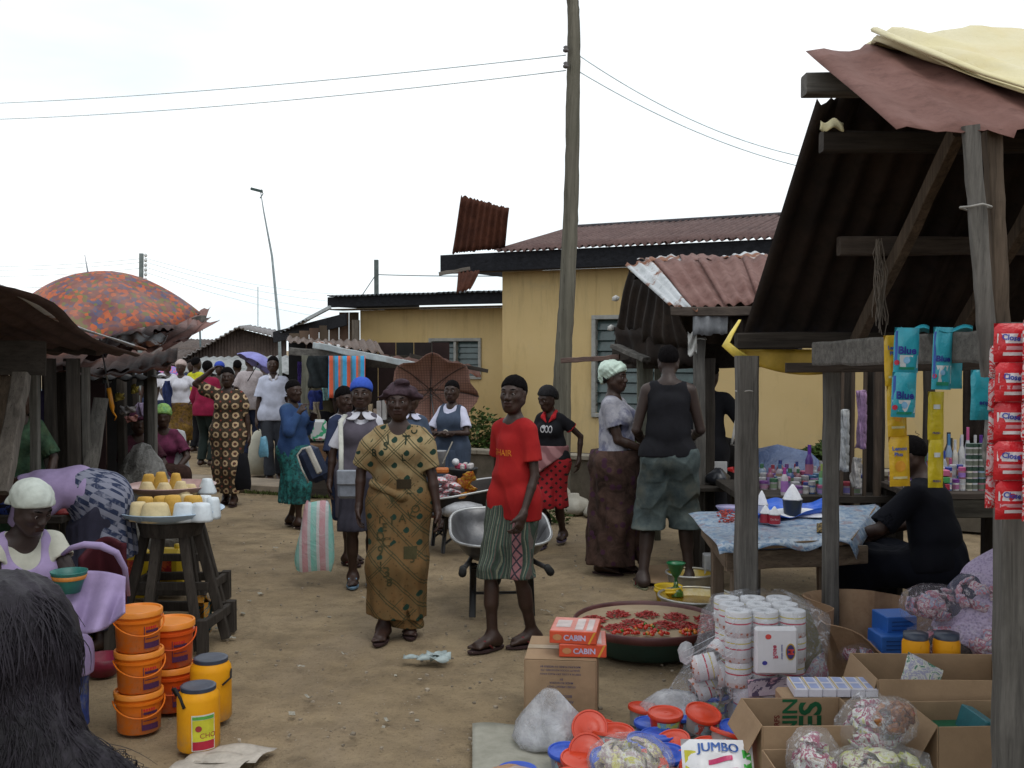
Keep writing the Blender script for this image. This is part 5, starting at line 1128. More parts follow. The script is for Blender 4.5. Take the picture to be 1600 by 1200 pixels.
# ---- 3 girl with blue cap
GREYP = plain('grey violet pinafore',(.085,.075,.095),.88,.22,9)
k3 = skeleton(1.55,True,build=.95,lf=(.085,-.02),rf=(-.075,-.06),lw=(.09,-.06,-.53),rw=(-.13,-.03,-.51),hyaw=-4,hlean=-3)
p3 = person(k3,pt(566,908),6,'schoolgirl in blue cap, white collar and grey pinafore walking with a striped bag',h=.0065,hair='none')
shirt(p3,WHT,'blouse',sleeve=.82,hem=.9,loose=.010,fold=.005,ff=16,neckr=.06)
shirt(p3,GREYP,'pinafore',sleeveless=True,hem=.55,loose=.030,flare=.01,neckr=.078,neckdip=.085,fold=.006,extra=[cap(k3.ls+[.045,0,.05],k3.ls+[.06,0,-.13],.05,.05,.01,sub=True),cap(k3.rs+[-.045,0,.05],k3.rs+[-.06,0,-.13],.05,.05,.01,sub=True)])
skirt(p3,plain('dark grey skirt',(.035,.033,.045),.88),hem=.46,top=.90,r1=.125,r2=.15,wide=1.15,legs=.03,fold=.010)
def peter_pan(root,k,m,hh=0):
    s = k.s; o = None
    for q in (-1,1):
        def fn(u,v):
            t = .07+u*2.7; r1 = .118*(1-.55*max(0,1-u/.16)**2)*(1-.25*max(0,(u-.8)/.2)); r = .056+(r1-.056)*v; c_ = cos(t)
            z_ = .012-(r-.056)*(.50+.62*max(0,c_)+.1*max(0,-c_))+.004*sin(u*14)
            return Vector((k.nk+k.Rt @ (np.array([q*sin(t)*r*1.14,-c_*r*1.06-.004,z_])*s)).tolist())
        o = child(root,'collar',MB().slab(fn,30,6,.007*q).mesh('collar',None,True),m)
    return o
peter_pan(p3,k3,WHT)
sdfchild(p3,'cap',[ell(H_(k3,0,-.018,.05),(.088,.100,.086),.01,k3.Rh),half(H_(k3,0,.09,.056),k3.Rh @ [0,-.35,-1],.004)],plain('royal blue knit',(.035,.085,.42),.85,.15,50,bsc=200),fold_noise(.0015,90,1))
sandals(p3,plain('pale blue sole',(.16,.26,.36)),plain('pale blue strap',(.18,.30,.42)))
t = thing('shoulder_bag','small grey shoulder bag hanging on the pale strap of the blue-capped schoolgirl','bag',wp(p3,k3,'pel'))
c = P(546,757,7.55); mb = MB()
t.location = (c.x,c.y,c.z)
mb = MB().bbox(c,(.165,.07,.20),.02); obj('bag_body',mb,plain('grey canvas',(.20,.22,.26),.8,.2,20),t,True,auto=40)
obj('flap',MB().bbox(c+Vector((.0,-.040,.055)),(.168,.02,.11),.012),plain('grey canvas light',(.24,.26,.30),.8,.2,20),t,True,auto=40)
obj('strap',MB().tube([c+Vector((-.06,0,.09)),P(533,700,7.68),P(532,660,7.80),P(540,648,7.95)],[.018]*4,8,flat=.25),plain('cream strap',(.42,.42,.38)),t,True)
# striped carrier bag
m = Mt('striped carrier plastic'); x,y,z = m.xyz(); q = (x*7.5+.12); c_ = m.pick(q.fr(),[(.22,.48,.43),(.50,.50,.50),(.50,.26,.29),(.50,.26,.29),(.45,.47,.48),(.20,.50,.44)]); n = m.noise(12,4,.6,dist=1); SBAG = m.done(m.mix(n.ramp(.4,.65)*.3,c_,(.5,.52,.52)),.45,0,n,.5,.02)
def bag_shape(px,d,top,bot,wt,wb,thick=.09,lean=0,seed=0):
    rr = random.Random(seed); ph = [rr.uniform(0,6) for _ in range(4)]; mb = MB(); n_ = 28
    def pr(a,v):
        py = top+(bot-top)*v; w_ = (wt+(wb-wt)*min(1,v*1.25)**.7)*(1-.12*max(0,v-.88)/.12); cx = px+lean*v
        c0 = P(cx,py,d); hw_ = w_/2*d/F_PX; th_ = thick*(.15+.85*sin(min(1,v*1.1)*PI*.9)**.6)*(1 if v < .97 else .6)
        x_ = math.copysign(abs(cos(a))**.7,cos(a)); return c0+Vector((x_*hw_,sin(a)*th_/2,.008*sin(a*3+ph[0])))*(1+.04*sin(a*5+v*7+ph[1]))
    mb.grid(lambda u,v: pr(u*2*PI,v),n_,14); return mb
one('carrier_bag',bag_shape(497,7.95,783,892,34,62,.12,-6),SBAG,'green, pink and white striped carrier bag held by the blue-capped schoolgirl','bag',smooth=True)
# ---- 4 girl with backpack
k4 = skeleton(1.47,True,build=.95,twist=0,lf=(.08,.0),rf=(-.05,-.1),hyaw=-10,hlean=6,rw=(-.02,-.15,-.48),lw=(.05,-.1,-.5))
p4 = person(k4,pt(538,876),52,'schoolgirl with short hair and white collar half hidden behind the blue-capped girl',h=.008,hair='short')
shirt(p4,NAVY,'jersey',sleeve=1.0,hem=.85,loose=.02); skirt(p4,NAVY,hem=.42,top=.92,r1=.12,r2=.15,wide=1.1); peter_pan(p4,k4,WHT,hh=.008); sandals(p4,FLIP,STRAPR)
t = thing('backpack','dark blue backpack with cream panels hanging off the half-hidden schoolgirl','backpack',P(492,725,8.6)); c = P(490,725,8.55)
R_ = MR(rad_(-24),3,'Y')
obj('pack_body',MB().bbox(c,(.17,.16,.30),.045,R_),plain('navy nylon',(.02,.028,.055),.6,.3,14),t,True,auto=35)
obj('side_panel',MB().bbox(c+R_ @ Vector((.03,-.075,.03)),(.05,.03,.24),.012,R_),plain('cream nylon',(.42,.40,.36),.6),t,True,auto=35)
obj('piping',MB().tube([c+R_ @ Vector(q) for q in ((-.085,-.06,-.12),(-.088,-.07,0),(-.075,-.07,.12),(-.02,-.07,.15),(.05,-.07,.14))],.008,6),plain('cream nylon',(.42,.40,.36),.6),t,True)
# ---- 5 woman in blue sweater and teal skirt
m = Mt('teal print'); v = m.voro(26,'Distance'); n = m.noise(22,4,.7); c = m.mix(n.ramp(.42,.6),(.015,.06,.065),(.03,.17,.165)); c = m.mix(v.lt(.16),c,(.03,.03,.015)); c = m.mix(((v-.26).abs()).lt(.04),c,(.015,.03,.03)); TEAL = m.done(c,.8,0,n,.3,.005)
m = Mt('blue knit'); n = m.noise(9,4,.6); x,y,z = m.xyz(); c = m.mix(n.ramp(.3,.7),(.020,.045,.125),(.035,.075,.18)); sh_ = z.ramp(1.18,1.30)*n.ramp(.35,.6); c = m.mix(sh_*.6,c,(.10,.17,.17)); BLUEK = m.done(c,.9,0,m.noise(120,2,.6),.4,.004)
k5 = skeleton(1.47,True,build=1.0,lf=(.06,.10),rf=(-.06,-.12),hyaw=-14,hlean=4,rw=(.02,-.19,-.02),re=(-.4,-.5,-1),lw=(.02,-.16,-.10),le=(.4,-.3,-1))
p5 = person(k5,pt(459,820),62,'woman in blue sweater and teal print skirt with a hand raised to her mouth',h=.009)
shirt(p5,BLUEK,'sweater',long_=True,hem=.80,loose=.022); skirt(p5,TEAL,hem=.27,top=.95,r1=.12,r2=.185,wide=1.05,legs=.03,fold=.014,seed=8); sandals(p5,FLIP,None)
# ---- 6 boy in white shirt
k6 = skeleton(1.71,False,build=.95,lf=(.08,.03),rf=(-.06,-.16),lw=(.07,-.05,-.53),rw=(-.07,-.03,-.53),hyaw=-6)
p6 = person(k6,pt(428,751),14,'tall youth in short-sleeved white school shirt and dark trousers carrying a blue bag',h=.011)
shirt(p6,plain('bluish white cotton',(.44,.47,.58),.85,.12,16),'school_shirt',sleeve=.78,hem=.82,loose=.028,vneck=.06,neckr=.066,fold=.008,ff=13)
sdfchild(p6,'collar',[cap(k6.nk+[.05,-.0,.012],k6.nk+[.04,-.085,-.03],.022,.02,.01),cap(k6.nk+[-.05,0,.012],k6.nk+[-.04,-.085,-.03],.022,.02,.01),cap(k6.nk+[.04,-.085,-.03],k6.nk+[.015,-.10,-.075],.02,.008,.01),cap(k6.nk+[-.04,-.085,-.03],k6.nk+[-.015,-.10,-.075],.02,.008,.01)],WHT)
trousers(p6,plain('charcoal trousers',(.025,.028,.036)),hem=.09,r=.075,r2=.07); sandals(p6,plain('grey sole',(.1,.1,.12)),None)
one('carrier_bag',bag_shape(412,12.1,682,714,8,16,.08),plain('pale blue film',(.12,.30,.42),.4,.3,20),'small pale blue plastic bag in the white-shirted youth\'s hand','bag',smooth=True)
# ---- 7 woman in ring print
m = Mt('ring print cloth'); x,y,z = m.xyz(); u_ = x*9.2+.5; v_ = z*9.2; du = u_.fr()-.5; dv = v_.fr()-.5; r_ = (du*du+dv*dv).sqrt(); n = m.noise(40,3,.7); w_ = m.noise(50,2,.5)
ring = ((r_-.245).abs()+(w_-.5)*.18).lt(.085); core = (r_+(w_-.5)*.1).lt(.11); u2 = (x*9.2).fr()-.5; v2 = (v_+.5).fr()-.5; r3 = (u2*u2+v2*v2).sqrt(); c = m.mix(n.ramp(.4,.6),(.035,.026,.018),(.055,.04,.025)); c = m.mix(ring,c,(.42,.30,.18)); c = m.mix(core,c,(.10,.04,.03)); c = m.mix(r3.lt(.10),c,(.20,.05,.035)); RING = m.done(c,.85,0,n,.2,.004)
k7 = skeleton(1.58,True,build=1.08,lf=(.07,-.02),rf=(-.06,.16),hyaw=6,rw=(-.05,-.05,.30),re=(-1,-.1,.25),lw=(.11,.02,-.52),hlean=2)
p7 = person(k7,pt(357,787),4,'woman in brown ring-print dress walking up the lane with one arm on her head',h=.009)
shirt(p7,RING,'blouse',sleeve=.55,hem=.80,loose=.018,puff=.01,vneck=.02,neckr=.07); skirt(p7,RING,hem=.14,top=.96,r1=.122,r2=.15,wide=1.2,legs=.03,fold=.012,seed=11); sandals(p7,FLIP,None)
one('handbag',bag_shape(380,10.9,708,765,10,26,.10),BLK,'black drooping bag at the ring-print woman\'s left hand','bag',smooth=True)
# ---- far lane people
def far(px,py,H,yaw,label,topm,botm,kind='skirt',hair='short',h=.014,sleeve=.7,sk=None,scarf=None,hem=.15,**kw):
    k = skeleton(H,kind == 'skirt',**kw); p = person(k,pt(px,py),yaw,label,h=h,eyes=False,hair=hair,hands=(0,0))
    shirt(p,topm,'top',sleeve=sleeve,hem=.80,loose=.02,long_=sleeve > 1)
    if kind == 'skirt': skirt(p,botm,hem=hem,top=.96,r1=.12,r2=.16,legs=.03)
    else: trousers(p,botm,hem=.09,r=.08,r2=.075)
    if scarf: sdfchild(p,'headscarf',[ell(H_(k,0,-.02,.035),(.094,.108,.095),.01,k.Rh),half(H_(k,0,.09,.05),k.Rh @ [0,-.5,-1],.004)],scarf,fold_noise(.004,60,2,1),.014)
    return p,k
CRIM = plain('crimson cotton',(.22,.012,.045),.85,.25,9); YELB = plain('lime yellow cotton',(.42,.42,.02),.85); GDP = plain('gold brown print',(.13,.075,.015),.85,.7,22,(.03,.02,.05),.9)
far(322,727,1.62,165,'person in crimson top and dark trousers walking away beside the ring-print woman',CRIM,plain('dark green trousers',(.012,.02,.018)),'trousers',lw=(.07,-.08,-.5),lean=8,sleeve=1.2)
far(284,712,1.60,5,'woman in white blouse and gold-brown wrapper facing up the lane, pale headscarf',WHT,GDP,scarf=plain('pink scarf',(.40,.32,.30)),lw=(.1,-.18,-.35),rw=(-.1,-.18,-.35),hem=.28)
far(308,706,1.66,150,'person in lime yellow shirt behind the crimson one',YELB,BLK,'trousers',h=.018)
far(392,717,1.72,188,'man in pale checked shirt and dark trousers seen from behind in the lane',plain('pale pink check',(.40,.36,.37),.85,.2,30),NAVY,'trousers',lw=(.08,-.1,-.5))
far(262,704,1.62,40,'person in white top beneath the small blue umbrella',WHT,NAVY,h=.018)
far(344,700,1.55,10,'far woman with blue headscarf just left of the ring-print woman\'s shoulder',plain('brown print',(.06,.04,.03)),BLK,scarf=plain('blue scarf',(.03,.06,.35)),h=.018)
far(372,703,1.6,200,'far person in dark clothes behind the ring-print woman\'s right shoulder',BLK,BLK,'trousers',h=.018)
far(240,700,1.65,30,'far dark-clothed person at the left stall post in the lane',BLK,NAVY,h=.018)
far(300,696,1.6,20,'far shadowy person at the end of the market lane',NAVY,BLK,'trousers',h=.02)
far(412,700,1.6,170,'far person in grey-brown clothes left of the white-shirted youth',plain('grey brown',(.07,.06,.05)),BLK,h=.02)
far(506,740,1.62,-20,'stallholder in olive clothes in the shadow of the middle stall',plain('olive cotton',(.07,.06,.035)),BLK,h=.016)
far(545,735,1.6,10,'shadowed person in dark clothes inside the middle stall behind the cartons',BLK,NAVY,h=.018)
# ---- 12, 13 schoolgirls beyond the wheelbarrow
PIN = plain('slate blue pinafore',(.055,.075,.115),.88,.2,9)
k12 = skeleton(1.47,True,build=.92,lf=(.08,0),rf=(-.08,-.02),hyaw=10,hlean=-2,lw=(-.12,-.20,-.24),rw=(.12,-.18,-.27),le=(1,.1,-.6),re=(-1,.1,-.6))
p12 = person(k12,(P(706,600,10.6).x,10.6,0),-22,'schoolgirl with folded arms in slate pinafore standing before the tan umbrella',h=.008)
shirt(p12,plain('lilac white cotton',(.52,.53,.66),.85,.12,16),'blouse',sleeve=.75,hem=.9,loose=.014)
shirt(p12,PIN,'pinafore',sleeveless=True,hem=.6,loose=.034,neckr=.075,neckdip=.11,extra=[cap(k12.ls+[.045,0,.05],k12.ls+[.06,0,-.13],.05,.05,.01,sub=True),cap(k12.rs+[-.045,0,.05],k12.rs+[-.06,0,-.13],.05,.05,.01,sub=True)])
skirt(p12,PIN,hem=.42,top=.92,r1=.125,r2=.16); sandals(p12,FLIP,None)
child(p12,'bracelet',MB().tube([k12.lw+np.array([.028*cos(a),.0,.028*sin(a)]) for a in np.linspace(0,2*PI,12)],.006,6),plain('pale bangle',(.5,.48,.42)))
k13 = skeleton(1.42,True,build=.95,hyaw=0)
p13 = person(k13,(P(641,600,9.7).x,9.7,0),5,'schoolgirl hidden behind the alphabet-print woman, only her white collar showing',h=.011)
shirt(p13,PIN,'pinafore',sleeve=.7,hem=.85,loose=.02); skirt(p13,PIN,hem=.42,top=.92,r1=.12,r2=.15); peter_pan(p13,k13,plain('lilac white cotton',(.52,.53,.66),.85,.12,16),hh=.009)
# ---- 14 girl in black polo with red collar
REDC = plain('red collar cotton',(.42,.02,.025),.85,.2,12)
m = Mt('red check skirt'); x,y,z = m.xyz(); ck = ((((x+z)*13).fr()-.5).abs()).lt(.20)*((((x-z)*13).fr()-.5).abs()).lt(.20); n = m.noise(8,3,.6); RCK = m.done(m.mix(ck,m.mix(n.ramp(.3,.7),(.22,.01,.015),(.34,.02,.025)),(.02,.012,.012)),.85,0,n,.2,.01)
m = Mt('pink striped wrap'); x,y,z = m.xyz(); w_ = m.noise(3,3,.6); st_ = (((x*.8+z)*44+w_*9).sin()).ramp(-.2,.6); PWRAP = m.done(m.mix(st_,(.20,.09,.095),(.33,.17,.175)),.9,0,w_,.3,.01)
k14 = skeleton(1.45,True,build=.90,twist=-5,hyaw=-26,hlean=20,lean=4,lf=(.06,.20,.10),rf=(-.05,-.16),rt=-10,lt=5,lw=(.16,.10,-.44),le=(1,.8,0),rw=(.0,-.12,-.50))
p14 = person(k14,pt(862,850),-22,'girl in black polo with red collar and pink wrap over a red checked skirt',h=.008,hair='none')
shirt(p14,BLK,'polo_shirt',sleeve=.5,hem=.93,loose=.014,vneck=.06,neckr=.06,extra=[])
sdfchild(p14,'collar',[cap(k14.nk+[.048,0,.01],k14.nk+[.05,-.075,-.035],.02,.022,.012),cap(k14.nk+[-.048,0,.01],k14.nk+[-.05,-.075,-.035],.02,.022,.012),cap(k14.nk+[.05,-.075,-.035],k14.nk+[.012,-.10,-.085],.022,.006,.012),cap(k14.nk+[-.05,-.075,-.035],k14.nk+[-.012,-.10,-.085],.022,.006,.012)],REDC)
for q,e in ((k14.ls+(k14.le-k14.ls)*.5,k14.le-k14.ls),(k14.rs+(k14.re-k14.rs)*.5,k14.re-k14.rs)): sdfchild(p14,'sleeve_trim',[cap(q-unit(e)*.008,q+unit(e)*.006,.058,.058,.004),half(q+unit(e)*.008,unit(e),.002),half(q-unit(e)*.010,-unit(e),.002)],REDC)
skirt(p14,RCK,hem=.40,top=.95,r1=.112,r2=.175,wide=1.0,legs=.02,fold=.016,seed=6,n=5)
sdfchild(p14,'wrap',[cap(k14.pel+[0,0,.10],k14.pel+[-.02,-.02,-.10],.135,.150,.05,[1,0,0],1.15),cap(k14.pel+[-.03,-.03,-.08],k14.pel+[-.06,-.05,-.30],.13,.10,.06),half(k14.pel+[.0,-.0,-.06],[.75,0,-1],.004),half(k14.pel+[0,0,.13],[0,0,1],.003)],PWRAP,skirt_fold(.008,8,[0,0],.9,.4,5))
sdfchild(p14,'hair',hair_prims(k14,.012,.03)+[ell(H_(k14,0,-.09,-.01),(.04,.04,.05),.03)],plain('braided hair',(.014,.013,.015),.8,.5,70,bs=1,bsc=160),fold_noise(.003,110,3,1))
mb = MB(); bv = bvh_front(child(p14,'chest_print',MB().box((0,0,-1),(.001,.001,.001)),BLK)) if False else None
tsb = [o for o in p14.children if o.name.startswith('polo')][0]; bv = bvh_front(tsb); mb = MB()
for (u,v_,r0) in ((-.045,1.07,.030),(-.005,1.07,.030),(.035,1.07,.030)):
    fn = cloth_fn(bv,u,v_,.003)
    for i in range(18): a0,a1 = 2*PI*i/18,2*PI*(i+1)/18; mb.add([fn(cos(a0)*r0*.7,sin(a0)*r0*1.1),fn(cos(a1)*r0*.7,sin(a1)*r0*1.1),fn(cos(a1)*r0*.45,sin(a1)*r0*.75),fn(cos(a0)*r0*.45,sin(a0)*r0*.75)],[(0,1,2,3)])
mb.add([cloth_fn(bv,-.035,1.09,.004)(.016*cos(a),.016*sin(a)) for a in np.linspace(0,2*PI,13)[:-1]],[tuple(range(12))])
child(p14,'chest_print',mb.mesh('chest_print'),plain('silver print',(.42,.42,.44),.4)); sandals(p14,plain('lilac sole',(.10,.08,.13)),plain('lilac strap',(.14,.11,.20)))
# ---- 15 woman in pale ruffled cap
m = Mt('grey tie-dye tee'); n = m.noise(9,4,.7,dist=.8); n2 = m.noise(5,4,.6); c = m.mix(n.ramp(.35,.6),(.20,.20,.24),(.34,.34,.38)); c = m.mix(n2.ramp(.5,.62)*.8,c,(.055,.06,.12)); TIED = m.done(c,.88,0,m.noise(60,3,.7),.2,.004)
m = Mt('maroon print wrapper'); n = m.noise(7,5,.7,dist=.6); v = m.voro(12); c = m.mix(n.ramp(.35,.65),(.022,.013,.010),(.085,.050,.040)); c = m.mix(v.lt(.28)*.8,c,(.055,.020,.045)); MARW = m.done(c,.9,0,n,.3,.02)
k15 = skeleton(1.69,True,build=1.12,hyaw=-6,hlean=2,lf=(.06,-.02),rf=(-.06,.10),rt=-5,rw=(.06,-.30,-.36),re=(-.5,.9,-.6),lw=(.0,-.32,-.36),le=(.6,.7,-.4),lean=-3)
p15 = person(k15,pt(963,893),68,'woman in pale ruffled cap, grey tie-dye top and long maroon wrapper standing in profile',h=.007,hair='none',curl=(.9,.9))
shirt(p15,TIED,'tee',sleeve=.62,hem=.88,loose=.016,extra=[],neckr=.062); skirt(p15,MARW,'wrapper',hem=.075,top=1.0,r1=.155,r2=.20,wide=1.05,legs=.055,fold=.022,n=5,tw=5,seed=3,extra=[ell(k15.pel+[0,-.10,.07],(.13,.12,.13),.08),ell(k15.pel+[0,.08,-.03],(.13,.12,.13),.08)])
sdfchild(p15,'ruffled_cap',[ell(H_(k15,0,-.03,.05),(.098,.118,.088),.02,k15.Rh),half(H_(k15,0,.085,.058),k15.Rh @ [0,-.62,-1],.004),ell(H_(k15,0,-.10,-.02),(.05,.035,.06),.03)],plain('mint white satin',(.46,.58,.50),.45,.25,14,bs=.4,bsc=30),fold_noise(.007,70,6,1))
sdfchild(p15,'hair',hair_prims(k15,.004,.02),plain('hair',(.012,.011,.012),.8,.4,60,bs=.8,bsc=260),fold_noise(.0022,110,3,1)); sandals(p15,FLIP,None)
# ---- 16 man in black vest, from behind
m = Mt('faded denim'); n = m.noise(6,5,.7); n2 = m.noise(90,3,.7); x,y,z = m.xyz(); c = m.mix(n.ramp(.35,.68),(.042,.058,.062),(.10,.125,.12)); c = m.mix(m.noise(3,4,.7).ramp(.5,.7)*.5,c,(.14,.12,.085)); DENIM = m.done(c,.9,0,n2+n,.4,.005)
k16 = skeleton(1.86,False,build=.98,lf=(.17,.02),rf=(-.15,-.10),lt=12,rt=-25,lw=(.03,-.22,-.37),rw=(-.03,-.26,-.34),le=(.3,1,-.1),re=(-.3,1,-.2),hlean=16,lean=4)
p16 = person(k16,pt(1043,916),172,'tall bareheaded man in black vest and faded denim shorts seen from behind',h=.007,skinc=(.038,.024,.020))
shirt(p16,BLK,'vest',sleeveless=True,hem=.90,loose=.012,neckr=.07,neckdip=.06,extra=[cap(k16.ls+[.03,.0,.10],k16.ls+[.045,.0,-.12],.058,.05,.01,sub=True),cap(k16.rs+[-.03,.0,.10],k16.rs+[-.045,.0,-.12],.058,.05,.01,sub=True)],fold=.005)
trousers(p16,DENIM,'denim_shorts',hem=.39,top=.96,r=.112,r2=.120,loose=.045,fold=.016,seed=6)
# back pocket and side pocket on the shorts
dn = [o for o in p16.children if o.name.startswith('denim')][0]; bv = bvh_front(dn)
def back_fn(u0,v0,lift=.006):
    def fn(u,v):
        hit = bv.ray_cast(Vector((u0+u,2,v0+v)),Vector((0,-1,0))); return (hit[0]+Vector((0,lift,0))) if hit[0] else Vector((u0+u,.12,v0+v))
    return fn
mb = MB(); mb.grid(lambda a,b: back_fn(0,0)(.035+.13*a,.80+.14*b),6,6); child(p16,'back_pocket',mb.mesh('back_pocket',None,True),DENIM)
mb = MB(); mb.grid(lambda a,b: back_fn(0,0,.008)(.13+.07*a,.60+.11*b),4,5); child(p16,'cargo_pocket',mb.mesh('cargo_pocket',None,True),DENIM)
sandals(p16,plain('pale rubber sole',(.22,.22,.14)),STRAPR)
# ---- 17 dark companion
k17 = skeleton(1.72,False,lw=(.10,-.30,-.38),rw=(-.1,-.2,-.4),hlean=20,lean=10)
p17 = person(k17,(P(1101,600,8.9).x,8.9,0),150,'person in black long sleeves leaning over the powder table behind the grey post',h=.010,eyes=False)
shirt(p17,BLK,'sweater',long_=True,hem=.8,loose=.02); trousers(p17,BLK,hem=.09,r=.08,r2=.075)
# ---- seated ones
def sit_wrap(root,k,m,name='skirt',r=.10,hem=.14,extra=(),fold=.01,seed=1):
    P_ = [cap(k.pel+[0,0,.06],k.pel-[0,0,.02],r+.04,r+.05,.05,[1,0,0],1.2)]
    for h_,n_,a_ in ((k.lh,k.lk,k.la),(k.rh,k.rk,k.ra)): P_ += [cap(h_,n_,r+.01,r-.01,.10),cap(n_,a_,r-.015,r+.01,.10)]
    P_ += [cap((k.lh+k.rh)/2,(k.lk+k.rk)/2,r,r-.02,.1),cap((k.lk+k.rk)/2,(k.la+k.ra)/2,r-.02,r,.1),half([0,0,hem],[0,0,-1])]+list(extra)
    return sdfchild(root,name,P_,wrinkle(m),fold_noise(fold,14,seed,.6))
LILAC = plain('lilac cotton',(.30,.235,.40),.85,.18,8); SATIN = plain('cream top',(.42,.42,.36),.8,.15,10)
k20 = skeleton(1.50,True,zp=.60,build=1.18,lean=24,hyaw=34,hlean=26,hs=.97,lf=(.20,-.48),rf=(-.14,-.44),lk=(.3,-.6,1),rk=(-.3,-.6,1),lw=(-.02,-.33,-.33),rw=(.14,-.36,-.31),le=(1,.2,-.7),re=(-1,.2,-.7),twist=10)
g = P(36,745,4.9)
p20 = person(k20,(g.x-.06,4.95,0),28,'seated woman in white headscarf and lilac apron holding a small green bowl',h=.0065,hair='none',curl=(.9,.9),skinc=(.034,.021,.019))
shirt(p20,SATIN,'blouse',sleeve=.35,hem=.95,loose=.014,neckr=.075,neckdip=.05); shirt(p20,LILAC,'apron',sleeveless=True,hem=.8,loose=.024,neckr=.085,neckdip=.12,extra=[cap(k20.ls+[.035,0,.05],k20.ls+[.05,0,-.13],.06,.055,.01,sub=True),cap(k20.rs+[-.035,0,.05],k20.rs+[-.05,0,-.13],.06,.055,.01,sub=True)])
sit_wrap(p20,k20,LILAC,'apron_skirt',.100,.34); sit_wrap(p20,k20,plain('blue yellow print',(.02,.035,.13),.85,.6,14,(.25,.22,.03),.8),'underskirt',.085,.12)
sdfchild(p20,'headscarf',[ell(H_(k20,0,-.02,.042),(.090,.106,.088),.01,k20.Rh),half(H_(k20,0,.09,.052),k20.Rh @ [0,-.45,-1],.004),ell(H_(k20,.0,-.105,-.02),(.045,.035,.045),.03),cap(H_(k20,-.03,-.11,-.03),H_(k20,-.04,-.115,-.12),.022,.014,.02)],plain('white scarf',(.46,.50,.46),.8,.15,20),fold_noise(.004,50,2,1))
sandals(p20,FLIP,None)
one('stool',MB().bbox((p20.location.x,p20.location.y+.05,.21),(.42,.34,.42),.01),DKW,'low dark wooden stool under the woman in the lilac apron','stool')
hb = (wp(p20,k20,'lw')+wp(p20,k20,'rw'))/2+Vector((.03,-.10,-.03)); hb = P(108,905,4.45)
t = thing('bowl','small green plastic bowl held in the lap of the seated woman','bowl',hb-Vector((0,0,.06)))
obj('bowl_wall',MB().lathe([(.0,-.055),(.045,-.055),(.062,0),(.072,.035),(.076,.037),(.074,.030),(.062,-.005),(.043,-.048),(.0,-.048)],24,hb),plain('green plastic',(.02,.14,.12),.45,.3,12),t,True)
obj('stripe',MB().lathe([(.0655,.002),(.0715,.020),(.0735,.020),(.067,.002)],24,hb),plain('orange stripe',(.45,.16,.02),.5),t,True)
one('lilac_cloth',MB().slab(lambda u,v: P(92+u*104,902+v*88*(.55+.45*sin(u*PI*.75+.6))-10*sin(u*PI)*(1-v),4.55-.14*v+.035*sin(u*13+v*4)*(v+.2)),34,20,.006),LILAC,'lilac cloth draped over the seated woman\'s knees down to the ground','cloth',smooth=True)
# maroon cloth bundle with lilac rim
def drum(u,v):
    a = -.35+u*2.6; r_ = 1.0-.08*v; return P(122+72*cos(a*-1+PI*.0)*r_*.0+(u*76),872-34*sin(min(1,u*1.1)*PI*.75)+v*(98+12*sin(u*6)),4.95+.16*sin(u*PI))
one('maroon_cloth',MB().slab(drum,20,12,.02),plain('dark maroon cloth',(.055,.010,.015),.9,.3,8),'dark maroon cloth hanging beside the seated woman\'s lilac sleeve','cloth',smooth=True)
one('lilac_roll',MB().tube([P(98,866,4.85),P(112,856,4.8),P(132,851,4.78),P(158,853,4.76),P(182,864,4.78),P(195,888,4.82),P(201,930,4.88)],[.010,.016,.020,.022,.020,.016,.010],12,flat=.8),LILAC,'lilac folded cloth lying over the maroon one by the seated woman','cloth',smooth=True)
# bending woman behind
m = Mt('blue grey check cloth'); x,y,z = m.xyz(); ck = (((x*15).fr()-.5)*((z*15+y*9).fr()-.5)).gt(0); n = m.noise(14,4,.6,dist=1); c = m.mix(ck*n.ramp(.35,.5),(.20,.21,.27),(.025,.035,.075)); CHK = m.done(c,.88,0,n,.3,.01)
k21 = skeleton(1.60,True,build=1.1,lean=88,side=0,hlean=70,zp=.93,lf=(.1,.02),rf=(-.1,.0),lw=(.08,-.10,-.50),rw=(-.06,-.14,-.50),hyaw=0)
g = P(150,745,6.35)
p21 = person(k21,(g.x,6.35,0),-62,'woman bending forward with a blue-grey checked cloth over her back, behind the seated woman',h=.010,eyes=False)
shirt(p21,LILAC,'blouse',sleeve=.9,hem=1.0,loose=.016); skirt(p21,plain('dark print skirt',(.03,.03,.05),.9),hem=.14,top=.95,r1=.13,r2=.17,wide=1.15,legs=.03)
sdfchild(p21,'checked_cloth',[cap(k21.pel+[0,.03,.02],k21.wai+[0,0,.0],.155,.13,.06,[1,0,0],1.3),cap(k21.pel+[0,.04,.0],k21.pel+[0,.06,-.30],.165,.17,.08,[1,0,0],1.25),half(k21.pel+[0,0,-.33],[0,0,-1]),half(k21.wai+[0,-.06,0],k21.Rt @ [0,0,1])],CHK,skirt_fold(.012,9,[0,0],.9,.5,3))
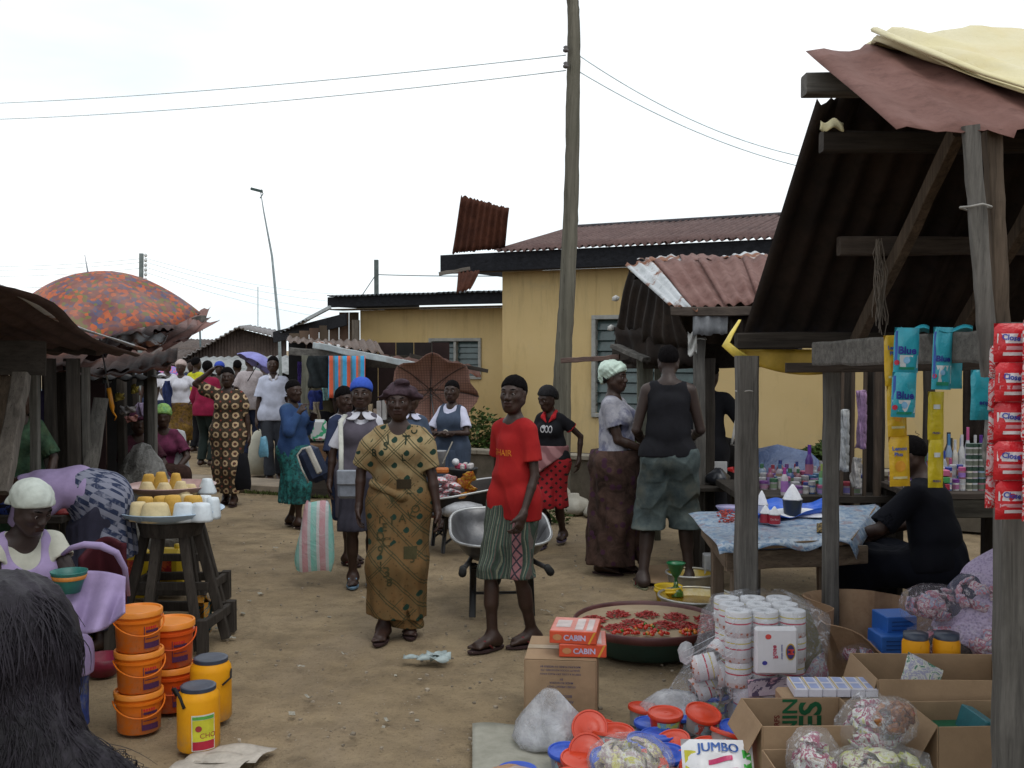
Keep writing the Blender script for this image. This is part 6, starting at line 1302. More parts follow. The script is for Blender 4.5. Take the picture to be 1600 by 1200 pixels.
# seated / standing figures in the left shade
def seated(px,py,d,yaw,label,topm,botm,H=1.6,scarf=None,h=.012,**kw):
    k = skeleton(H,True,zp=.46,build=1.05,lean=14,hlean=10,lf=(.16,-.46),rf=(-.14,-.44),lk=(.2,-.6,1),rk=(-.2,-.6,1),lw=(-.0,-.32,-.34),rw=(.1,-.34,-.32),le=(1,.2,-.7),re=(-1,.2,-.7),**kw)
    p = person(k,(P(px,600,d).x,d,0),yaw,label,h=h,eyes=False,hair='short' if scarf is None else 'none'); shirt(p,topm,'top',sleeve=.8,hem=.9,loose=.02); sit_wrap(p,k,botm)
    if scarf: sdfchild(p,'headscarf',[ell(H_(k,0,-.02,.035),(.094,.112,.098),.01,k.Rh),half(H_(k,0,.09,.05),k.Rh @ [0,-.5,-1],.004),ell(H_(k,0,-.1,.0),(.06,.05,.07),.03)],scarf,fold_noise(.004,60,2,1))
    st = one('stool',MB().bbox((p.location.x,p.location.y,.17),(.34,.32,.34),.01),DKW,'low stool under the '+label.split(' in ')[0]+' in '+' '.join(label.split(' in ')[1].split()[:4]),'stool')
    return p,k
GSC = plain('lime green scarf',(.20,.34,.10),.85,.5,30,(.05,.20,.14),.7)
p23,k23 = seated(254,650,11.4,18,'seated vendor in lime green headscarf and white shawl at the left stall post',plain('magenta print',(.10,.02,.05),.85,.5,12),plain('dark brown print',(.035,.018,.014),.9,.5,20),scarf=GSC,H=1.66)
sdfchild(p23,'shawl',[cap(k23.ls+[.02,.02,.0],k23.ls+[.08,-.05,-.52],.06,.07,.05),cap(k23.ls*.5+k23.rs*.5+[0,.08,-.1],k23.ls+[.05,.06,-.45],.07,.07,.06),half([0,0,.3],[0,0,-1])],plain('white shawl',(.38,.39,.40),.85,.15,12),fold_noise(.01,25,2,.4))
seated(212,650,10.9,30,'seated vendor in dark maroon clothes left of the lime green scarf',plain('maroon print',(.045,.012,.02),.9,.5,20),plain('maroon print',(.045,.012,.02),.9,.5,20),scarf=plain('maroon scarf',(.05,.012,.03),.9,.4,14))
far(88,752,1.55,20,'person in white T-shirt standing deep in the dark near-left stall',plain('blue white tee',(.30,.36,.42)),NAVY,h=.014)
far(172,742,1.6,60,'dark-clothed person standing in the shade under the rusty layered roof',BLK,plain('brown print',(.05,.03,.02)),h=.015)
far(200,735,1.62,-20,'person in gold headscarf under the rusty layered roof',plain('rust print',(.07,.03,.02)),BLK,scarf=plain('gold scarf',(.3,.2,.04)),h=.015)
k26 = skeleton(1.55,True,lean=10,hlean=10,lw=(.02,-.2,-.45)); p26 = person(k26,(P(26,600,7.7).x,7.7,0),40,'person in green print clothes standing behind the leaning posts at far left',h=.011,eyes=False)
m_ = plain('green print',(.03,.06,.035),.88,.6,18,(.08,.11,.05),.6); shirt(p26,m_,'blouse',sleeve=.9,hem=.8,loose=.02); skirt(p26,m_,hem=.15,top=.95,r1=.12,r2=.16)
# ---- 18 seated man with his back to us inside the right stall
k18 = skeleton(1.72,False,zp=.52,build=1.12,lean=14,hlean=26,hyaw=20,twist=0,lf=(.16,-.46),rf=(-.16,-.44),lk=(.3,-.7,1),rk=(-.3,-.7,1),lw=(.02,-.36,-.30),rw=(-.02,-.34,-.32),le=(1,.2,-.7),re=(-1,.2,-.7))
g = P(1402,720,6.15)
p18 = person(k18,(g.x+.27,6.2,0),228,'heavily built person in black sitting with back turned inside the near stall',h=.009,eyes=False)
shirt(p18,plain('shaded blue black cotton',(.004,.0045,.008),.9,.2,8),'shirt',sleeve=.9,hem=.9,loose=.022,fold=.008); sit_wrap(p18,k18,plain('shaded blue black trousers',(.004,.005,.010),.9,.2,8),'trousers',.105)  # blue-black clothes darkened further to put the deep shade into them
t = thing('bench','sloping-ended brown wooden bench inside the near stall','bench',(P(1430,880,5.3).x,5.3,0))
z0 = .42; q0,q1,q2,q3 = G(1372,856,z0),G(1442,856,z0),G(1505,897,z0),G(1436,898,z0)
obj('seat_board',MB().add([q0,q1,q2,q3,q0-V(0,0,.03),q1-V(0,0,.03),q2-V(0,0,.03),q3-V(0,0,.03)],[(0,1,2,3),(7,6,5,4),(0,4,5,1),(1,5,6,2),(2,6,7,3),(3,7,4,0)]),woodh('bench board',(.11,.085,.06),'Y'),t)
for qa,qb in ((q0,q3),(q1,q2)):
    for q,o_ in ((qa,.08),(qb,-.06)): obj('leg',MB().bar(q+V(0,o_*.3,-.03),V(q.x-.02,q.y+o_,-.01),.06,.04,seg=4,wob=.002),BRN,t)
obj('apron_board',MB().bar(q0+V(.02,-.02,-.10),q3+V(.02,.02,-.10),.02,.09),BRN,t)
# ---- 19 lilac knit back
m = Mt('lilac knit'); v = m.voro(75,'Distance'); n = m.noise(12,4,.6); c = m.mix(v.ramp(.1,.6),(.26,.21,.34),(.44,.37,.52)); LKN = m.done(c,.9,0,v+n*.3,.8,.006)
k19 = skeleton(1.62,True,zp=.56,build=1.1,lean=50,hlean=50,hyaw=0,lf=(.2,-.40),rf=(-.2,-.40),lk=(.3,-.6,1),rk=(-.3,-.6,1),lw=(.05,-.25,-.40),rw=(-.05,-.25,-.40))
g = P(1500,905,4.95)
p19 = person(k19,(g.x+.12,5.0,0),92,'person in lilac knitted top bending away behind the right-hand post',h=.008,eyes=False)
shirt(p19,LKN,'knitted_top',sleeve=1.0,hem=.75,loose=.03,fold=.004); sit_wrap(p19,k19,NAVY,'skirt',.10)
one('stool',MB().bbox((p19.location.x-.02,p19.location.y,.215),(.34,.34,.43),.01),DKW,'low box seat under the person in the lilac knitted top','stool')
# ---- 22 foreground head of long dark hair
k22 = skeleton(1.40,True,hyaw=0,lw=(.12,-.03,-.5))
p22 = person(k22,(P(2,600,1.62).x,1.62,0),172,'person in the very foreground seen from behind with long dark synthetic hair',h=.007,hair='none',eyes=False)
shirt(p22,plain('charcoal top',(.02,.018,.024)),'top',sleeve=.9,hem=.8,loose=.018); skirt(p22,BLK,hem=.3)
m = Mt('long dark hair'); n = m.noise(5,3,.6); n2 = m.noise(160,3,.7,stretch=(1,1,.12)); HAIR = m.done(m.mix(n.ramp(.35,.7)*.5+n2.ramp(.5,.75)*.5,(.0055,.0045,.0065),(.040,.033,.046)),n2*.2+.50,0,n2,.6,.003,spec=.22)
hc = Vector(k22.head.tolist()); shp = [ell(H_(k22,0,-.02,.03),(.094,.112,.102),.02,k22.Rh),cap(H_(k22,0,-.05,.02),k22.nk+[0,.07,-.06],.09,.11,.06,[1,0,0],1.2),cap(k22.nk+[-.02,.07,-.05],k22.nk+[-.02,.09,-.40],.09,.12,.08,[1,0,0],1.45),cap(k22.nk+[-.06,.06,.05],k22.nk+[-.17,.05,-.04],.06,.06,.05),cap(k22.nk+[-.17,.05,-.04],k22.nk+[-.23,.05,-.20],.06,.08,.05),half(H_(k22,0,.075,.0),k22.Rh @ [0,-1,0],.01),half(k22.nk+[0,0,-.42],[0,0,-1])]
sdfchild(p22,'hair',shp,HAIR,lambda x,y,z: fold_noise(.006,30,4,.12)(x,y,z)+fold_noise(.0022,130,5,.08)(x,y,z),.005)
mb = MB(); rr = random.Random(12)
bvh_h = bvh_front([o for o in p22.children if o.name.startswith('hair')][0])
for i in range(5200):
    a = rr.uniform(-.25,PI+.25); x0,y0 = cos(a),sin(a); z0 = rr.uniform(-.34,.12); zz_ = hc.z+z0
    o = Vector((hc.x+x0*.6,hc.y+.03+y0*.6,zz_)); hit = bvh_h.ray_cast(o,Vector((-x0,-y0,0)).normalized())
    if hit[0] is None: continue
    p = hit[0].copy(); nn = hit[1]; pts = []; l = rr.uniform(.03,.10); w_ = rr.uniform(.0007,.0016); ph = rr.uniform(0,6); side = nn.cross(Vector((0,0,1))).normalized() if abs(nn.z) < .98 else Vector((1,0,0)); down = (Vector((0,0,-1))-nn*Vector((0,0,-1)).dot(nn)).normalized(); lo_ = z0 < -.12
    for j in range(7):
        t_ = j/6; pts.append(p+down*l*t_+nn*(.0015+.003*sin(t_*PI)-.25*l*t_*t_+(.006*sin(t_*9+ph) if lo_ else 0))+side*(.006*sin(t_*(9 if lo_ else 4)+ph)+(rr.uniform(-.004,.004) if lo_ else 0)))
    vs = []
    for j,q in enumerate(pts): ww = w_*(1-.8*abs(j/6-.45)); vs += [q-side*ww,q+nn*ww*.8,q+side*ww]
    mb.add(vs,[(j*3+a_,j*3+a_+1,j*3+a_+4,j*3+a_+3) for j in range(6) for a_ in (0,1)])
tag(child(p22,'hair_strands',mb.mesh('hair_strands',None,True),HAIR),kind='stuff')
for i in range(26):
    a = rr.uniform(-.1,1.3) if i % 2 else rr.uniform(0,PI)
    q = Vector(k22.nk.tolist())+Vector((-.20*cos(a)*rr.uniform(.6,1.15),.07+.12*sin(a),-.20-rr.uniform(0,.2)))
    pts = [q+Vector((.02*cos(t*7+i)*(t+.2),.02*sin(t*7+i)*(t+.2),-.12*t)) for t in np.linspace(0,1,12)]
    child(p22,'hair_curl',MB().tube(pts,[.013*(1-.7*t) for t in np.linspace(0,1,12)],7),HAIR)
# ================================================================ goods, vehicles, umbrellas, tables
def ring_pts(c,r,n=24,z=0,sy=1): return [Vector(c)+Vector((cos(a)*r,sin(a)*r*sy,z)) for a in np.linspace(0,2*PI,n)]
# ---- empty wheelbarrow, tray towards the viewer
STEEL = plain('scuffed zinc',(.095,.095,.10),.42,.45,6,(.30,.30,.30),.5,metal=.5,bsc=30); DST = plain('dark steel',(.03,.03,.032),.5,.3,12); RUB = plain('rubber',(.018,.018,.018),.8)
def barrow(loc,rz_,label,tray_m,s_=1.0):
    t = thing('wheelbarrow',label,'wheelbarrow',loc,None,rz_)
    def rr_(u,w_,l_,cy,rad):
        a = u*2*PI; c_,s__ = cos(a),sin(a); p_ = 2/3.4
        return (math.copysign(abs(c_)**p_,c_)*w_,cy+math.copysign(abs(s__)**p_,s__)*l_)
    lv = [(.345,.44,.0,.57),(.35,.445,.0,.58),(.325,.42,.0,.55),(.28,.36,.03,.46),(.22,.26,.06,.385),(.17,.20,.07,.37),(.05,.06,.07,.369)]
    def fn(u,v):
        q = v*(len(lv)-1); i = min(int(q),len(lv)-2); f = q-i; w_,l_,cy,z = [lv[i][j]*(1-f)+lv[i+1][j]*f for j in range(4)]; x_,y_ = rr_(u,w_,l_,cy,0)
        return Vector((x_,y_,z+.14*(y_)*1.0+.03*sin(u*2*PI)*0))
    o = child(t,'tray',MB().slab(fn,48,18,-.004),tray_m)
    child(t,'tray_rim',MB().tube([fn(u,0) for u in np.linspace(0,1,49)],.011,8,cap=False),plain('worn rim',(.45,.46,.46),.35,.2,10,metal=.4))
    for s in (-1,1):
        pts = [(s*.05,.72,.20),(s*.17,.30,.33),(s*.22,-.2,.36),(s*.27,-.62,.40),(s*.275,-.72,.40)]
        child(t,'handle',MB().tube(pts,.017,8),DST); child(t,'grip',MB().tube([(s*.27,-.60,.40),(s*.276,-.74,.40)],[.024,.026],12),RUB)
        child(t,'leg',MB().bar((s*.19,-.22,.36),(s*.20,-.26,.0),.045,.03),DST); child(t,'brace',MB().bar((s*.20,-.25,.08),(s*.20,.12,.34),.02,.02),DST)
    child(t,'crossbar',MB().bar((-.20,-.245,.16),(.20,-.245,.16),.018,.018),DST); child(t,'crossbar',MB().bar((-.21,-.25,.34),(.21,-.25,.34),.05,.03),DST)
    w_ = child(t,'wheel',MB().lathe([(.10,-.03),(.17,-.045),(.195,-.03),(.20,0),(.195,.03),(.17,.045),(.10,.03)],28,(0,.68,.20),MR(PI/2,3,'Y')),RUB)
    rim = child(t,'rim',MB().lathe([(.0,-.02),(.10,-.025),(.105,0),(.10,.025),(.0,.02)],20,(0,.68,.20),MR(PI/2,3,'Y')),DST); rim.parent = w_
    if s_ != 1: t.scale = (s_,)*3
    return t
barrow((P(781,900,7.35).x,7.30,0),rad_(4),'empty zinc wheelbarrow with its handles towards the viewer beside the boy in red',STEEL,1.0)
b2 = barrow((P(725,800,9.5).x,9.5,0),rad_(-72),'loaded dark wheelbarrow holding white and yellow sachets behind the alphabet-print woman',plain('dark tray',(.035,.03,.028),.6),.95)
# goods on the loaded wheelbarrow
def sachet(name,c,w_,h_,th,col,R=None,seed=0,m_=None):
    rr = random.Random(seed); ph = [rr.uniform(0,6) for _ in range(4)]; mb = MB(); n = 8
    def fn(sg):
        def g(u,v):
            e = (1-(2*u-1)**4)*(1-(2*v-1)**4); q = Vector(((u-.5)*w_,sg*th*.5*e**.7+th*.12*sin(u*9+ph[0])*sin(v*8+ph[1]),(v-.5)*h_)); return (R @ q if R is not None else q)+Vector(c)
        return g
    mb.grid(fn(-1),n,n); mb.grid(fn(1),n,n); return mb
def film_m(name,cols,sc=30,rough=.3):
    m = Mt(name); v = m.voro(sc,'Color'); n = m.noise(sc*.8,4,.7,dist=1.5); c = m.pick(n.ramp(.25,.75),cols); return m.done(c,rough,0,m.noise(sc,4,.7,dist=1),.7,.008)
SAC_W = film_m('white sachets',[(.55,.55,.56),(.60,.58,.56),(.50,.08,.12),(.60,.60,.60),(.30,.42,.50),(.58,.57,.55)]); SAC_Y = film_m('yellow sachets',[(.55,.33,.03),(.60,.42,.04),(.45,.08,.02),(.58,.36,.03),(.6,.55,.35)])
rr = random.Random(21); z0 = 1.8-(770-545)*9.5/F_PX
for i in range(14):
    wpx = rr.uniform(690,716) if i % 3 else rr.uniform(688,705); p = P(wpx,786-(i//3)*9,9.35+rr.uniform(-.12,.12)); R_ = MR(rr.uniform(-.3,.3),3,'Y') @ MR(rr.uniform(.8,1.5),3,'X')
    one('sachet',sachet('s',p,rr.uniform(.10,.14),.16,.05,0,R_,i),SAC_W,'white printed sachet heaped in the loaded wheelbarrow','sachet','white sachets heaped in the loaded wheelbarrow',True)
for i in range(9):
    p = P(rr.uniform(720,736),785-(i//2)*10,9.3+rr.uniform(-.1,.1)); R_ = MR(rr.uniform(-.6,.6),3,'Y') @ MR(rr.uniform(.5,1.4),3,'X')
    one('sachet',sachet('s',p,.10,.13,.045,0,R_,i+40),SAC_Y,'yellow sachet heaped at the right end of the loaded wheelbarrow','sachet','yellow sachets in the loaded wheelbarrow',True)
one('plastic_bag',MB().lathe([(.001,-.05),(.10,-.05),(.15,-.01),(.12,.05),(.05,.08),(.001,.085)],18,P(722,798,9.2),wob=lambda a,z: 1+.15*sin(a*3+z*30)+.1*sin(a*7),sx=1.3),plain('white film',(.42,.43,.45),.3,.2,20),'limp white plastic bag under the yellow sachets','bag',smooth=True)
one('red_basin',MB().lathe([(.0,-.03),(.18,-.03),(.22,.03),(.215,.03),(.175,-.025),(.0,-.025)],24,P(695,800,9.45)),plain('dark red enamel',(.12,.02,.02),.5),'dark red basin under the white sachets','basin',smooth=True)
c = P(722,733,10.0)
one('bucket',MB().lathe([(.0,-.20),(.10,-.20),(.15,.0),(.155,.01),(.145,.005),(.10,-.19)],24,c),plain('black plastic',(.015,.015,.017),.5),'black plastic bucket full of small items in front of the low wall','bucket',smooth=True)
for i in range(12):
    a = i*2.4; q = c+V(cos(a)*.09*(i % 3)/2,sin(a)*.09*(i % 3)/2,.03); one('trinket',MB().bbox(q,(.05,.04,.05),.01,MR(a,3,'Z')),plain('trinket'+str(i % 3),[(.5,.5,.52),(.45,.06,.12),(.5,.48,.48)][i % 3],.5),['white','crimson','cream'][i % 3]+' small packet heaped in the black bucket','packet','small packets heaped in the black bucket')
q = P(712,722,9.95); one('round_mirror',MB().lathe([(.0,0),(.030,0),(.035,.006),(.0,.008)],20,q,MR(PI/2-.3,3,'X')),plain('pale lid',(.62,.63,.66),.3),'small round white lid standing on the black bucket','lid',smooth=True)
one('white_bucket',MB().lathe([(.0,-.09),(.055,-.09),(.07,.08),(.073,.085),(.062,.08),(.05,-.08)],20,P(686,718,10.1)),plain('greyish white plastic',(.33,.34,.35),.5),'greyish white bucket in front of the folded-arm schoolgirl','bucket',smooth=True)
one('stick',MB().bar(P(691,725,10.05),P(707,690,10.1),.012,.012),plain('pale stick',(.35,.33,.28)),'pale stick poking out of the greyish white bucket','stick')
one('orange_tray',MB().bbox(P(691,735,9.7),(.12,.1,.05),.012),plain('orange box',(.42,.12,.02),.5),'small orange carton behind the heap of sachets','carton')
# white sacks by the low wall
SACK = plain('dusty white woven sack',(.36,.34,.29),.9,.2,6,(.18,.15,.11),.6)
for i,(px,py,d,r_,h_,lab) in enumerate(((897,800,11.5,.17,.20,'dusty white sack lying at the foot of the low wall, right of the red-collared girl'),(880,775,11.8,.085,.28,'slim white sack standing behind the lying one at the low wall'),(930,800,11.3,.12,.13,'half-hidden grey sack between the low wall and the maroon wrapper'))):
    g = P(px,600,d); one('sack',MB().lathe([(.001,0),(r_,.01),(r_*1.12,h_*.35),(r_*.85,h_*.75),(r_*.35,h_*.95),(r_*.3,h_*1.1),(.001,h_*1.12)],24,(g.x,d,0),wob=lambda a,z: 1+.10*sin(a*3+i)+.05*sin(a*8+z*30)),SACK,lab,'sack',smooth=True)
one('plastic_sack',MB().lathe([(.001,0),(.16,.02),(.20,.25),(.16,.5),(.08,.62),(.001,.66)],24,(P(405,600,15).x,15,0),wob=lambda a,z: 1+.08*sin(a*3+z*6),sx=.85),plain('cream sack',(.42,.41,.34),.8,.15,5),'tall cream sack standing between the checked-shirt man and the white-shirted youth','sack',smooth=True)
# ---- umbrellas
def umbrella(name,c,r,h_,tilt,m_,label,ribs=8,shaft=None,handle=None,scallop=.05,from_below=False,R=None):
    R = R or Matrix.Identity(3); c = Vector(c); t = thing(name,label,'umbrella',c)
    def fn(u,v):
        a = u*2*PI; f = abs(cos(a*ribs/2)); rr_ = r*v*(1-scallop*(1-f*f)*v*v); z = h_*(1-v**2.1)-.03*r*(1-f)*v*v*0; return c+R @ Vector((cos(a)*rr_,sin(a)*rr_,z-(1-f)*.05*r*v))
    obj('canopy',MB().slab(lambda u,v: fn(u,max(v,.004)),ribs*6,12,.002),m_,t,True)
    sh0,sh1 = c+R @ V(0,0,h_+.10*r/.6),c+R @ V(0,0,-(shaft or r*1.1)); obj('shaft',MB().tube([sh0,c+R @ V(0,0,h_),sh1],[.003,.007,.007],8),plain('steel shaft',(.30,.32,.34),.35,metal=.6) if handle else DST,t,True)
    for i in range(ribs):
        a = PI/ribs*0+2*PI*i/ribs; rb = obj('rib',MB().tube([fn(i/ribs,v)+R @ V(0,0,-.008) for v in np.linspace(.02,1,10)],.0035,5),DST,t,True)
        q = fn(i/ribs,.5)+R @ V(0,0,-.01); obj('stretcher',MB().tube([c+R @ V(0,0,h_*.25-.02),q],.003,5),DST,t,True)
    obj('runner',MB().lathe([(.012,-.03),(.014,.03)],10,c+R @ V(0,0,h_*.25-.02),R,cap=True),DST,t,True)
    if handle: obj('grip',MB().tube([sh1,sh1+R @ V(0,0,-.16),sh1+R @ V(0,0,-.20),sh1+R @ V(.02,0,-.24),sh1+R @ V(.0,0,-.27)],[.017,.019,.008,.006,.004],10),handle,t,True)
    return t
m = Mt('orange mosaic umbrella cloth'); x,y,z = m.xyz(); q = m.vec((x*10.5).fl(),(y*10.5).fl(),0); wn = m.t.nodes.new('ShaderNodeTexWhiteNoise'); m.t.links.new(q,wn.inputs[0]); w_ = N(m.t,wn.outputs[0]); fl = m.voro(30,'Color'); n = m.noise(30,3,.6)
sep = m.t.nodes.new('ShaderNodeSeparateColor'); m.t.links.new(fl.s,sep.inputs[0]); c = m.pick(N(m.t,sep.outputs[0]),[(.42,.10,.035),(.17,.07,.06),(.08,.085,.14),(.20,.08,.065),(.13,.13,.045),(.18,.07,.06),(.11,.065,.09),(.38,.09,.04)]); c = m.mix(n.ramp(.45,.7)*.5,c,(.22,.09,.065)); c = m.mix(m.noise(3,3).ramp(.45,.7)*.4,c,(.30,.22,.20)); ORG = m.done(c,.7,0,None)
a = P(136,425,8.6); R_ = MR(rad_(-6),3,'Y') @ MR(rad_(9),3,'X')
umbrella('umbrella',P(152,507,8.45),.82,.42,0,ORG,'large orange mosaic-print umbrella leaning over the left stall roof',8,.52,plain('orange grip',(.62,.24,.01),.45),R=R_)
m = Mt('tan checked umbrella cloth'); x,y,z = m.xyz(); g1 = ((x*34).fr()).lt(.18); g2 = ((z*34).fr()).lt(.18); n = m.noise(5,3,.6); c = m.mix(n.ramp(.3,.7),(.27,.15,.12),(.34,.20,.16)); c = m.mix(g1.mxx(g2)*.7,c,(.13,.075,.07)); TANU = m.done(c,.8)
R_ = MR(rad_(80),3,'X') @ MR(rad_(0),3,'Z'); R_ = MR(rad_(6),3,'Z') @ MR(rad_(-72),3,'X')
umbrella('umbrella',P(674,620,11.9),.54,.20,0,TANU,'tan checked umbrella opened towards the viewer behind the schoolgirl with folded arms',8,.5,None,scallop=.13,R=MR(rad_(8),3,'Z') @ MR(rad_(-68),3,'X'))
umbrella('umbrella',P(402,570,16.5),.36,.17,0,plain('lilac umbrella cloth',(.22,.22,.50),.6,.25,4),'lilac umbrella tilted above the white-shirted youth',8,.3,None,R=MR(rad_(28),3,'Y') @ MR(rad_(-14),3,'X'))
umbrella('umbrella',P(266,588,20.5),.30,.20,0,film_m('small umbrella cloth',[(.07,.12,.45),(.10,.2,.5),(.5,.15,.25),(.07,.12,.45),(.3,.3,.5)],6,.7),'small blue and pink umbrella far down the lane',8,.3,None)
umbrella('umbrella',P(330,600,24),.25,.14,0,plain('bright blue umbrella',(.03,.06,.5),.6),'tiny bright blue umbrella behind the ring-print woman\'s arm',8,.3,None)
# ---- snack stools and trays
ENA = plain('pale blue enamel',(.36,.48,.60),.3,.15,8); ENG = plain('chipped grey enamel',(.20,.19,.19),.4,.3,10); ENR = plain('pinkish enamel',(.40,.26,.24),.35,.2,10)
def stool(cx,cy,h_,w_,label,m_=DKW):
    t = thing('tall_stool',label,'stool',(cx,cy,0)); sp = .23
    obj('stool_top',MB().lathe([(.0,h_-.09),(w_*.9,h_-.09),(w_,h_-.02),(w_*.98,h_),(.0,h_)],20,(cx,cy,0)),m_,t,True,auto=35)
    ft = []
    for i in range(6):
        a = 2*PI*i/6+.25; b = (cx+cos(a)*(sp+.09),cy+sin(a)*(sp+.06),0); obj('leg',MB().bar((cx+cos(a)*w_*.72,cy+sin(a)*w_*.72,h_-.05),b,.055,.045,seg=6,wob=.002),m_,t)
    sq = [(cx-.30,cy-.22),(cx+.26,cy-.26),(cx+.30,cy+.22),(cx-.24,cy+.24)]
    for i in range(4):
        a,b = Vector((*sq[i],.16)),Vector((*sq[(i+1) % 4],.16)); obj('foot_rail',MB().bar(a,b,.035,.06,seg=5,wob=.002),m_,t)
        obj('foot_block',MB().bar(V(sq[i][0],sq[i][1],0),V(sq[i][0],sq[i][1],.20),.06,.06),m_,t)
    obj('foot_rail',MB().bar((cx-.22,cy,.34),(cx+.22,cy,.34),.035,.05),m_,t); return t
sp_ = P(268,800,6.45); stool(sp_.x,6.45,.755,.20,'tall dark six-legged wooden stool carrying the pale blue tray')
TZ = .78
def tray(cx,cy,z,r,m_,label): return one('tray',MB().lathe([(.0,0),(r*.72,0),(r*.92,.03),(r,.055),(r*1.01,.058),(r*1.0,.062),(r*.90,.038),(r*.70,.008),(.0,.008)],40,(cx,cy,z)),m_,label,'tray',smooth=True)
tray(sp_.x,6.45,TZ-.02,.315,ENA,'round pale blue enamel tray of bean cakes on the tall stool')
s2 = P(268,765,7.3); stool(s2.x,7.35,.80,.18,'second dark stool half hidden behind the one with the blue tray'); tray(s2.x,7.3,.80,.30,ENR,'pinkish enamel tray of bean cakes behind the blue tray')
def lump(mb,c,w_,d_,h_,seed,taper=.75):
    rr = random.Random(seed); ph = rr.uniform(0,6); return mb.lathe([(.001,0),(w_,0),(w_*1.03,h_*.15),(w_*taper,h_*.86),(w_*taper*.85,h_*.98),(w_*taper*.5,h_),(.001,h_)],16,c,sy=d_/w_,wob=lambda a,z: 1+.09*sin(a*2+ph)+.035*sin(a*3+z*30+ph)+.02*sin(a*7+z*60))
CK = {'cream': plain('cream cheese',(.60,.49,.28),.6,.12,20),'yellow': plain('yellow bean cake',(.55,.33,.07),.6,.2,14),'white': plain('white film-wrapped cake',(.60,.66,.70),.3,.12,14)}
for i,(px,dy,w_,h_,k_) in enumerate(((214,-.16,.052,.105,'cream'),(241,-.20,.075,.105,'cream'),(250,-.02,.05,.12,'yellow'),(268,-.10,.05,.135,'yellow'),(285,-.19,.055,.105,'white'),(312,-.17,.068,.10,'white'),(331,-.08,.045,.12,'white'),(225,.02,.05,.11,'yellow'),(300,.0,.055,.12,'yellow'),(318,.08,.05,.11,'white'),(290,.12,.05,.11,'cream'))):
    x_ = P(px,600,6.45+dy).x; one('bean_cake',lump(MB(),(x_,6.45+dy,TZ-.008),w_*1.12,w_*.95,h_*1.08,i,.82),CK[k_],{'cream': 'pale cream','yellow': 'golden yellow','white': 'film-wrapped white'}[k_]+' bean cake on the blue tray, %s' % ('leftmost','second from left','third from left','fourth from left','fifth from left','sixth from left','rightmost','rear left','rear centre','rear right','rearmost')[i],'bean cake','bean cakes on the blue tray',True)
for i,(px,dy,w_,h_,k_) in enumerate(((228,-.16,.06,.09,'cream'),(231,-.02,.055,.13,'yellow'),(250,-.06,.05,.15,'yellow'),(255,-.2,.06,.09,'cream'),(273,-.05,.05,.14,'yellow'),(281,-.19,.055,.10,'cream'),(296,-.12,.05,.07,'cream'),(322,-.12,.062,.11,'white'))):
    x_ = P(px,600,7.3+dy).x; one('bean_cake',lump(MB(),(x_,7.3+dy,.812),w_*1.15,w_*.9,h_*.95,i+30,.55),CK[k_],{'cream': 'cream wedge-shaped','yellow': 'upright golden','white': 'single white'}[k_]+' bean cake on the pinkish rear tray, place %s from its left' % ('one','two','three','four','five','six','seven','eight')[i],'bean cake','bean cakes on the pinkish tray',True)
# yellow jerry cans behind the stool
YPL = plain('yellow plastic',(.60,.40,.01),.45,.12,8); GRP = plain('pale green plastic',(.25,.36,.16),.5)
def jerry(px,py,d,w_,h_,label,rz_=0):
    g = P(px,600,d); c = V(g.x,d,h_/2); t = thing('jerrycan',label,'jerrycan',(g.x,d,0)); obj('can_body',MB().bbox(c,(w_,w_*.6,h_),.03,MR(rz_,3,'Z')),YPL,t,True,auto=40)
    obj('cap',MB().lathe([(.02,0),(.02,.03),(.0,.03)],12,(c.x+w_*.25,c.y,h_)),YPL,t,True); obj('label_panel',MB().bbox(c+V(-.01,-w_*.3-.002,.03),(w_*.62,.004,h_*.42),.001),film_m('red oil label',[(.45,.03,.02),(.5,.1,.03),(.35,.03,.03),(.5,.3,.05)],12,.5),t)
jerry(202,870,7.6,.24,.36,'yellow jerrycan with red label behind the legs of the tall stool',.2); jerry(262,865,7.7,.22,.34,'second yellow jerrycan, seen between the stool legs',-.1)
g = P(318,600,7.9); one('cup',MB().lathe([(.0,0),(.05,0),(.06,.09),(.066,.10),(.055,.095),(.045,.01)],20,(g.x,7.6,0)),GRP,'pale green plastic cup right of the stool legs','cup',smooth=True)
one('bottle',MB().lathe([(.0,.02),(.028,.02),(.028,.13),(.010,.17),(.012,.20),(.0,.20)],14,(g.x-.01,7.6,0)),YPL,'slim yellow bottle standing in the pale green cup','bottle',smooth=True)
g = P(297,1000,6.3); one('patterned_bag',MB().bbox((g.x-.01,6.55,.13),(.13,.1,.25),.03),film_m('teal orange print',[(.02,.14,.13),(.02,.10,.13),(.45,.2,.02),(.03,.16,.14),(.2,.25,.05)],10,.6),'teal and orange printed bag under the tall stool','bag',smooth=True)
g = G(167,985); one('blue_print_bundle',MB().lathe([(.001,0),(.12,.01),(.15,.07),(.10,.14),(.001,.16)],20,(g.x-.06,6.2,0),wob=lambda a,z: 1+.12*sin(a*3)+.05*sin(a*7+z*30)),film_m('blue yellow print',[(.02,.03,.16),(.02,.05,.2),(.4,.32,.03),(.03,.12,.06),(.02,.03,.16)],14,.7),'blue and yellow printed cloth bundle on the ground by the lilac cloth','bundle',smooth=True)
g = G(150,1062); one('bowl',MB().lathe([(.0,0),(.07,0),(.11,.10),(.115,.10),(.075,.008),(.0,.008)],24,(g.x,g.y+.1,0)),plain('maroon enamel',(.16,.01,.03),.4),'maroon enamel bowl half hidden by the foreground hair','bowl',smooth=True)
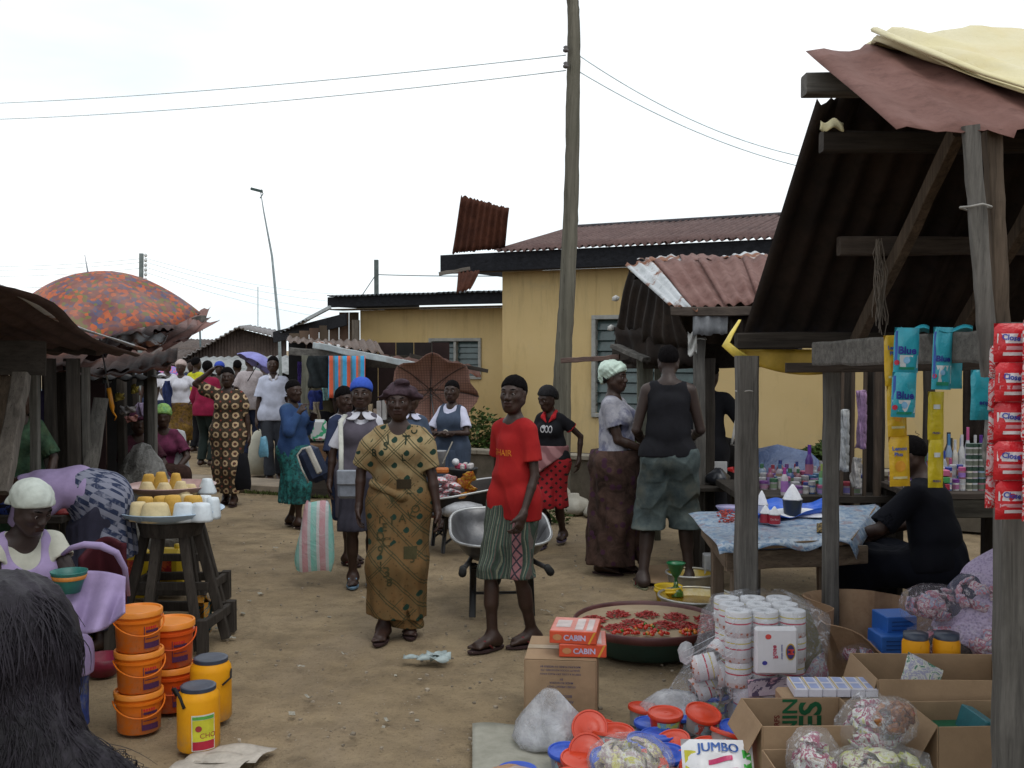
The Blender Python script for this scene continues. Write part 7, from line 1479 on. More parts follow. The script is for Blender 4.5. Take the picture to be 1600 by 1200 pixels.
# ---- orange paint-type buckets and yellow jars
def dusty(nm,c0,c1):
    m = Mt(nm); x,y,z = m.xyz(); n = m.noise(6,5,.7); n2 = m.noise(16,5,.75); n3 = m.noise(60,3,.7,stretch=(1,1,.3)); c = m.mix(n.ramp(.35,.7)*.6,c0,c1); c = m.mix(n2.ramp(.42,.66)*z.ramp(.14,.0)*.6,c,(.30,.22,.14)); c = m.mix(n3.ramp(.66,.72)*.35,c,tuple(v*.45 for v in c0)); return m.done(c,n2*.35+.25,0,n3,.1,.002)
ORA = dusty('orange plastic',(.68,.17,.01),(.55,.10,.01)); ORL = plain('paler orange lid',(.72,.24,.03),.35,.08,10); INK = plain('dark purple print',(.06,.02,.06),.6); INKR = plain('red print',(.5,.03,.03),.6)
ORD = dusty('deep orange plastic',(.60,.085,.01),(.45,.06,.01))
def obucket(x,y,z,r,h_,label,la=-1.2,grp=None,dark=False):
    t = thing('bucket',label,'bucket',(x,y,z),grp); m_ = ORA if not dark else ORD
    obj('bucket_body',MB().lathe([(.0,0),(r*.86,0),(r*.90,.004),(r*.97,h_*.86),(r*.97,h_*.86)],36,(x,y,z)),m_,t,True,auto=50)
    obj('rim_ring',MB().lathe([(r*.95,h_*.72),(r*1.03,h_*.73),(r*1.03,h_*.79),(r*.96,h_*.80)],36,(x,y,z)),m_,t,True,auto=50)
    obj('lid',MB().lathe([(r*.98,h_*.86),(r*1.05,h_*.87),(r*1.05,h_*.985),(r*1.03,h_),(r*.96,h_),(r*.93,h_*.965),(.0,h_*.965)],36,(x,y,z)),ORL,t,True,auto=50)
    obj('carry_handle',MB().tube([(x+cos(a)*(r*1.05+.004),y+sin(a)*(r*1.05+.004),z+h_*(.78-.34*sin((a-la+1.57)/3.14*PI))) for a in np.linspace(la-1.57,la+1.57,16)],.004,6),m_,t,True)
    c = (x,y,z+h_*.40); lb = MB(); f = cyl_fn(c,r*.955,la+.35,.002)
    for (u0,v0,u1,v1) in ((-.038,-.055,.045,-.028),(-.038,-.028,-.035,.05),(-.030,.018,.04,.030),(-.03,-.012,.04,-.008)): quad(lb,f,u0,v0,u1,v1,6)
    text(lb,'KENSOL',.020,lambda u,v: f(u+.005,v+.008)) if False else None
    obj('printed_label',lb,INK,t)
    lr = MB(); [quad(lr,f,-.030+i*.012,.034,-.022+i*.012,.046,1) for i in range(5)]; obj('printed_line',lr,INKR,t)
    return t
BG = 'orange lidded buckets at lower left'
bx,by = P(211,600,4.95).x,4.95
for i,lab in enumerate(('bottom orange bucket of the front left stack of three','middle orange bucket of the front left stack of three','top orange bucket of the front left stack of three')): obucket(bx+(.004 if i == 1 else 0),by,i*.192-.09*0,.108,.192,lab,-1.15+.1*i,BG) if i else obucket(bx,by,0,.108,.192,lab,-1.1,BG)
bx2 = P(262,600,5.25).x
for i,lab in enumerate(('bottom deep orange bucket of the rear stack of two','top deep orange bucket of the rear stack of two')): obucket(bx2,5.25,i*.222,.115,.222,lab,-1.2,BG,True)
YJ = dusty('amber yellow plastic',(.72,.33,.01),(.60,.22,.01)); DLID = plain('slate lid',(.03,.04,.065),.4,.3,10)
def jar(x,y,r,h_,label,front):
    t = thing('jar',label,'jar',(x,y,0))
    obj('jar_body',MB().lathe([(.0,0),(r*.93,0),(r,.012),(r,h_*.80),(r*.97,h_*.86),(r*.84,h_*.92),(r*.80,h_*.94),(r*.80,h_*.955)],40,(x,y,0)),YJ,t,True,auto=60)
    obj('lid',MB().lathe([(r*.82,h_*.93),(r*.84,h_*.935),(r*.84,h_*.99),(r*.80,h_),(r*.70,h_*.995),(.0,h_*.99)],36,(x,y,0)),DLID,t,True,auto=50)
    obj('carry_handle',MB().tube([(x-r*.98,y-.02,h_*.84),(x-r*1.12,y-.03,h_*.96),(x-r*.95,y-.05,h_*.99),(x-r*.6,y-r*.8,h_*.86),(x-r*.38,y-r*.96,h_*.72)] if front else [(x+r,y,h_*.8),(x+r*1.1,y-.04,h_*.7),(x+r*.8,y-.08,h_*.62)],[.006,.007,.007,.007,.008] if front else .005,8),RUB,t,True)
    if front:
        f = cyl_fn((x,y,h_*.36),r,-1.05,.002)
        for nm,col,q in (('label',(.62,.62,.55),(-.052,-.088,.052,.072)),('label_field',(.52,.50,.03),(-.048,-.045,.048,.050)),('label_band',(.35,.01,.03),(-.048,-.084,.048,-.046)),('label_strip',(.10,.35,.05),(-.048,.052,.048,.066))):
            mb = MB(); lf = .002 if nm == 'label' else .0032; f2 = cyl_fn((x,y,h_*.36),r,-1.05,lf); quad(mb,f2,*q,8); obj(nm,mb,plain(nm,col,.45),t)
        mb = MB(); f2 = cyl_fn((x,y,h_*.36),r,-1.05,.0045); mb.add([f2(-.022+.014*cos(a),.012+.014*sin(a)) for a in np.linspace(0,2*PI,13)[:-1]],[tuple(range(12))]); text(mb,'CHO',.032,lambda u,v: f2(u+.018,v-.022)); obj('label_print',mb,plain('label print',(.30,.03,.03),.5),t)
jar(P(305,600,4.72).x,4.72,.094,.285,'front amber jar with slate lid, black handle and yellow-red label',True); jar(P(327,600,5.12).x,5.1,.098,.30,'rear amber jar with slate lid just behind the labelled one',False)
# ---- left stall heaps
PBL = film_m('blue black print',[(.015,.02,.10),(.01,.01,.02),(.03,.05,.2),(.01,.01,.02)],16,.8)
def heap(px,py,d,rx_,ry_,h_,m_,label,cat='heap',z0=None,seed=0):
    g = P(px,py,d); z_ = g.z if z0 is None else z0; return one(cat,MB().lathe([(.001,0),(1,.0),(1.02,h_*.3),(.85,h_*.62),(.5,h_*.92),(.001,h_)],30,(g.x,d,z_),sx=rx_,sy=ry_,wob=lambda a,z: 1+.10*sin(a*3+seed)+.06*sin(a*7+z*20+seed)),m_,label,cat,smooth=True)
tt = thing('market_table','rough dark display table in the near left stall behind the seated woman','table',(-3.6,7.3,0))
obj('table_top',MB().bbox((-3.75,7.45,.66),(1.5,.9,.05)),DKX,tt)
for x_ in (-4.4,-3.1):
    for y_ in (7.1,7.8): obj('leg',MB().bbox((x_,y_,.32),(.06,.06,.64)),DKW,tt)
heap(52,738,7.3,.26,.22,.22,PBL,'blue and black printed cloth heap on the dark table at far left','cloth_heap',.685,2)
heap(112,725,7.6,.22,.2,.16,plain('grey white sack',(.20,.20,.20),.8,.3,6),'greyish sack heap on the dark table right of the blue cloth','sack',.685,3)
heap(95,745,7.2,.16,.14,.05,plain('red enamel dish',(.22,.02,.02),.5),'flat red dish on the dark table beside the white headscarf','dish',.685,4)
m = Mt('cloudy plastic sacking'); n = m.noise(5,6,.7,dist=1.5); n2 = m.noise(20,4,.7,dist=1); CLD = m.done(m.mix(n.ramp(.35,.65),(.06,.058,.052),(.24,.235,.22)),.35,0,n+n2,.8,.03)
g = P(195,750,8.3); one('plastic_heap',MB().lathe([(.001,0),(.32,.0),(.36,.15),(.34,.3),(.30,.42),(.27,.55),(.20,.66),(.17,.78),(.08,.9),(.001,.93)],60,(g.x,8.7,.10),sy=.6,wob=lambda a,z: 1+.22*sin(a*2+z*5)+.12*sin(a*5+z*11)+.06*sin(a*11-z*23)+.03*sin(a*23+z*40)),CLD,'big heap of cloudy grey plastic sheeting behind the snack trays','plastic sheeting',smooth=True)
one('low_crate',MB().bbox((g.x,8.7,.05),(.6,.45,.10),.01),DKX,'low dark crate under the grey plastic heap','crate')
for i,(px,py,d,w_,h_,col,lab) in enumerate(((288,741,14.5,.2,.05,(.03,.06,.3),'tiny blue scrap'),(20,660,8.4,.1,.5,(.03,.02,.05),'violet black garment'),(62,640,8.3,.12,.3,(.02,.015,.04),'dark violet garment'),(222,592,10.2,.12,.12,(.14,.16,.18),'greyish plastic bag'),(212,607,10.3,.05,.08,(.4,.34,.08),'small yellow packet'),(200,640,10.4,.16,.06,(.28,.26,.26),'pale folded cloth'),(187,620,10.2,.08,.06,(.4,.32,.08),'yellowish packet'),(168,590,10.0,.07,.1,(.2,.24,.3),'bluish bottle pack'),(205,654,10.5,.12,.05,(.35,.16,.14),'pinkish packet'),(222,640,10.6,.12,.14,(.25,.2,.3),'mauve bundle'))):
    if i == 0: one('scrap',MB().bbox(G(px,py)+V(0,0,.02),(.12,.06,.03),.01),plain('scrap',col),'tiny bright blue scrap on the lane near the kerb','scrap')
    else: hung('hanging_goods',px-w_/2*F_PX/d,px+w_/2*F_PX/d,py-h_/2*F_PX/d,py+h_/2*F_PX/d,d,col,lab+' hanging in the shade of the left stalls','goods',100+i)
# ---- right: powder table
m = Mt('blue printed oilcloth'); n = m.noise(26,4,.7,dist=1.2); n2 = m.noise(5,3,.6); c = m.mix(n.ramp(.4,.56),(.08,.17,.30),(.34,.40,.46)); c = m.mix(m.noise(14,3,.6,dist=1).ramp(.58,.62)*.6,c,(.22,.12,.12)); OIL = m.done(c,.35,0,n2,.3,.02)
PT = thing('powder_table','wooden trestle table with blue printed oilcloth behind the two grey posts','table',(2.05,6.3,0))
TZ2 = .75; fl_,fr_ = P(1128,848,5.84),P(1330,838,5.84); q = [G(1132,852,TZ2),G(1332,842,TZ2),G(1318,795,TZ2)+V(.25,.1,0),G(1092,803,TZ2)]
for i in range(7):
    a_,b_ = i/7,(i+.97)/7; obj('top_plank',MB().add([z_+V(0,0,dz) for dz in (0,-.03) for z_ in (q[0].lerp(q[3],a_),q[1].lerp(q[2],a_),q[1].lerp(q[2],b_),q[0].lerp(q[3],b_))],[(0,1,2,3),(7,6,5,4),(0,4,5,1),(1,5,6,2),(2,6,7,3),(3,7,4,0)]),woodh('pale plank',(.26,.18,.11),'X'),PT)
obj('apron_rail',MB().bar(q[0]+V(.02,.06,-.10),q[1]+V(.1,.06,-.10),.03,.10,seg=6,wob=.003),woodh('apron wood',(.16,.12,.085),'X'),PT); obj('apron_rail',MB().bar(q[0]+V(.03,.06,-.09),q[3]+V(.03,0,-.09),.03,.10),woodh('apron wood',(.16,.12,.085),'Y'),PT)
obj('lower_rail',MB().bar(V(q[0].x+.1,q[0].y+.12,.25),V(q[1].x,q[1].y+.12,.25),.03,.07),DKX,PT)
for p_ in (q[0]+V(.09,.09,0),q[1]+V(-.12,.1,0),q[2]+V(-.1,-.1,0),q[3]+V(.1,-.1,0)): obj('leg',MB().bar((p_.x,p_.y,0),(p_.x,p_.y,TZ2-.04),.075,.06,seg=5,wob=.003),wood('trestle wood',(.17,.13,.095)),PT)
def oil(u,v):
    e = .05; uu,vv = u*(1+2*e)-e,v*(1+2*e)-e; p_ = (q[0]*(1-uu)+q[1]*uu)*(1-vv)+(q[3]*(1-uu)+q[2]*uu)*vv; z_ = .010+.006*sin(u*17+v*9)
    if v < .06: z_ -= (.06-v)*.5*(1+.6*sin(u*13))
    if u > .95: z_ -= (u-.95)*1.4
    if u < .05: z_ -= (.05-u)*.3
    return p_+V(0,0,z_)
one('oilcloth',MB().slab(oil,50,30,.003),OIL,'blue printed oilcloth lying wrinkled over the powder table','oilcloth',smooth=True)
BLS = plain('bright blue sheet',(.02,.10,.50),.35,.15,8); PWD = plain('white powder',(.66,.67,.70),.95,.05,20,bs=.6,bsc=40,bd=.01)
def on(px,py,z=TZ2+.012): return G(px,py,z)
def bs(u,v):
    a,b,c_,d_ = on(1176,820),on(1290,808),on(1292,792),on(1170,793); p_ = (a*(1-u)+b*u)*(1-v)+(d_*(1-u)+c_*u)*v; ed = max(abs(u-.5),abs(v-.5))*2; return p_+V(0,0,.012+.05*max(0,ed-.8)*5*(.6+.4*sin(u*9+v*5))+.004*sin(u*21))
one('blue_sheet',MB().slab(bs,36,14,.002),BLS,'bright blue plastic sheet holding the white powder','plastic sheet',smooth=True)
g = (on(1225,806)+on(1262,803))/2; one('powder_heap',MB().lathe([(.001,.035),(.07,.03),(.15,.012),(.2,.0)],30,(g.x,g.y,TZ2+.02),sx=1.15,sy=.8,wob=lambda a,z: 1+.1*sin(a*5)),PWD,'loose white powder spread on the blue sheet','powder',smooth=True)
def can(px,py,r,h_,col,label,cone=None,name='can',tp=1,z=TZ2+.02):
    g = G(px,py,z); t = thing(name,label,name,g); obj('can_wall',MB().lathe([(.0,0),(r*tp,0),(r,h_),(r*.96,h_),(r*.9*tp,.01)],28,g),plain(label[:18],col,.4),t,True,auto=50)
    obj('rim',MB().tube(ring_pts(g,r,28,h_),.003,5,cap=False),plain('tin rim',(.4,.4,.4),.3,metal=.7),t,True)
    if cone: one('powder_cone',MB().lathe([(r*.99,0),(r*.72,cone*.35),(r*.4,cone*.72),(r*.12,cone*.97),(.001,cone)],28,(g.x,g.y,z+h_-.003),wob=lambda a,z: 1+.05*sin(a*4+z*60)+.03*sin(a*9)),PWD,'cone of white powder on the '+label.split(' standing')[0],'powder',smooth=True)
    return g
can(1238,806,.060,.105,(.022,.028,.032),'large dark bucket standing on the powder table',.095,'measuring_bucket',.85)
g = can(1210,818,.034,.055,(.32,.015,.03),'right red tin standing on the blue sheet',.05); can(1196,816,.034,.055,(.32,.015,.03),'left red tin standing on the blue sheet',.05); can(1190,803,.04,.06,(.5,.5,.5),'rear white tin standing half hidden behind the post',.09)
mb = MB(); text(mb,'De Rica',.016,cyl_fn((g.x,g.y,g.z+.028),.034,-1.75)); one('tin_print',mb,plain('white print',(.6,.5,.5),.6),'small white lettering printed on the right red tin','lettering')
for i,(px,py) in enumerate(((1128,808),(1140,806),(1134,817),(1147,815))):
    g = on(px,py); rr = random.Random(i); mb = MB(); [mb.bbox(g+V(rr.uniform(-.04,.04),rr.uniform(-.03,.03),.008+.014*(j//9)),(.016,.010,.008),.003,MR(rr.uniform(0,3),3,'Z')) for j in range(24)]
    tag(one('red_peppers',mb,plain('red pepper',(.32,.02,.01),.4),None,None),kind='stuff')
one('pale_dish',MB().lathe([(.0,0),(.07,0),(.09,.025),(.0,.03)],20,on(1140,797)),plain('mauve dish',(.26,.24,.4),.4),'flat mauve dish behind the red peppers at the table\'s left end','dish',smooth=True)
one('cloth_scrap',MB().slab(lambda u,v: on(1276+u*16,834-v*14)+V(0,0,.01+.025*sin(u*PI)*sin(v*PI)),8,6,.004),film_m('leopard scrap',[(.3,.2,.06),(.04,.03,.02),(.25,.17,.06),(.03,.02,.02)],30,.8),'small brown and black patterned cloth at the table edge by the thinner post','cloth',smooth=True)
# tray of bottles and jars behind the powder
BT = thing('bottle_table','low dark display table crowded with cosmetics jars behind the powder table','table',(2.3,7.8,0)); bz = .78
obj('table_top',MB().bbox((P(1275,600,7.7).x,7.75,bz-.025),(1.25,.95,.05)),DKX,BT)
for x_ in (-.5,.5):
    for y_ in (-.35,.35): obj('leg',MB().bbox((P(1275,600,7.7).x+x_,7.75+y_,(bz-.05)/2),(.06,.06,bz-.05)),DKW,BT)
def bottle(x,y,z,r,h_,col,capc,label,grp,kind=0):
    t = thing('bottle' if kind else 'cosmetic_jar',label,'bottle' if kind else 'jar',(x,y,z),grp); n = 12
    if kind: pr = [(.0,0),(r,0),(r,h_*.62),(r*.55,h_*.74),(r*.4,h_*.78)]; cp = [(r*.45,h_*.76),(r*.45,h_),(.0,h_)]
    else: pr = [(.0,0),(r,0),(r*1.02,h_*.66),(r*.9,h_*.7)]; cp = [(r*1.06,h_*.68),(r*1.06,h_*.97),(r*.9,h_),(.0,h_)]
    obj('container',MB().lathe(pr,n,(x,y,z)),plain('c%.2f%.2f%.2f' % col,col,.35),t,True,auto=45); obj('cap',MB().lathe(cp,n,(x,y,z)),plain('c%.2f%.2f%.2f' % capc,capc,.35),t,True,auto=45)
    lb = MB().lathe([(r*1.03,h_*.12),(r*1.03,h_*.52)],n,(x,y,z)); obj('label_band',lb,plain('band%.1f' % (sum(capc)),tuple(min(.6,.1+v_*.9) for v_ in capc[::-1]),.5),t,True); return t
CAPS = [(.03,.06,.32),(.40,.02,.05),(.50,.50,.52),(.20,.05,.30),(.04,.18,.08),(.50,.10,.25),(.55,.55,.58),(.06,.2,.4)]; BODS = [(.50,.50,.50),(.44,.38,.44),(.40,.42,.46),(.55,.52,.45),(.30,.12,.16),(.22,.30,.42),(.50,.47,.50),(.06,.12,.3)]
rr = random.Random(77); wds = ['white','mauve','pale grey','cream','wine-red','blue-grey','milky','dark blue']; wdc = ['navy','red','pale','violet','green','pink','white','blue']
cnt = 0
for row in range(7):
    y_ = 7.40+row*.125
    for px in range(1168,1352,13):
        if row < 2 and px < 1235: continue
        x_ = P(px+rr.uniform(-3,3),600,y_).x; i,j = rr.randrange(8),rr.randrange(8); tall = row > 2 and rr.random() < .35
        bottle(x_,y_+rr.uniform(-.02,.02),bz,rr.uniform(.022,.034),rr.uniform(.11,.17) if tall else rr.uniform(.055,.09),tuple(v*.6 for v in BODS[i]),tuple(v*.6+.02 for v in CAPS[j]),'%s %s with %s cap among the crowd on the display table' % (wds[i],'bottle' if tall else 'jar',wdc[j]),'cosmetics crowded on the display table',tall); cnt += 1
bottle(P(1230,600,7.3).x,7.35,bz,.026,.19,(.4,.37,.4),(.35,.05,.25),'tall white bottle with magenta cap standing above the jars left of the thinner post',None,1)
bottle(P(1284,600,7.6).x,7.9,bz+.0,.030,.30,(.06,.02,.16),(.10,.03,.28),'tall violet bottle beside the thinner post',None,1)
bottle(P(1292,600,7.4).x,7.5,bz,.022,.20,(.08,.2,.06),(.3,.4,.1),'slim green bottle beside the thinner post',None,1)
one('red_horn',MB().tube([on(1190,762,.95)+V(0,1.0,0),on(1208,764,.95)+V(0,1.0,0),on(1217,752,.95)+V(0,1.0,0)],[.012,.03,.04],10),plain('red plastic',(.40,.01,.01),.4),'red plastic funnel-shaped toy above the powder tins','toy',smooth=True)
# mounds behind
m = Mt('blue tarpaulin'); n = m.noise(4,5,.7,dist=1.2); BTP = m.done(m.mix(n.ramp(.4,.7),(.045,.075,.17),(.11,.16,.29)),.45,0,n+m.noise(14,4,.7)*.4,.7,.03)
g = P(1215,700,9.6); one('covered_heap',MB().lathe([(.001,0),(.62,0),(.60,.35),(.50,.66),(.30,.86),(.001,.93)],40,(g.x,9.6,0),sy=.55,wob=lambda a,z: 1+.06*sin(a*4+z*5)+.04*sin(a*11+z*9)),BTP,'heap of goods under a crumpled blue tarpaulin against the yellow wall','covered heap',smooth=True)
m = Mt('ringed black cloth'); v = m.voro(4.2); c = m.mix((v-.30).abs().lt(.06),(.012,.010,.010),(.16,.12,.11)); RGC = m.done(c,.85,0,m.noise(8),.4,.02)
g = P(1130,700,9.4); one('cloth_heap',MB().lathe([(.001,0),(.30,0),(.31,.5),(.27,.84),(.17,.98),(.001,1.02)],34,(g.x,9.4,0),wob=lambda a,z: 1+.08*sin(a*3+z*5)+.05*sin(a*7+z*9)),RGC,'tall heap of black cloth printed with pale rings between the two posts','cloth heap',smooth=True)
g = P(1130,757,8.2); one('cardboard_sheet',MB().bbox((g.x,8.6,.82),(.22,.02,.12),.003),plain('white board',(.45,.45,.45)),'white card propped behind the black plastic bag','card'); one('plastic_bag',MB().lathe([(.001,0),(.09,.01),(.10,.06),(.05,.10),(.02,.13),(.001,.13)],20,(g.x,8.4,.72),wob=lambda a,z: 1+.12*sin(a*3)+.06*sin(a*7+z*60)),plain('black film',(.02,.022,.028),.3),'black knotted plastic bag on the side table behind the grey post','bag',smooth=True)
st = thing('side_table','small dark side table behind the powder table by the grey post','table',(g.x,8.4,0)); obj('table_top',MB().bbox((g.x,8.45,.70),(.5,.5,.03)),DKX,st); [obj('leg',MB().bbox((g.x+a*.2,8.45+b*.2,.34),(.05,.05,.68)),DKW,st) for a in (-1,1) for b in (-1,1)]
# ---- rear counter with stacked jars
RC = thing('rear_counter','long dark wooden counter of cosmetics at the back of the near stall','counter',(P(1490,600,6.9).x,7.0,0)); rz_ = 1.8-(770-545)*6.8/F_PX
x0,x1 = P(1425,600,6.8).x,P(1425,600,6.8).x+1.5
obj('counter_top',MB().bbox(((x0+x1)/2,7.1,rz_-.02),(x1-x0,.7,.04)),BRNX,RC); obj('front_board',MB().bbox(((x0+x1)/2+.01,6.77,rz_-.10),(x1-x0-.04,.03,.12)),woodh('front board',(.055,.05,.04),'X'),RC)
for x_ in (x0+.06,(x0+x1)/2,x1-.06): obj('leg',MB().bbox((x_,6.85,(rz_-.05)/2),(.07,.07,rz_-.05)),DKW,RC); obj('leg',MB().bbox((x_,7.35,(rz_-.05)/2),(.07,.07,rz_-.05)),DKW,RC)
rr = random.Random(5)
for row in range(4):
    for k_ in range(13):
        px = 1436+k_*10.5; y_ = 6.9+row*.14; x_ = P(px,600,6.85).x+rr.uniform(-.006,.006)
        for lv in range(1+(3 if row == 0 and 8 <= k_ <= 10 else 1 if row < 3 and k_ % 3 else 0)): 
            i,j = rr.randrange(8),rr.randrange(8); tall = lv == 0 and row >= 2 and rr.random() < .75; 
            if lv and row >= 2: continue
            bottle(x_,y_,rz_+lv*.078,.022,rr.uniform(.24,.40) if tall and row == 3 else rr.uniform(.14,.26) if tall else .075,BODS[i] if lv < 2 else (.4,.4,.4),CAPS[j] if row or k_ < 8 else (.04,.08,.06),'%s %s with %s cap on the rear counter, %s row' % (wds[i],'bottle' if tall else 'jar',wdc[j],('front','second','third','back')[row]),'cosmetics on the rear counter',tall)
for (px,h_,r_,c1,c2,lab) in ((1436,.20,.02,(.02,.03,.10),(.02,.03,.12),'dark navy'),(1490,.34,.03,(.05,.035,.03),(.02,.02,.02),'brown-black'),(1494,.30,.024,(.5,.22,.01),(.03,.03,.03),'orange-gold'),(1510,.30,.024,(.05,.18,.42),(.05,.15,.4),'light blue'),(1532,.32,.022,(.4,.2,.15),(.5,.5,.5),'peach'),(1541,.32,.026,(.15,.06,.3),(.1,.03,.25),'violet')): bottle(P(px,600,7.35).x,7.42,rz_,r_,h_,c1,c2,'tall '+lab+' bottle at the back of the rear counter',None,1)
for i,(c1,lab) in enumerate((((.32,.02,.05),'crimson'),((.05,.25,.08),'green'),((.45,.1,.2),'pink'))): one('flat_box',MB().bbox((P(1455,600,6.9).x,6.88,rz_+.03+.045*i),(.20,.12,.04),.004),plain('box'+lab,c1,.5),lab+' flat box in the pile beside the hanging yellow sachets','box')
sl = thing('shelf_frame','upright slatted rack hung with sachet strips behind the thinner post','rack',(P(1340,600,7.2).x,7.3,0))
for px in (1316,1333,1352,1372): obj('slat',MB().bbox((P(px,600,7.3).x,7.3,1.0),(.022 if px != 1372 else .05,.03,2.0)),wood('slat',(.08,.06,.045)),sl)
for i,(px,y0,y1,c1,lab) in enumerate(((1317,640,735,(.35,.36,.36),'white and green'),(1344,610,700,(.28,.18,.3),'mauve'),(1336,715,760,(.4,.38,.36),'cream'))): hung('sachet_strip',px-4,px+4,y0,y1,7.1,c1,lab+' sachet strip hanging in the dim rack behind the thinner post','sachet strip',200+i)
hung('hanging_sack',1540,1572,600,770,6.4,(.20,.19,.17),'grey sacking hanging at the rear of the stall behind the red sachets','sacking',220)
one('tin_sheet',corr(P(1505,700,8.2),P(1560,700,8.2),P(1560,560,8.2),P(1505,560,8.2),3,.02,6,.003,.01,.02,3),UNDER,'narrow dark corrugated sheet standing against the yellow wall behind the counter','metal sheet',smooth=True)
# things under the powder table
one('basket',MB().lathe([(.0,0),(.10,0),(.13,.16),(.135,.17),(.12,.16),(.09,.01)],24,(P(1213,600,6.0).x,6.05,.0)),plain('teal basket',(.02,.07,.09),.5),'dark teal plastic basket under the powder table','basket',smooth=True)
one('paper_wad',MB().lathe([(.001,-.05),(.08,-.03),(.09,.02),(.04,.06),(.001,.06)],16,(P(1213,600,6.0).x,6.05,.20),wob=lambda a,z: 1+.15*sin(a*4+z*30)),plain('grey film',(.2,.2,.2),.5),'crumpled grey plastic filling the dark teal basket','plastic',smooth=True)
g = P(1262,600,5.85); one('yellow_sack',MB().lathe([(.001,0),(.17,0),(.20,.12),(.16,.24),(.08,.32),(.001,.33)],24,(g.x,5.9,0),wob=lambda a,z: 1+.12*sin(a*3+z*8)+.04*sin(a*9)),plain('olive yellow sack',(.19,.15,.015),.7,.2,6),'olive yellow sack under the powder table between the grey posts','sack',smooth=True)
g = P(1335,600,5.4); one('plastic_bag',MB().lathe([(.001,0),(.14,0),(.17,.08),(.13,.16),(.06,.24),(.001,.25)],24,(g.x+.02,5.5,0),sx=1.3,wob=lambda a,z: 1+.12*sin(a*4+z*9)+.06*sin(a*9)),film_m('white print bag',[(.35,.36,.36),(.28,.3,.3),(.30,.08,.14),(.36,.36,.38),(.08,.1,.3),(.38,.38,.38)],12),'white plastic bag with wine and blue print right of the thinner post','bag',smooth=True)
one('small_tub',MB().lathe([(.0,0),(.045,0),(.045,.05),(.0,.055)],18,(P(1200,600,5.9).x,5.7,.0)),plain('red plastic lid',(.45,.02,.01),.4),'small red plastic tub under the front edge of the powder table','tub',smooth=True)
one('pale_box',MB().bbox((P(1117,600,7.9).x,8.0,.12),(.12,.1,.24),.008),plain('pale box',(.36,.37,.38)),'pale upright box on the ground behind the second stall post','box')
# cardboard on the ground and wood bits
CARD = plain('cardboard',(.30,.205,.125),.85,.16,5,(.20,.13,.075),.5,stretch=(1,.3,1)); CARDI = plain('cardboard inside',(.24,.17,.11),.9,.16,5)
one('cardboard_sheet',MB().slab(lambda u,v: G(1002+u*60,912-v*34*(1-.3*u),.012)+V(0,0,.01*sin(u*7+v*3)),10,4,.006),CARD,'flattened brown cardboard lying behind the denim-shorted man\'s foot','cardboard',smooth=True)
# ---- palm oil basins, funnel, pepper tray
OILM = plain('palm oil yellow paint',(.36,.25,.02),.3,.35,5,(.55,.55,.45),.8); ALU = plain('worn aluminium',(.38,.38,.36),.35,.25,8,(.35,.25,.04),.6,metal=.6)
def basin(px0,px1,py,z,d,h_,m_in,m_out,label):
    cx = P((px0+px1)/2,600,d).x; r = (px1-px0)/2*d/F_PX; t = thing('basin',label,'basin',(cx,d,0))
    obj('basin_wall',MB().lathe([(.0,0),(r*.72,0),(r*.9,h_*.5),(r*.98,h_*.96)],44,(cx,d,0)),m_out,t,True); obj('inner_wall',MB().lathe([(r*.965,h_*.96),(r*.88,h_*.5),(r*.70,.02),(.0,.018)],44,(cx,d,0)),m_in,t,True); obj('rim',MB().tube([(cx+cos(a)*r*.985,d+sin(a)*r*.985,h_*.97) for a in np.linspace(0,2*PI,45)],.010,8,cap=False),ALU,t,True); return cx,r
basin(1042,1118,905,0,7.85,.13,OILM,ALU,'rear oil-stained metal basin beside the denim-shorted man\'s foot'); cx,r = basin(1030,1150,940,0,7.2,.11,OILM,ALU,'front wide basin stained yellow with palm oil behind the pepper tray')
one('palm_oil',MB().lathe([(.0,.055),(r*.86,.055)],40,(cx,7.2,0)),plain('palm oil',(.16,.085,.005),.12,.3,4),'shallow pool of dark palm oil in the front basin','oil',smooth=True)
g = P(1046,600,7.45); t = thing('bucket','small yellow plastic tub holding the green funnel','tub',(g.x,7.45,0)); obj('tub_wall',MB().lathe([(.0,0),(.08,0),(.095,.10),(.10,.12),(.085,.11),(.07,.01)],28,(g.x,7.45,0)),YPL,t,True); obj('rim_ring',MB().lathe([(.09,.075),(.103,.08),(.103,.095),(.09,.10)],28,(g.x,7.45,0)),YPL,t,True)
GFN = plain('translucent green plastic',(.01,.14,.05),.3,.2,10); t = thing('funnel','green plastic funnel standing in a green bottle on the yellow tub','funnel',(g.x+.04,7.42,.07)); c = (g.x+.045,7.40,-.04)
obj('funnel_cone',MB().lathe([(.066,.335),(.068,.33),(.064,.325),(.035,.255),(.012,.225),(.010,.17)],28,c),GFN,t,True); obj('bottle_neck',MB().lathe([(.055,.10),(.052,.125),(.030,.15),(.016,.17),(.016,.20),(.0,.20)],24,c),plain('green oil bottle',(.04,.09,.01),.2),t,True)
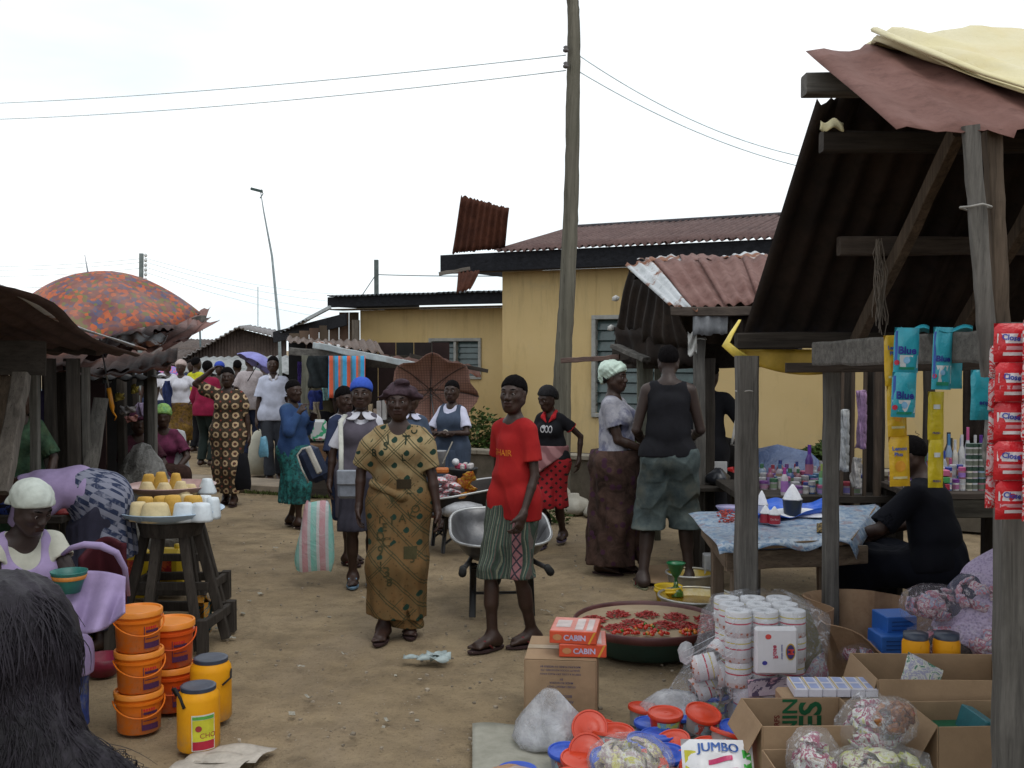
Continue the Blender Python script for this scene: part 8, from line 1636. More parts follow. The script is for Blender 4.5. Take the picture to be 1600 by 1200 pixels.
# pepper basin
px0,px1 = 897,1130; PD = 6.3; cx = P(1013,600,PD).x; r = (px1-px0)/2*PD/F_PX; PH = .165
t = thing('pepper_basin','very wide dark green basin topped with a tray of red peppers in heaps','basin',(cx,PD,0))
obj('basin_wall',MB().lathe([(.0,0),(r*.70,0),(r*.78,.02),(r*.90,PH*.6),(r*.965,PH-.03)],56,(cx,PD,0)),plain('dark green enamel',(.010,.045,.038),.45,.3,6,(.03,.03,.02),.5),t,True)
obj('tray_rim',MB().lathe([(r*.96,PH-.035),(r*.99,PH-.03),(r*1.0,PH+.012),(r*.985,PH+.018),(r*.97,PH+.012),(r*.955,PH-.008)],56,(cx,PD,0)),plain('maroon enamel rim',(.085,.025,.025),.45,.3,10),t,True)
m = Mt('beige sacking'); n = m.noise(60,3,.7); n2 = m.noise(6,4,.6); SACKC = m.done(m.mix(n2.ramp(.3,.7),(.27,.20,.13),(.36,.28,.19)),.9,0,n,.4,.004); obj('sacking',MB().lathe([(r*.955,PH-.006),(r*.6,PH-.002),(.0,PH)],48,(cx,PD,0),wob=lambda a,z: 1+.002*sin(a*9)),SACKC,t,True)
PEP = [plain('dried red pepper',(.30,.016,.012),.35,.35,30),plain('bright red pepper',(.48,.025,.010),.25,.3,20),plain('orange pepper',(.55,.17,.01),.25),plain('green pepper',(.06,.16,.01),.25)]
def pepgeo(l,w_): return MB().lathe([(.0005,-l/2),(w_*.5,-l*.42),(w_,-l*.2),(w_*.9,l*.1),(w_*.45,l*.38),(.0005,l/2)],5,(0,0,0),MR(PI/2,3,'X'))
pm = [pepgeo(.038,.0045).mesh('pepper',None,True),pepgeo(.024,.011).mesh('fresh_pepper',None,True)]; rr = random.Random(8)
hp = [(928,970),(965,962),(1012,963),(1056,966),(1103,970),(922,981),(963,984),(990,976),(1038,979),(1072,980),(1110,983)]
for i,(px,py) in enumerate(hp):
    g = G(px,py,PH); mb = MB(); base = pepgeo(.036,.0042)
    for j in range(95):
        a = rr.uniform(0,2*PI); q_ = rr.random()**.6; p_ = g+V(cos(a)*q_*.072,sin(a)*q_*.085,.006+.030*(1-q_)*rr.uniform(.5,1)); Rm = MR(rr.uniform(0,PI),3,'Z') @ MR(rr.uniform(-.4,.4),3,'X'); k_ = rr.uniform(.7,1.25)
        mb.add([Rm @ (Vector(v)*k_)+p_ for v in base.v],base.f)
    hpo = tag(one('pepper_heap',mb,PEP[0],'heap of thin dried red peppers, %s on the round tray' % ('rear left','rear second from left','rear middle','rear second from right','rear right','far left front','middle left front','centre left','centre','centre right','far right front')[i],'peppers','heaps of dried red peppers on the round tray',True),None)
for i,(px,py) in enumerate(((978,992),(1008,984),(1025,994),(1080,992))):
    g = G(px,py,PH)
    for j in range(24 if i != 1 else 18):
        a = rr.uniform(0,2*PI); q_ = rr.random()**.5; p_ = g+V(cos(a)*q_*.075,sin(a)*q_*.04,.012+.024*(1-q_)); o = bpy.data.objects.new('fresh_pepper',pm[1].copy() if False else pm[1]); 
        if not pm[1].materials: pm[1].materials.append(PEP[1])
        C.objects.link(o); o.location = p_; o.rotation_euler = (rr.uniform(-.5,.5),0,rr.uniform(0,PI)); o.scale = (rr.uniform(.8,1.2),)*3; tag(o,'plump fresh red pepper in the front heaps of the round tray','pepper','plump fresh peppers at the front of the tray')
        if rr.random() < .22: o.material_slots[0].link = 'OBJECT'; o.material_slots[0].material = PEP[2] if rr.random() < .6 else PEP[3]; o['label'] = 'orange or green fresh pepper among the red ones on the round tray'
# ---- cartons
def carton(x0,x1,y0,y1,z0,z1,label,flaps=(),rz_=0,m_=None,th=.005,open_=True,parts=None):
    m_ = m_ or CARD; c = V((x0+x1)/2,(y0+y1)/2,z0); R_ = MR(rz_,3,'Z'); w_,d_,h_ = x1-x0,y1-y0,z1-z0; t = thing('carton',label,'carton',c)
    for nm,cc,dd in (('side_panel',(-w_/2,0,h_/2),(th,d_,h_)),('side_panel',(w_/2,0,h_/2),(th,d_,h_)),('front_panel',(0,-d_/2,h_/2),(w_-th-.001,th,h_)),('rear_panel',(0,d_/2,h_/2),(w_-th-.001,th,h_)),('bottom_panel',(0,0,th/2),(w_-.02,d_-.02,th))):
        obj(nm,MB().bbox(c+R_ @ Vector(cc),dd,.0015,R_),m_,t)
    if not open_:
        for s in (-1,1): obj('top_flap',MB().bbox(c+R_ @ V(0,s*d_/4,h_+th/2+.001),(w_,d_/2-.002,th),.0015,R_),m_,t)
    for (side,l_,ang) in flaps:   # side f/b/l/r, length, angle below horizontal
        a = rad_(ang)
        if side in 'fb':
            s = -1 if side == 'f' else 1; R2 = R_ @ MR(s*a*-1,3,'X'); cc = c+R_ @ V(0,s*(d_/2+cos(a)*l_/2),h_-sin(a)*l_/2+.003); obj('flap',MB().bbox(cc,(w_*.985,l_,th*.8),.0015,R_ @ MR(-s*a,3,'X')),m_,t)
        else:
            s = -1 if side == 'l' else 1; cc = c+R_ @ V(s*(w_/2+cos(a)*l_/2),0,h_-sin(a)*l_/2+.003); obj('flap',MB().bbox(cc,(l_,d_*.985,th*.8),.0015,R_ @ MR(s*a,3,'Y')),m_,t)
    return t,c,R_,w_,d_,h_
# closed biscuit carton with upside-down print
fx0,fx1 = P(826,600,5.02).x,P(938,600,5.02).x
t,c,R_,w_,d_,h_ = carton(fx0,fx1+.0,4.95,5.35,0,.325,'closed brown carton with upside-down print carrying two orange biscuit boxes',rz_=rad_(-6),open_=False)
pf = plane_fn(c+R_ @ V(0,-d_/2-.0035,h_/2),R_ @ V(1,0,0),V(0,0,1)); mb = MB()
for s_,sz,u,v in (('MANUFACTURED IN NIGERIA BY',.013,.0,.135),('QUALITY FOODS INDUSTRIES LTD',.012,.0,.118),('KEEP IN A COOL DRY PLACE AWAY',.012,.0,.100),('BY',.014,.005,.075),('MADE IN NIGERIA',.014,.005,.058),('STORE UPRIGHT ONLY',.013,.005,.040),('BISCUITS',.018,.02,-.005),('ASSORTED',.018,.02,-.032)): text(mb,s_,sz,lambda a,b,u=u,v=v: pf(-a+u,-b+v),0,.01)
obj('carton_print',mb,plain('blue carton ink',(.07,.065,.12),.8),t); mb = MB(); text(mb,'CABIN',.085,lambda a,b: pf(-a+.06,-b-.105,),0,.03); obj('carton_print',mb,plain('maroon carton ink',(.12,.02,.05),.8),t)
obj('tape',MB().bbox(c+R_ @ V(0,0,h_+.0085),(w_*1.0,.06,.001),.0003,R_),plain('packing tape',(.42,.34,.24),.3),t)
CABO = plain('orange red biscuit box',(.55,.07,.025),.4,.10,10); CABP = plain('pink biscuit box top',(.60,.22,.18),.4,.2,16)
for i,(dx,rz2,lab) in enumerate(((.10,-4,'lower orange CABIN biscuit box on the brown carton'),(.065,-9,'upper orange CABIN biscuit box with pale top'))):
    R2 = MR(rad_(rz2),3,'Z'); bc = c+R_ @ V(dx,-d_/2+.16,0)+V(0,0,h_+.040+.0625*i); t = thing('biscuit_box',lab,'box',bc-V(0,0,.03)); obj('box_body',MB().bbox(bc,(.225,.26,.06),.003,R2),CABO,t)
    obj('box_top',MB().bbox(bc+V(0,0,.0305),(.218,.252,.001),.0003,R2),CABP,t)
    f = plane_fn(bc+R2 @ V(0,-.1305,0),R2 @ V(1,0,0),V(0,0,1),.0012); mb = MB(); text(mb,'CABIN',.036,lambda a,b: f(a+.008,b-.002),0,.03); obj('box_lettering',mb,plain('lilac white lettering',(.42,.40,.55),.5),t)
    mb = MB(); mb.add([f(.070,-.028),f(.080,-.028),f(.108,.028),f(.098,.028)],[(0,1,2,3)]); obj('gold_stripe',mb,plain('gold stripe',(.55,.28,.03),.5),t)
    mb = MB(); f3 = plane_fn(bc+V(0,0,.0312),R2 @ V(1,0,0),R2 @ V(0,1,0),.001); quad(mb,f3,.005,-.10,.045,.10); quad(mb,f3,-.09,-.06,-.02,.07); quad(mb,f3,.06,-.11,.09,.1); obj('top_print',mb,plain('pale biscuit print',(.55,.47,.45),.5),t)
    mb = MB(); mb.add([f(-.075+.022*cos(a),.0+.015*sin(a)) for a in np.linspace(0,2*PI,15)[:-1]],[tuple(range(14))]); obj('logo',mb,plain('tan logo',(.45,.2,.08),.5),t)
# foam / film bag, mat
m = Mt('ground mat'); n = m.noise(7,5,.7); MATM = m.done(m.mix(n.ramp(.35,.65),(.25,.245,.20),(.34,.33,.28)),.9,0,n+m.noise(60)*.3,.5,.01)
one('ground_mat',MB().slab(lambda u,v: G(738+u*430-40*(1-v)*0,1132+(1-v)*170,.012)+V(0,0,.008*sin(u*22+v*7)+.006*sin(v*19+u*9)),50,20,.003),MATM,'greyish sacking mat spread on the earth under the plastic tubs','mat',smooth=True)
FILM = plastic_film(); m = Mt('cloudy film bundle'); n = m.noise(9,5,.7,dist=2); FILMB = m.done(m.mix(n.ramp(.35,.7),(.52,.54,.58),(.70,.71,.74)),.22,0,n+m.noise(18,4,.6,dist=2)*.4,.55,.03,alpha=m.noise(6,4,.6).ramp(.32,.62)*.6+.25)
g = P(862,600,4.62); one('film_bundle',MB().lathe([(.001,0),(.14,0),(.160,.03),(.15,.08),(.12,.14),(.075,.20),(.035,.245),(.001,.25)],64,(g.x,4.72,.015),sy=.9,wob=lambda a,z: 1+.13*sin(a*2+z*6+2)+.07*sin(a*5+z*14+1)+.03*sin(a*11-z*30)+.015*sin(a*23+z*50)),FILMB,'white bundle of thin plastic film in front of the brown carton','plastic bundle',smooth=True)
# lidded tubs
RED_ = plain('orange red plastic',(.58,.052,.018),.35,.08,8); BLU_ = plain('bright blue plastic',(.025,.085,.48),.35,.08,8); LBL = [film_m('tub label a',[(.42,.50,.46),(.46,.54,.14),(.20,.40,.42),(.5,.5,.48)],14,.4),film_m('tub label b',[(.46,.42,.40),(.3,.46,.52),(.45,.08,.06),(.5,.52,.5)],14,.4)]
def mktub(m_,m2,lb):
    t = thing('tub','x','tub',(0,0,0)); r,h_ = .078,.085
    obj('tub_wall',MB().lathe([(.0,0),(r*.80,0),(r*.92,h_*.86)],28),m2,t,True,auto=50)
    ld = obj('lid',MB().lathe([(r*.93,h_*.82),(r*1.02,h_*.83),(r*1.03,h_*.98),(r*1.0,h_*1.02),(r*.93,h_*1.02),(r*.90,h_*.97),(r*.55,h_*.965),(r*.52,h_*.99),(r*.1,h_*.99),(r*.09,h_*1.01),(.0,h_*1.01)],32),m_,t,True,auto=50)
    mb = MB(); f = lambda u,v: Vector((cos(-1.57+u/(r*.88))*(r*(.815+.12*(v+.04)/.08)+.0015),sin(-1.57+u/(r*.88))*(r*(.815+.12*(v+.04)/.08)+.0015),h_*.44+v)); quad(mb,f,-.052,-.026,.052,.024,8); obj('label',mb,lb,t); return t
pr = {'rr': mktub(RED_,RED_,LBL[0]),'rc': mktub(RED_,plain('clear tub',(.34,.32,.30),.3),LBL[1]),'bb': mktub(BLU_,BLU_,LBL[0]),'bc': mktub(BLU_,plain('bluish clear tub',(.24,.28,.36),.3),LBL[1])}
TB = [('rr',935,1122,4.72,.0,0,0,'red-lidded tub upright just right of the plastic bundle'),('rc',965,1130,4.65,.0,8,0,'red-lidded tub next to the upright one, front of the carton'),('rc',1007,1108,4.95,0,0,6,'small red-lidded tub farthest back in the pile'),('rr',1042,1130,4.68,.07,4,0,'red tub with green label raised at the middle of the pile'),('rc',1097,1125,4.62,.10,16,6,'large red-lidded tub with picture label, highest of the pile'),
      ('bb',1118,1108,5.0,.05,0,0,'blue-lidded tub behind the highest red one'),('bb',1150,1150,4.55,.05,12,10,'blue tub with white label at the right end of the pile'),('rc',918,1150,4.45,.05,62,-10,'red lid standing on edge left of centre, facing the viewer'),('rr',924,1140,4.62,.08,48,-30,'red lid half hidden behind the one standing on edge'),('rc',975,1158,4.42,.0,20,0,'low red-lidded tub between the blue lid and the edge-standing lid'),
      ('bb',1003,1150,4.42,.04,14,10,'tilted blue-lidded tub in the middle of the pile'),('bb',1045,1165,4.40,.0,10,0,'blue tub lying low under the red ones'),('rc',1082,1165,4.28,.03,52,28,'red-lidded picture tub tipped towards the left'),('rr',1113,1162,4.40,.03,8,0,'flat red lid in front of the blue tub with white label'),('rc',1160,1172,4.32,.02,10,0,'red-lidded tub beside the open carton at right'),('rr',1172,1190,4.16,.0,14,0,'bright red tub cut by the open carton corner'),
      ('bc',886,1175,4.42,.0,6,0,'blue-lidded clear tub under the white bundle'),('bb',808,1175,4.40,-.055,0,0,'blue lid lying alone on the grey mat at left'),('rr',890,1190,4.15,.0,40,-10,'red-lidded tub at the bottom edge left of the sachet bag'),('bc',1070,1120,4.85,.0,0,0,'blue-lidded tub peeping between red ones at the back'),('rr',985,1190,4.2,-.01,6,0,'red-lidded tub under the yellow sachet bag'),('bb',1032,1150,4.55,.02,0,0,'blue-lidded tub under the raised red tub')]
for i,(k_,px,d,z_,tx,ty) in enumerate((('rc',952,4.5,.03,-20,12),('bb',1020,4.75,.0,0,0),('rr',1060,4.5,.02,18,-14),('rc',1135,4.45,.06,-8,20),('rr',1012,4.3,.01,30,8),('bc',1096,4.25,.0,10,0),('rr',1140,4.25,.02,25,-18),('rc',1182,4.45,.05,6,10),('rr',905,4.35,.0,12,0),('bb',945,4.3,.02,20,15),('rr',1060,4.12,.0,15,0),('rc',1178,4.7,.03,0,-10))): TB.append((k_,px,0,d,z_,tx,ty,('%s-lidded tub filling the pile, %s' % ('red' if k_[0] == 'r' else 'blue',('near its left end under the edge-standing lid','behind the raised red tub','under the highest red tub','right of the highest red tub','between the noodle bag and the raised tub','just behind the white pack','behind the right end of the white pack','by the carton flap at the back','at the far left front','between the edge-standing lid and the noodle bag','left of the white pack','next to the toilet-roll bale')[i]))))
for k_,px,py,d,z_,tx,ty,lab in TB:
    put(pr[k_],(P(px,600,d).x,d,.02+max(z_,-.0) if z_ >= 0 else .0),label=lab,group='lidded plastic tubs piled on the mat',rot=(rad_(tx),rad_(ty),random.uniform(-.3,.3)),scale=1.0 if z_ >= 0 else (1.05,1.05,.35))
# sachet bags
CHIN = film_m('yellow noodle sachets',[(.50,.46,.12),(.55,.52,.22),(.34,.26,.26),(.55,.54,.45),(.48,.46,.05),(.22,.18,.2)],13); GALA = film_m('white yellow wine sachets',[(.58,.58,.56),(.55,.56,.2),(.60,.60,.58),(.30,.04,.10),(.58,.58,.56),(.30,.17,.10),(.5,.52,.08)],10)
def pack_bag(name,c,sx_,sy_,sz_,n,msh,label,R=None,seed=0,fm=FILM,size=(.075,.055,.02)):
    rr = random.Random(seed); R = R or Matrix.Identity(3); c = Vector(c); t = thing(name,label,'bag',c-V(0,0,sz_/2))
    for i in range(n):
        while True:
            q_ = Vector([rr.uniform(-1,1) for _ in range(3)])
            if .45 < q_.length < .98: break
        p_ = c+R @ V(q_.x*sx_*.46,q_.y*sy_*.46,q_.z*sz_*.46); nn = (R @ V(q_.x/sx_,q_.y/sy_,q_.z/sz_)).normalized(); Rm = nn.to_track_quat('Y','Z').to_matrix() @ MR(rr.uniform(-.5,.5),3,'Y')
        obj('sachet',sachet('s',p_,size[0],size[1],size[2],0,Rm,seed*100+i),msh,t,True)
    mb = MB().lathe([(.001,-.5),(.30,-.48),(.46,-.3),(.50,0),(.46,.28),(.28,.46),(.001,.5)],30,(0,0,0),sx=1,sy=1,wob=lambda a,z: 1+.06*sin(a*5+z*9+seed)+.04*sin(a*11+z*23)); mb.v = [tuple(c+R @ V(v[0]*sx_*1.12,v[1]*sy_*1.12,v[2]*sz_*1.12)) for v in mb.v]; obj('film_wrap',mb,fm,t,True); return t
pack_bag('sachet_bag',P(985,1190,4.05)+V(0,0,.0),.30,.22,.18,60,CHIN,'clear bag of small yellow noodle sachets at the bottom centre',seed=1)
pack_bag('sachet_bag',P(1270,1195,3.72),.17,.18,.24,34,GALA,'clear bag of white and wine snack sachets, left one in front of the open carton',seed=2,size=(.09,.04,.025))
pack_bag('sachet_bag',P(1362,1135,3.95),.22,.22,.22,46,GALA,'clear bag of white, yellow and wine snack sachets leaning on the cartons',seed=3,R=MR(.7,3,'Y'),size=(.10,.04,.025))
pack_bag('sachet_bag',P(1375,1200,3.75),.34,.2,.14,46,film_m('lime noodle sachets',[(.50,.50,.05),(.42,.45,.04),(.55,.55,.4),(.25,.12,.12),(.35,.38,.03)],20),'bag of lime yellow sachets at the bottom edge right of centre',seed=4)
pack_bag('sachet_bag',P(1395,1125,3.88),.16,.14,.15,20,film_m('red brown sachets',[(.22,.09,.035),(.15,.05,.02),(.30,.12,.03),(.35,.05,.05)],30),'clear bag of red-brown snacks at the end of the white sachet bag',seed=5,size=(.05,.04,.03))
# detergent pack
t = thing('detergent_pack','white JUMBO pack with pink, yellow and green swooshes at the bottom edge','packet',P(1122,1200,3.95)); R2 = MR(rad_(52),3,'X'); R2 = MR(-.05,3,'Z') @ MR(rad_(-38),3,'X'); pc = P(1122,1197,3.95)
obj('pack_body',sachet('s',pc,.27,.20,.09,0,R2,5),plain('white glossy pack',(.66,.66,.68),.3,.06,8),t,True); me_ = MB(); sachet_bvh = None
ob = [o for o in t.children][0]; bvb = BVHTree.FromPolygons([v.co for v in ob.data.vertices],[p.vertices for p in ob.data.polygons]); nrm_ = R2 @ V(0,-1,0)
def pf2(u,v,lift=.002):
    o_ = R2 @ V(u,-.4,v)+(pc-parent_world(t)); h_ = bvb.ray_cast(o_,-nrm_); return (h_[0]+nrm_*lift if h_[0] else R2 @ V(u,-.05,v)+(pc-parent_world(t)))+parent_world(t)
mb = MB(); [text(mb,'JUMBO',.050,lambda a,b,q=q: pf2(a+q,b+.055,.006)) for q in (-.0015,0,.0015)]; obj('lettering',mb,plain('blue lettering',(.03,.10,.35),.4),t)
for col,u0,v0,u1,v1,nm in (((.5,.02,.12),-.11,-.06,.12,-.03,'pink'),((.55,.50,.03),-.125,-.03,-.085,.05,'yellow'),((.05,.35,.05),.09,-.02,.125,.05,'green'),((.5,.02,.12),-.04,.0,.05,.018,'pink')): mb = MB(); quad(mb,lambda a,b: pf2(a,b+.01*sin(a*30),.003),u0,v0,u1,v1,8); obj('swoosh',mb,plain('swoosh '+nm,col,.35),t)
g = P(800,1215,4.1); one('orange_bag',MB().lathe([(.001,-.06),(.12,-.05),(.16,.0),(.12,.045),(.05,.06),(.001,.062)],30,(g.x,4.12,.065),wob=lambda a,z: 1+.08*sin(a*4+z*20)+.04*sin(a*9)),film_m('peach print film',[(.50,.28,.20),(.45,.42,.46),(.52,.30,.16),(.48,.20,.10),(.40,.42,.50)],9),'peach and white printed plastic bag at the bottom edge left of the blue lid','bag',smooth=True)
# ---- bale of toilet rolls
BL = thing('toilet_roll_bale','clear bale of stacked toilet rolls in printed wrappers at the foot of the grey post','toilet rolls',P(1215,1100,4.95))
m = Mt('white tissue wrapper'); x,y,z = m.xyz(); sc_ = ((m.voro(40,'Distance'))).lt(.3); zz = (z*8.62).fr(); bnd = zz.lt(.20)*1; bnd2 = (zz-.55).abs().lt(.03); n = m.noise(30,3); c = m.mix(bnd*sc_*.9+bnd*.25,(.60,.60,.62),(.42,.10,.03)); c = m.mix(bnd2,c,(.45,.03,.06)); c = m.mix(((zz-.78).abs()).lt(.025),c,(.50,.42,.06)); WRA = m.done(c,.5,0,n,.3,.004)
m = Mt('blue tissue wrapper'); x,y,z = m.xyz(); zz = (z*8.62).fr(); n = m.noise(14,3); c = m.mix(zz.gt(.35),m.mix(n.ramp(.4,.6),(.10,.26,.48),(.28,.36,.50)),(.56,.56,.62)); c = m.mix(((zz-.33).abs()).lt(.03),c,(.40,.05,.15)); WRB = m.done(c,.45,0,n,.3,.004)
PAPW = plain('tissue end',(.60,.61,.64),.9,.06,20); HOLE = plain('roll core',(.18,.17,.16),.9)
def mkroll(wr):
    t = thing('r','x','y',(0,0,0)); R_ = .061; o = obj('toilet_roll',MB().lathe([(R_*.96,0),(R_,.004),(R_,.112),(R_*.96,.116)],24),wr,None,True,auto=50); e = obj('roll_end',MB().lathe([(R_*.965,.1155),(R_*.7,.117),(.02,.1155),(.019,.105)],24),PAPW,o,True); cc = obj('core',MB().lathe([(.0,.104),(.0192,.104)],14),HOLE,o); bpy.data.objects.remove(t); return o
ra,rb = mkroll(WRA),mkroll(WRB); used_r = set()
def roll(pro,loc,rot=(0,0,0)):
    if pro.name in used_r: o = pro.copy(); C.objects.link(o); [ (lambda q_: (C.objects.link(q_),setattr(q_,'parent',o)))(ch.copy()) for ch in pro.children]
    else: o = pro; used_r.add(pro.name)
    o.parent = BL; o.location = Vector(loc)-BL.location; o.rotation_euler = rot
bx0 = P(1168,600,4.88).x; kk = 0
for lv in range(5):
    pro = rb if lv < 2 else ra; off = (0 if lv < 2 else -.045)
    for iy in range(3):
        for ix in range(3): roll(pro,(bx0+ix*.125+off+random.uniform(-.004,.004),4.84+iy*.125,.01+lv*.117),(0,0,random.uniform(0,6)))
for i,(px,py,ry_) in enumerate(((1098,1040,1.35),(1100,1075,1.2),(1128,1050,1.5),(1135,1020,1.0),(1142,1075,1.4),(1160,1000,.5),(1122,1085,1.5))): p_ = P(px,py,4.9+.05*(i % 2)); roll(ra,(p_.x-.05,p_.y,p_.z-.02),(0,ry_+1.57*0,.2*i))
pk = P(1212,1016,4.70); obj('tissue_packet',MB().bbox(pk,(.19,.05,.21),.01),plain('white tissue packet',(.60,.60,.63),.5,.06,10),BL,True,auto=40)
mb = MB(); f = plane_fn(pk+V(0,-.026,0),V(1,0,0),V(0,0,1),.0012); text(mb,'Rose',.030,lambda a,b: f(b*1-.008,a*1+.0),0,.03); obj('packet_print',mb,plain('crimson print',(.45,.03,.08),.5),BL)
mb = MB(); text(mb,'toilet tissue',.014,lambda a,b: f(b+.022,a),0,.01); mb.add([f(-.055+.012*cos(a),-.05+.010*sin(a)) for a in np.linspace(0,2*PI,11)[:-1]],[tuple(range(10))]); obj('packet_print',mb,plain('indigo print',(.04,.04,.25),.5),BL)
mb = MB(); mb.add([f(.060+.022*cos(a),.0+.038*sin(a)) for a in np.linspace(0,2*PI,21)[:-1]],[tuple(range(20))]); obj('packet_logo',mb,plain('gold oval',(.42,.28,.02),.5),BL); f4 = plane_fn(pk+V(0,-.026,0),V(1,0,0),V(0,0,1),.0022); mb = MB(); mb.add([f4(.060+.018*cos(a),.0+.032*sin(a)) for a in np.linspace(0,2*PI,21)[:-1]],[tuple(range(20))]); obj('packet_logo',mb,plain('navy oval',(.04,.03,.12),.5),BL)
mb = MB(); f5 = plane_fn(pk+V(0,-.026,0),V(1,0,0),V(0,0,1),.003); text(mb,'M',.034,lambda a,b: f5(b+.060,a),0,.04); mb.add([f(-.04+.014*cos(a),.068+.012*sin(a)) for a in np.linspace(0,2*PI,11)[:-1]],[tuple(range(10))]); obj('packet_logo',mb,plain('red mark',(.5,.05,.04),.5),BL)
# purple-band pack strip
st = P(1215,1072,4.74); obj('wrapper_strip',MB().bbox(st,(.27,.012,.08),.004,MR(-.08,3,'Y')),film_m('mauve strip',[(.20,.10,.30),(.45,.38,.46),(.48,.42,.48),(.10,.08,.14),(.50,.30,.36),(.46,.42,.5)],9),BL)
def bale(u,v):
    a = u*2*PI; hh = v; cxx,cyy = bx0+.11,4.97; w2 = (.255+.03*sin(a*3+v*4)) if v < .9 else .255*(1-(v-.9)*6); d2 = .215 if v < .9 else .215*(1-(v-.9)*6); lf = max(0,-cos(a)); c_,s__ = cos(a),sin(a); sq = 1/max(abs(c_),abs(s__))**.7
    x_ = cxx+c_*w2*sq*1.0-lf*(1-v)*.22*(1+.15*sin(v*9)); y_ = cyy+s__*d2*sq; z_ = .01+.63*v+.008*sin(a*9+v*13); return V(x_,y_,z_)
obj('film_wrap',MB().grid(bale,80,24),plastic_film('bale film',(.82,.85,.92),.34),BL,True)
for i in range(9):   # stretched film creases running to the knot at left
    a0 = P(1180+i*3,948+i*3,4.82); a1 = P(1072+rr.uniform(-4,10),1018+i*5,4.72); obj('film_crease',MB().tube([a0,a0.lerp(a1,.5)+V(0,0,-.02),a1],[.0012,.0018,.001],5,flat=.4),plain('film highlight',(.62,.65,.70),.2),BL,True)
obj('film_knot',MB().lathe([(.001,-.05),(.03,-.03),(.035,.02),(.02,.05),(.001,.06)],20,P(1072,1022,4.75),sy=.5,wob=lambda a,z: 1+.2*sin(a*4+z*40)),FILMB,BL,True)
one('film_bundle',MB().lathe([(.001,0),(.16,0),(.18,.05),(.13,.11),(.07,.16),(.001,.17)],40,(P(1058,600,4.9).x,4.95,.012),sx=1.15,sy=.8,wob=lambda a,z: 1+.1*sin(a*3+z*12)+.06*sin(a*8+z*30)+.03*sin(a*17)),FILMB,'crumpled clear plastic at the left foot of the toilet-roll bale','plastic bundle',smooth=True)
# ---- right-hand cartons
t,c,R_,w_,d_,h_ = carton(P(1190,600,3.95).x,P(1345,600,3.95).x+.03,3.92,4.24,0,.385,'open brown carton with green lettering at the bottom right',flaps=(('l',.12,62),),rz_=.03)
pf = plane_fn(c+R_ @ V(0,d_/2-.0035,h_/2),R_ @ V(1,0,0),V(0,0,1),-.0015); mb = MB(); f = lambda a,b: c+R_ @ V(a,d_/2-.0045,h_/2+b)
mb = MB(); text(mb,'NIN',.085,lambda a,b: f(-b+.0,a+.115),0,.02); obj('green_print',mb,plain('green carton ink',(.012,.085,.035),.8),t); mb = MB(); text(mb,'RES',.125,lambda a,b: f(-b+.085,a+.08),0,.03); obj('green_print',mb,plain('green carton ink',(.012,.085,.035),.8),t)
mb = MB(); text(mb,'RFS',.030,lambda a,b: f(-b-.055,a+.10),0,.02); obj('red_print',mb,plain('maroon print',(.14,.02,.02),.8),t)
obj('divider_panel',MB().bbox(c+R_ @ V(.02,-.02,h_*.44),(w_*.93,.005,h_*.86),.001,R_),CARD,t)
carton(P(1205,600,3.78).x,P(1300,600,3.78).x,3.62,3.86,0,.32,'smaller open carton in front of the green-lettered one',rz_=.02)
carton(P(1372,600,4.3).x,P(1372,600,4.3).x+.62,4.24,4.62,0,.455,'large open brown carton with torn side flap in front of the right post',flaps=(('l',.17,74),('f',.10,82)),rz_=-.03)
one('snack_packet',sachet('s',P(1440,1058,4.42),.17,.15,.02,0,MR(.5,3,'Y') @ MR(-.5,3,'X'),4),film_m('silver blue packet',[(.5,.52,.5),(.05,.18,.12),(.55,.55,.5),(.3,.3,.42),(.5,.5,.48),(.06,.06,.25)],22),'silvery printed packet lying inside the large open carton','packet',smooth=True)
t,c,R_,w_,d_,h_ = carton(P(1448,600,4.0).x,P(1448,600,4.0).x+.45,3.88,4.16,0,.40,'open carton with a green inside at the bottom right corner',flaps=(('l',.14,60),),rz_=.05)
obj('green_tray',MB().bbox(c+R_ @ V(.02,.02,h_*.80),(w_*.9,d_*.75,.02),.003,R_),plain('green tray',(.01,.10,.05),.5),t); obj('green_box',MB().bbox(c+R_ @ V(-.02,-.02,h_*.90),(.05,.20,.09),.004,R_ @ MR(.3,3,'Y')),plain('teal carton',(.01,.10,.12),.5),t)
# torn carton with blue boxes
def torn(u,v):
    cx_,cy_ = P(1385,600,5.25).x,5.28; a = u*2*PI; r_ = .225+.02*sin(a*4)+v**2.2*(.10+.06*sin(a*3+1)+.05*sin(a*7)); sq = 1/max(abs(cos(a)),abs(sin(a)))**.6; front = max(0,-sin(a-.3)); z_ = .52*v-(front**2)*v**3*.24+.02*sin(a*5)*v; return V(cx_+cos(a)*r_*sq*1.12,cy_+sin(a)*r_*sq*.8,z_)
m = Mt('torn cardboard'); n = m.noise(4,5,.7); n2 = m.noise(30,3,.6,stretch=(1,1,.2)); TCB = m.done(m.mix(n.ramp(.35,.65),(.24,.145,.085),(.36,.24,.15)),.88,0,n+n2*.4,.4,.01)
t = thing('carton','torn-open brown carton with ragged rim holding bright blue boxes','carton',(P(1385,600,5.25).x,5.28,0)); obj('torn_wall',MB().slab(torn,64,16,.006),TCB,t,False)
mb = MB(); bvb2 = bvh_front([o for o in t.children][0]); pw_ = parent_world(t)
def tf(u,v):
    o_ = V(u,-2,v); h_ = bvb2.ray_cast(o_,V(0,1,0)); return (h_[0]+V(0,-.004,.0) if h_[0] else V(u,-.2,v))+pw_
for tx,sz,u,v,r_ in (('9',.12,.12,.22,-.35),('LC',.05,.0,.23,1.2),('C',.11,.06,.22,-.3),('nule',.05,.07,.15,.9),('U',.045,-.01,.17,1.2)): text(mb,tx,sz,lambda a,b,u=u,v=v: tf(a+u,b+v),r_,.03)
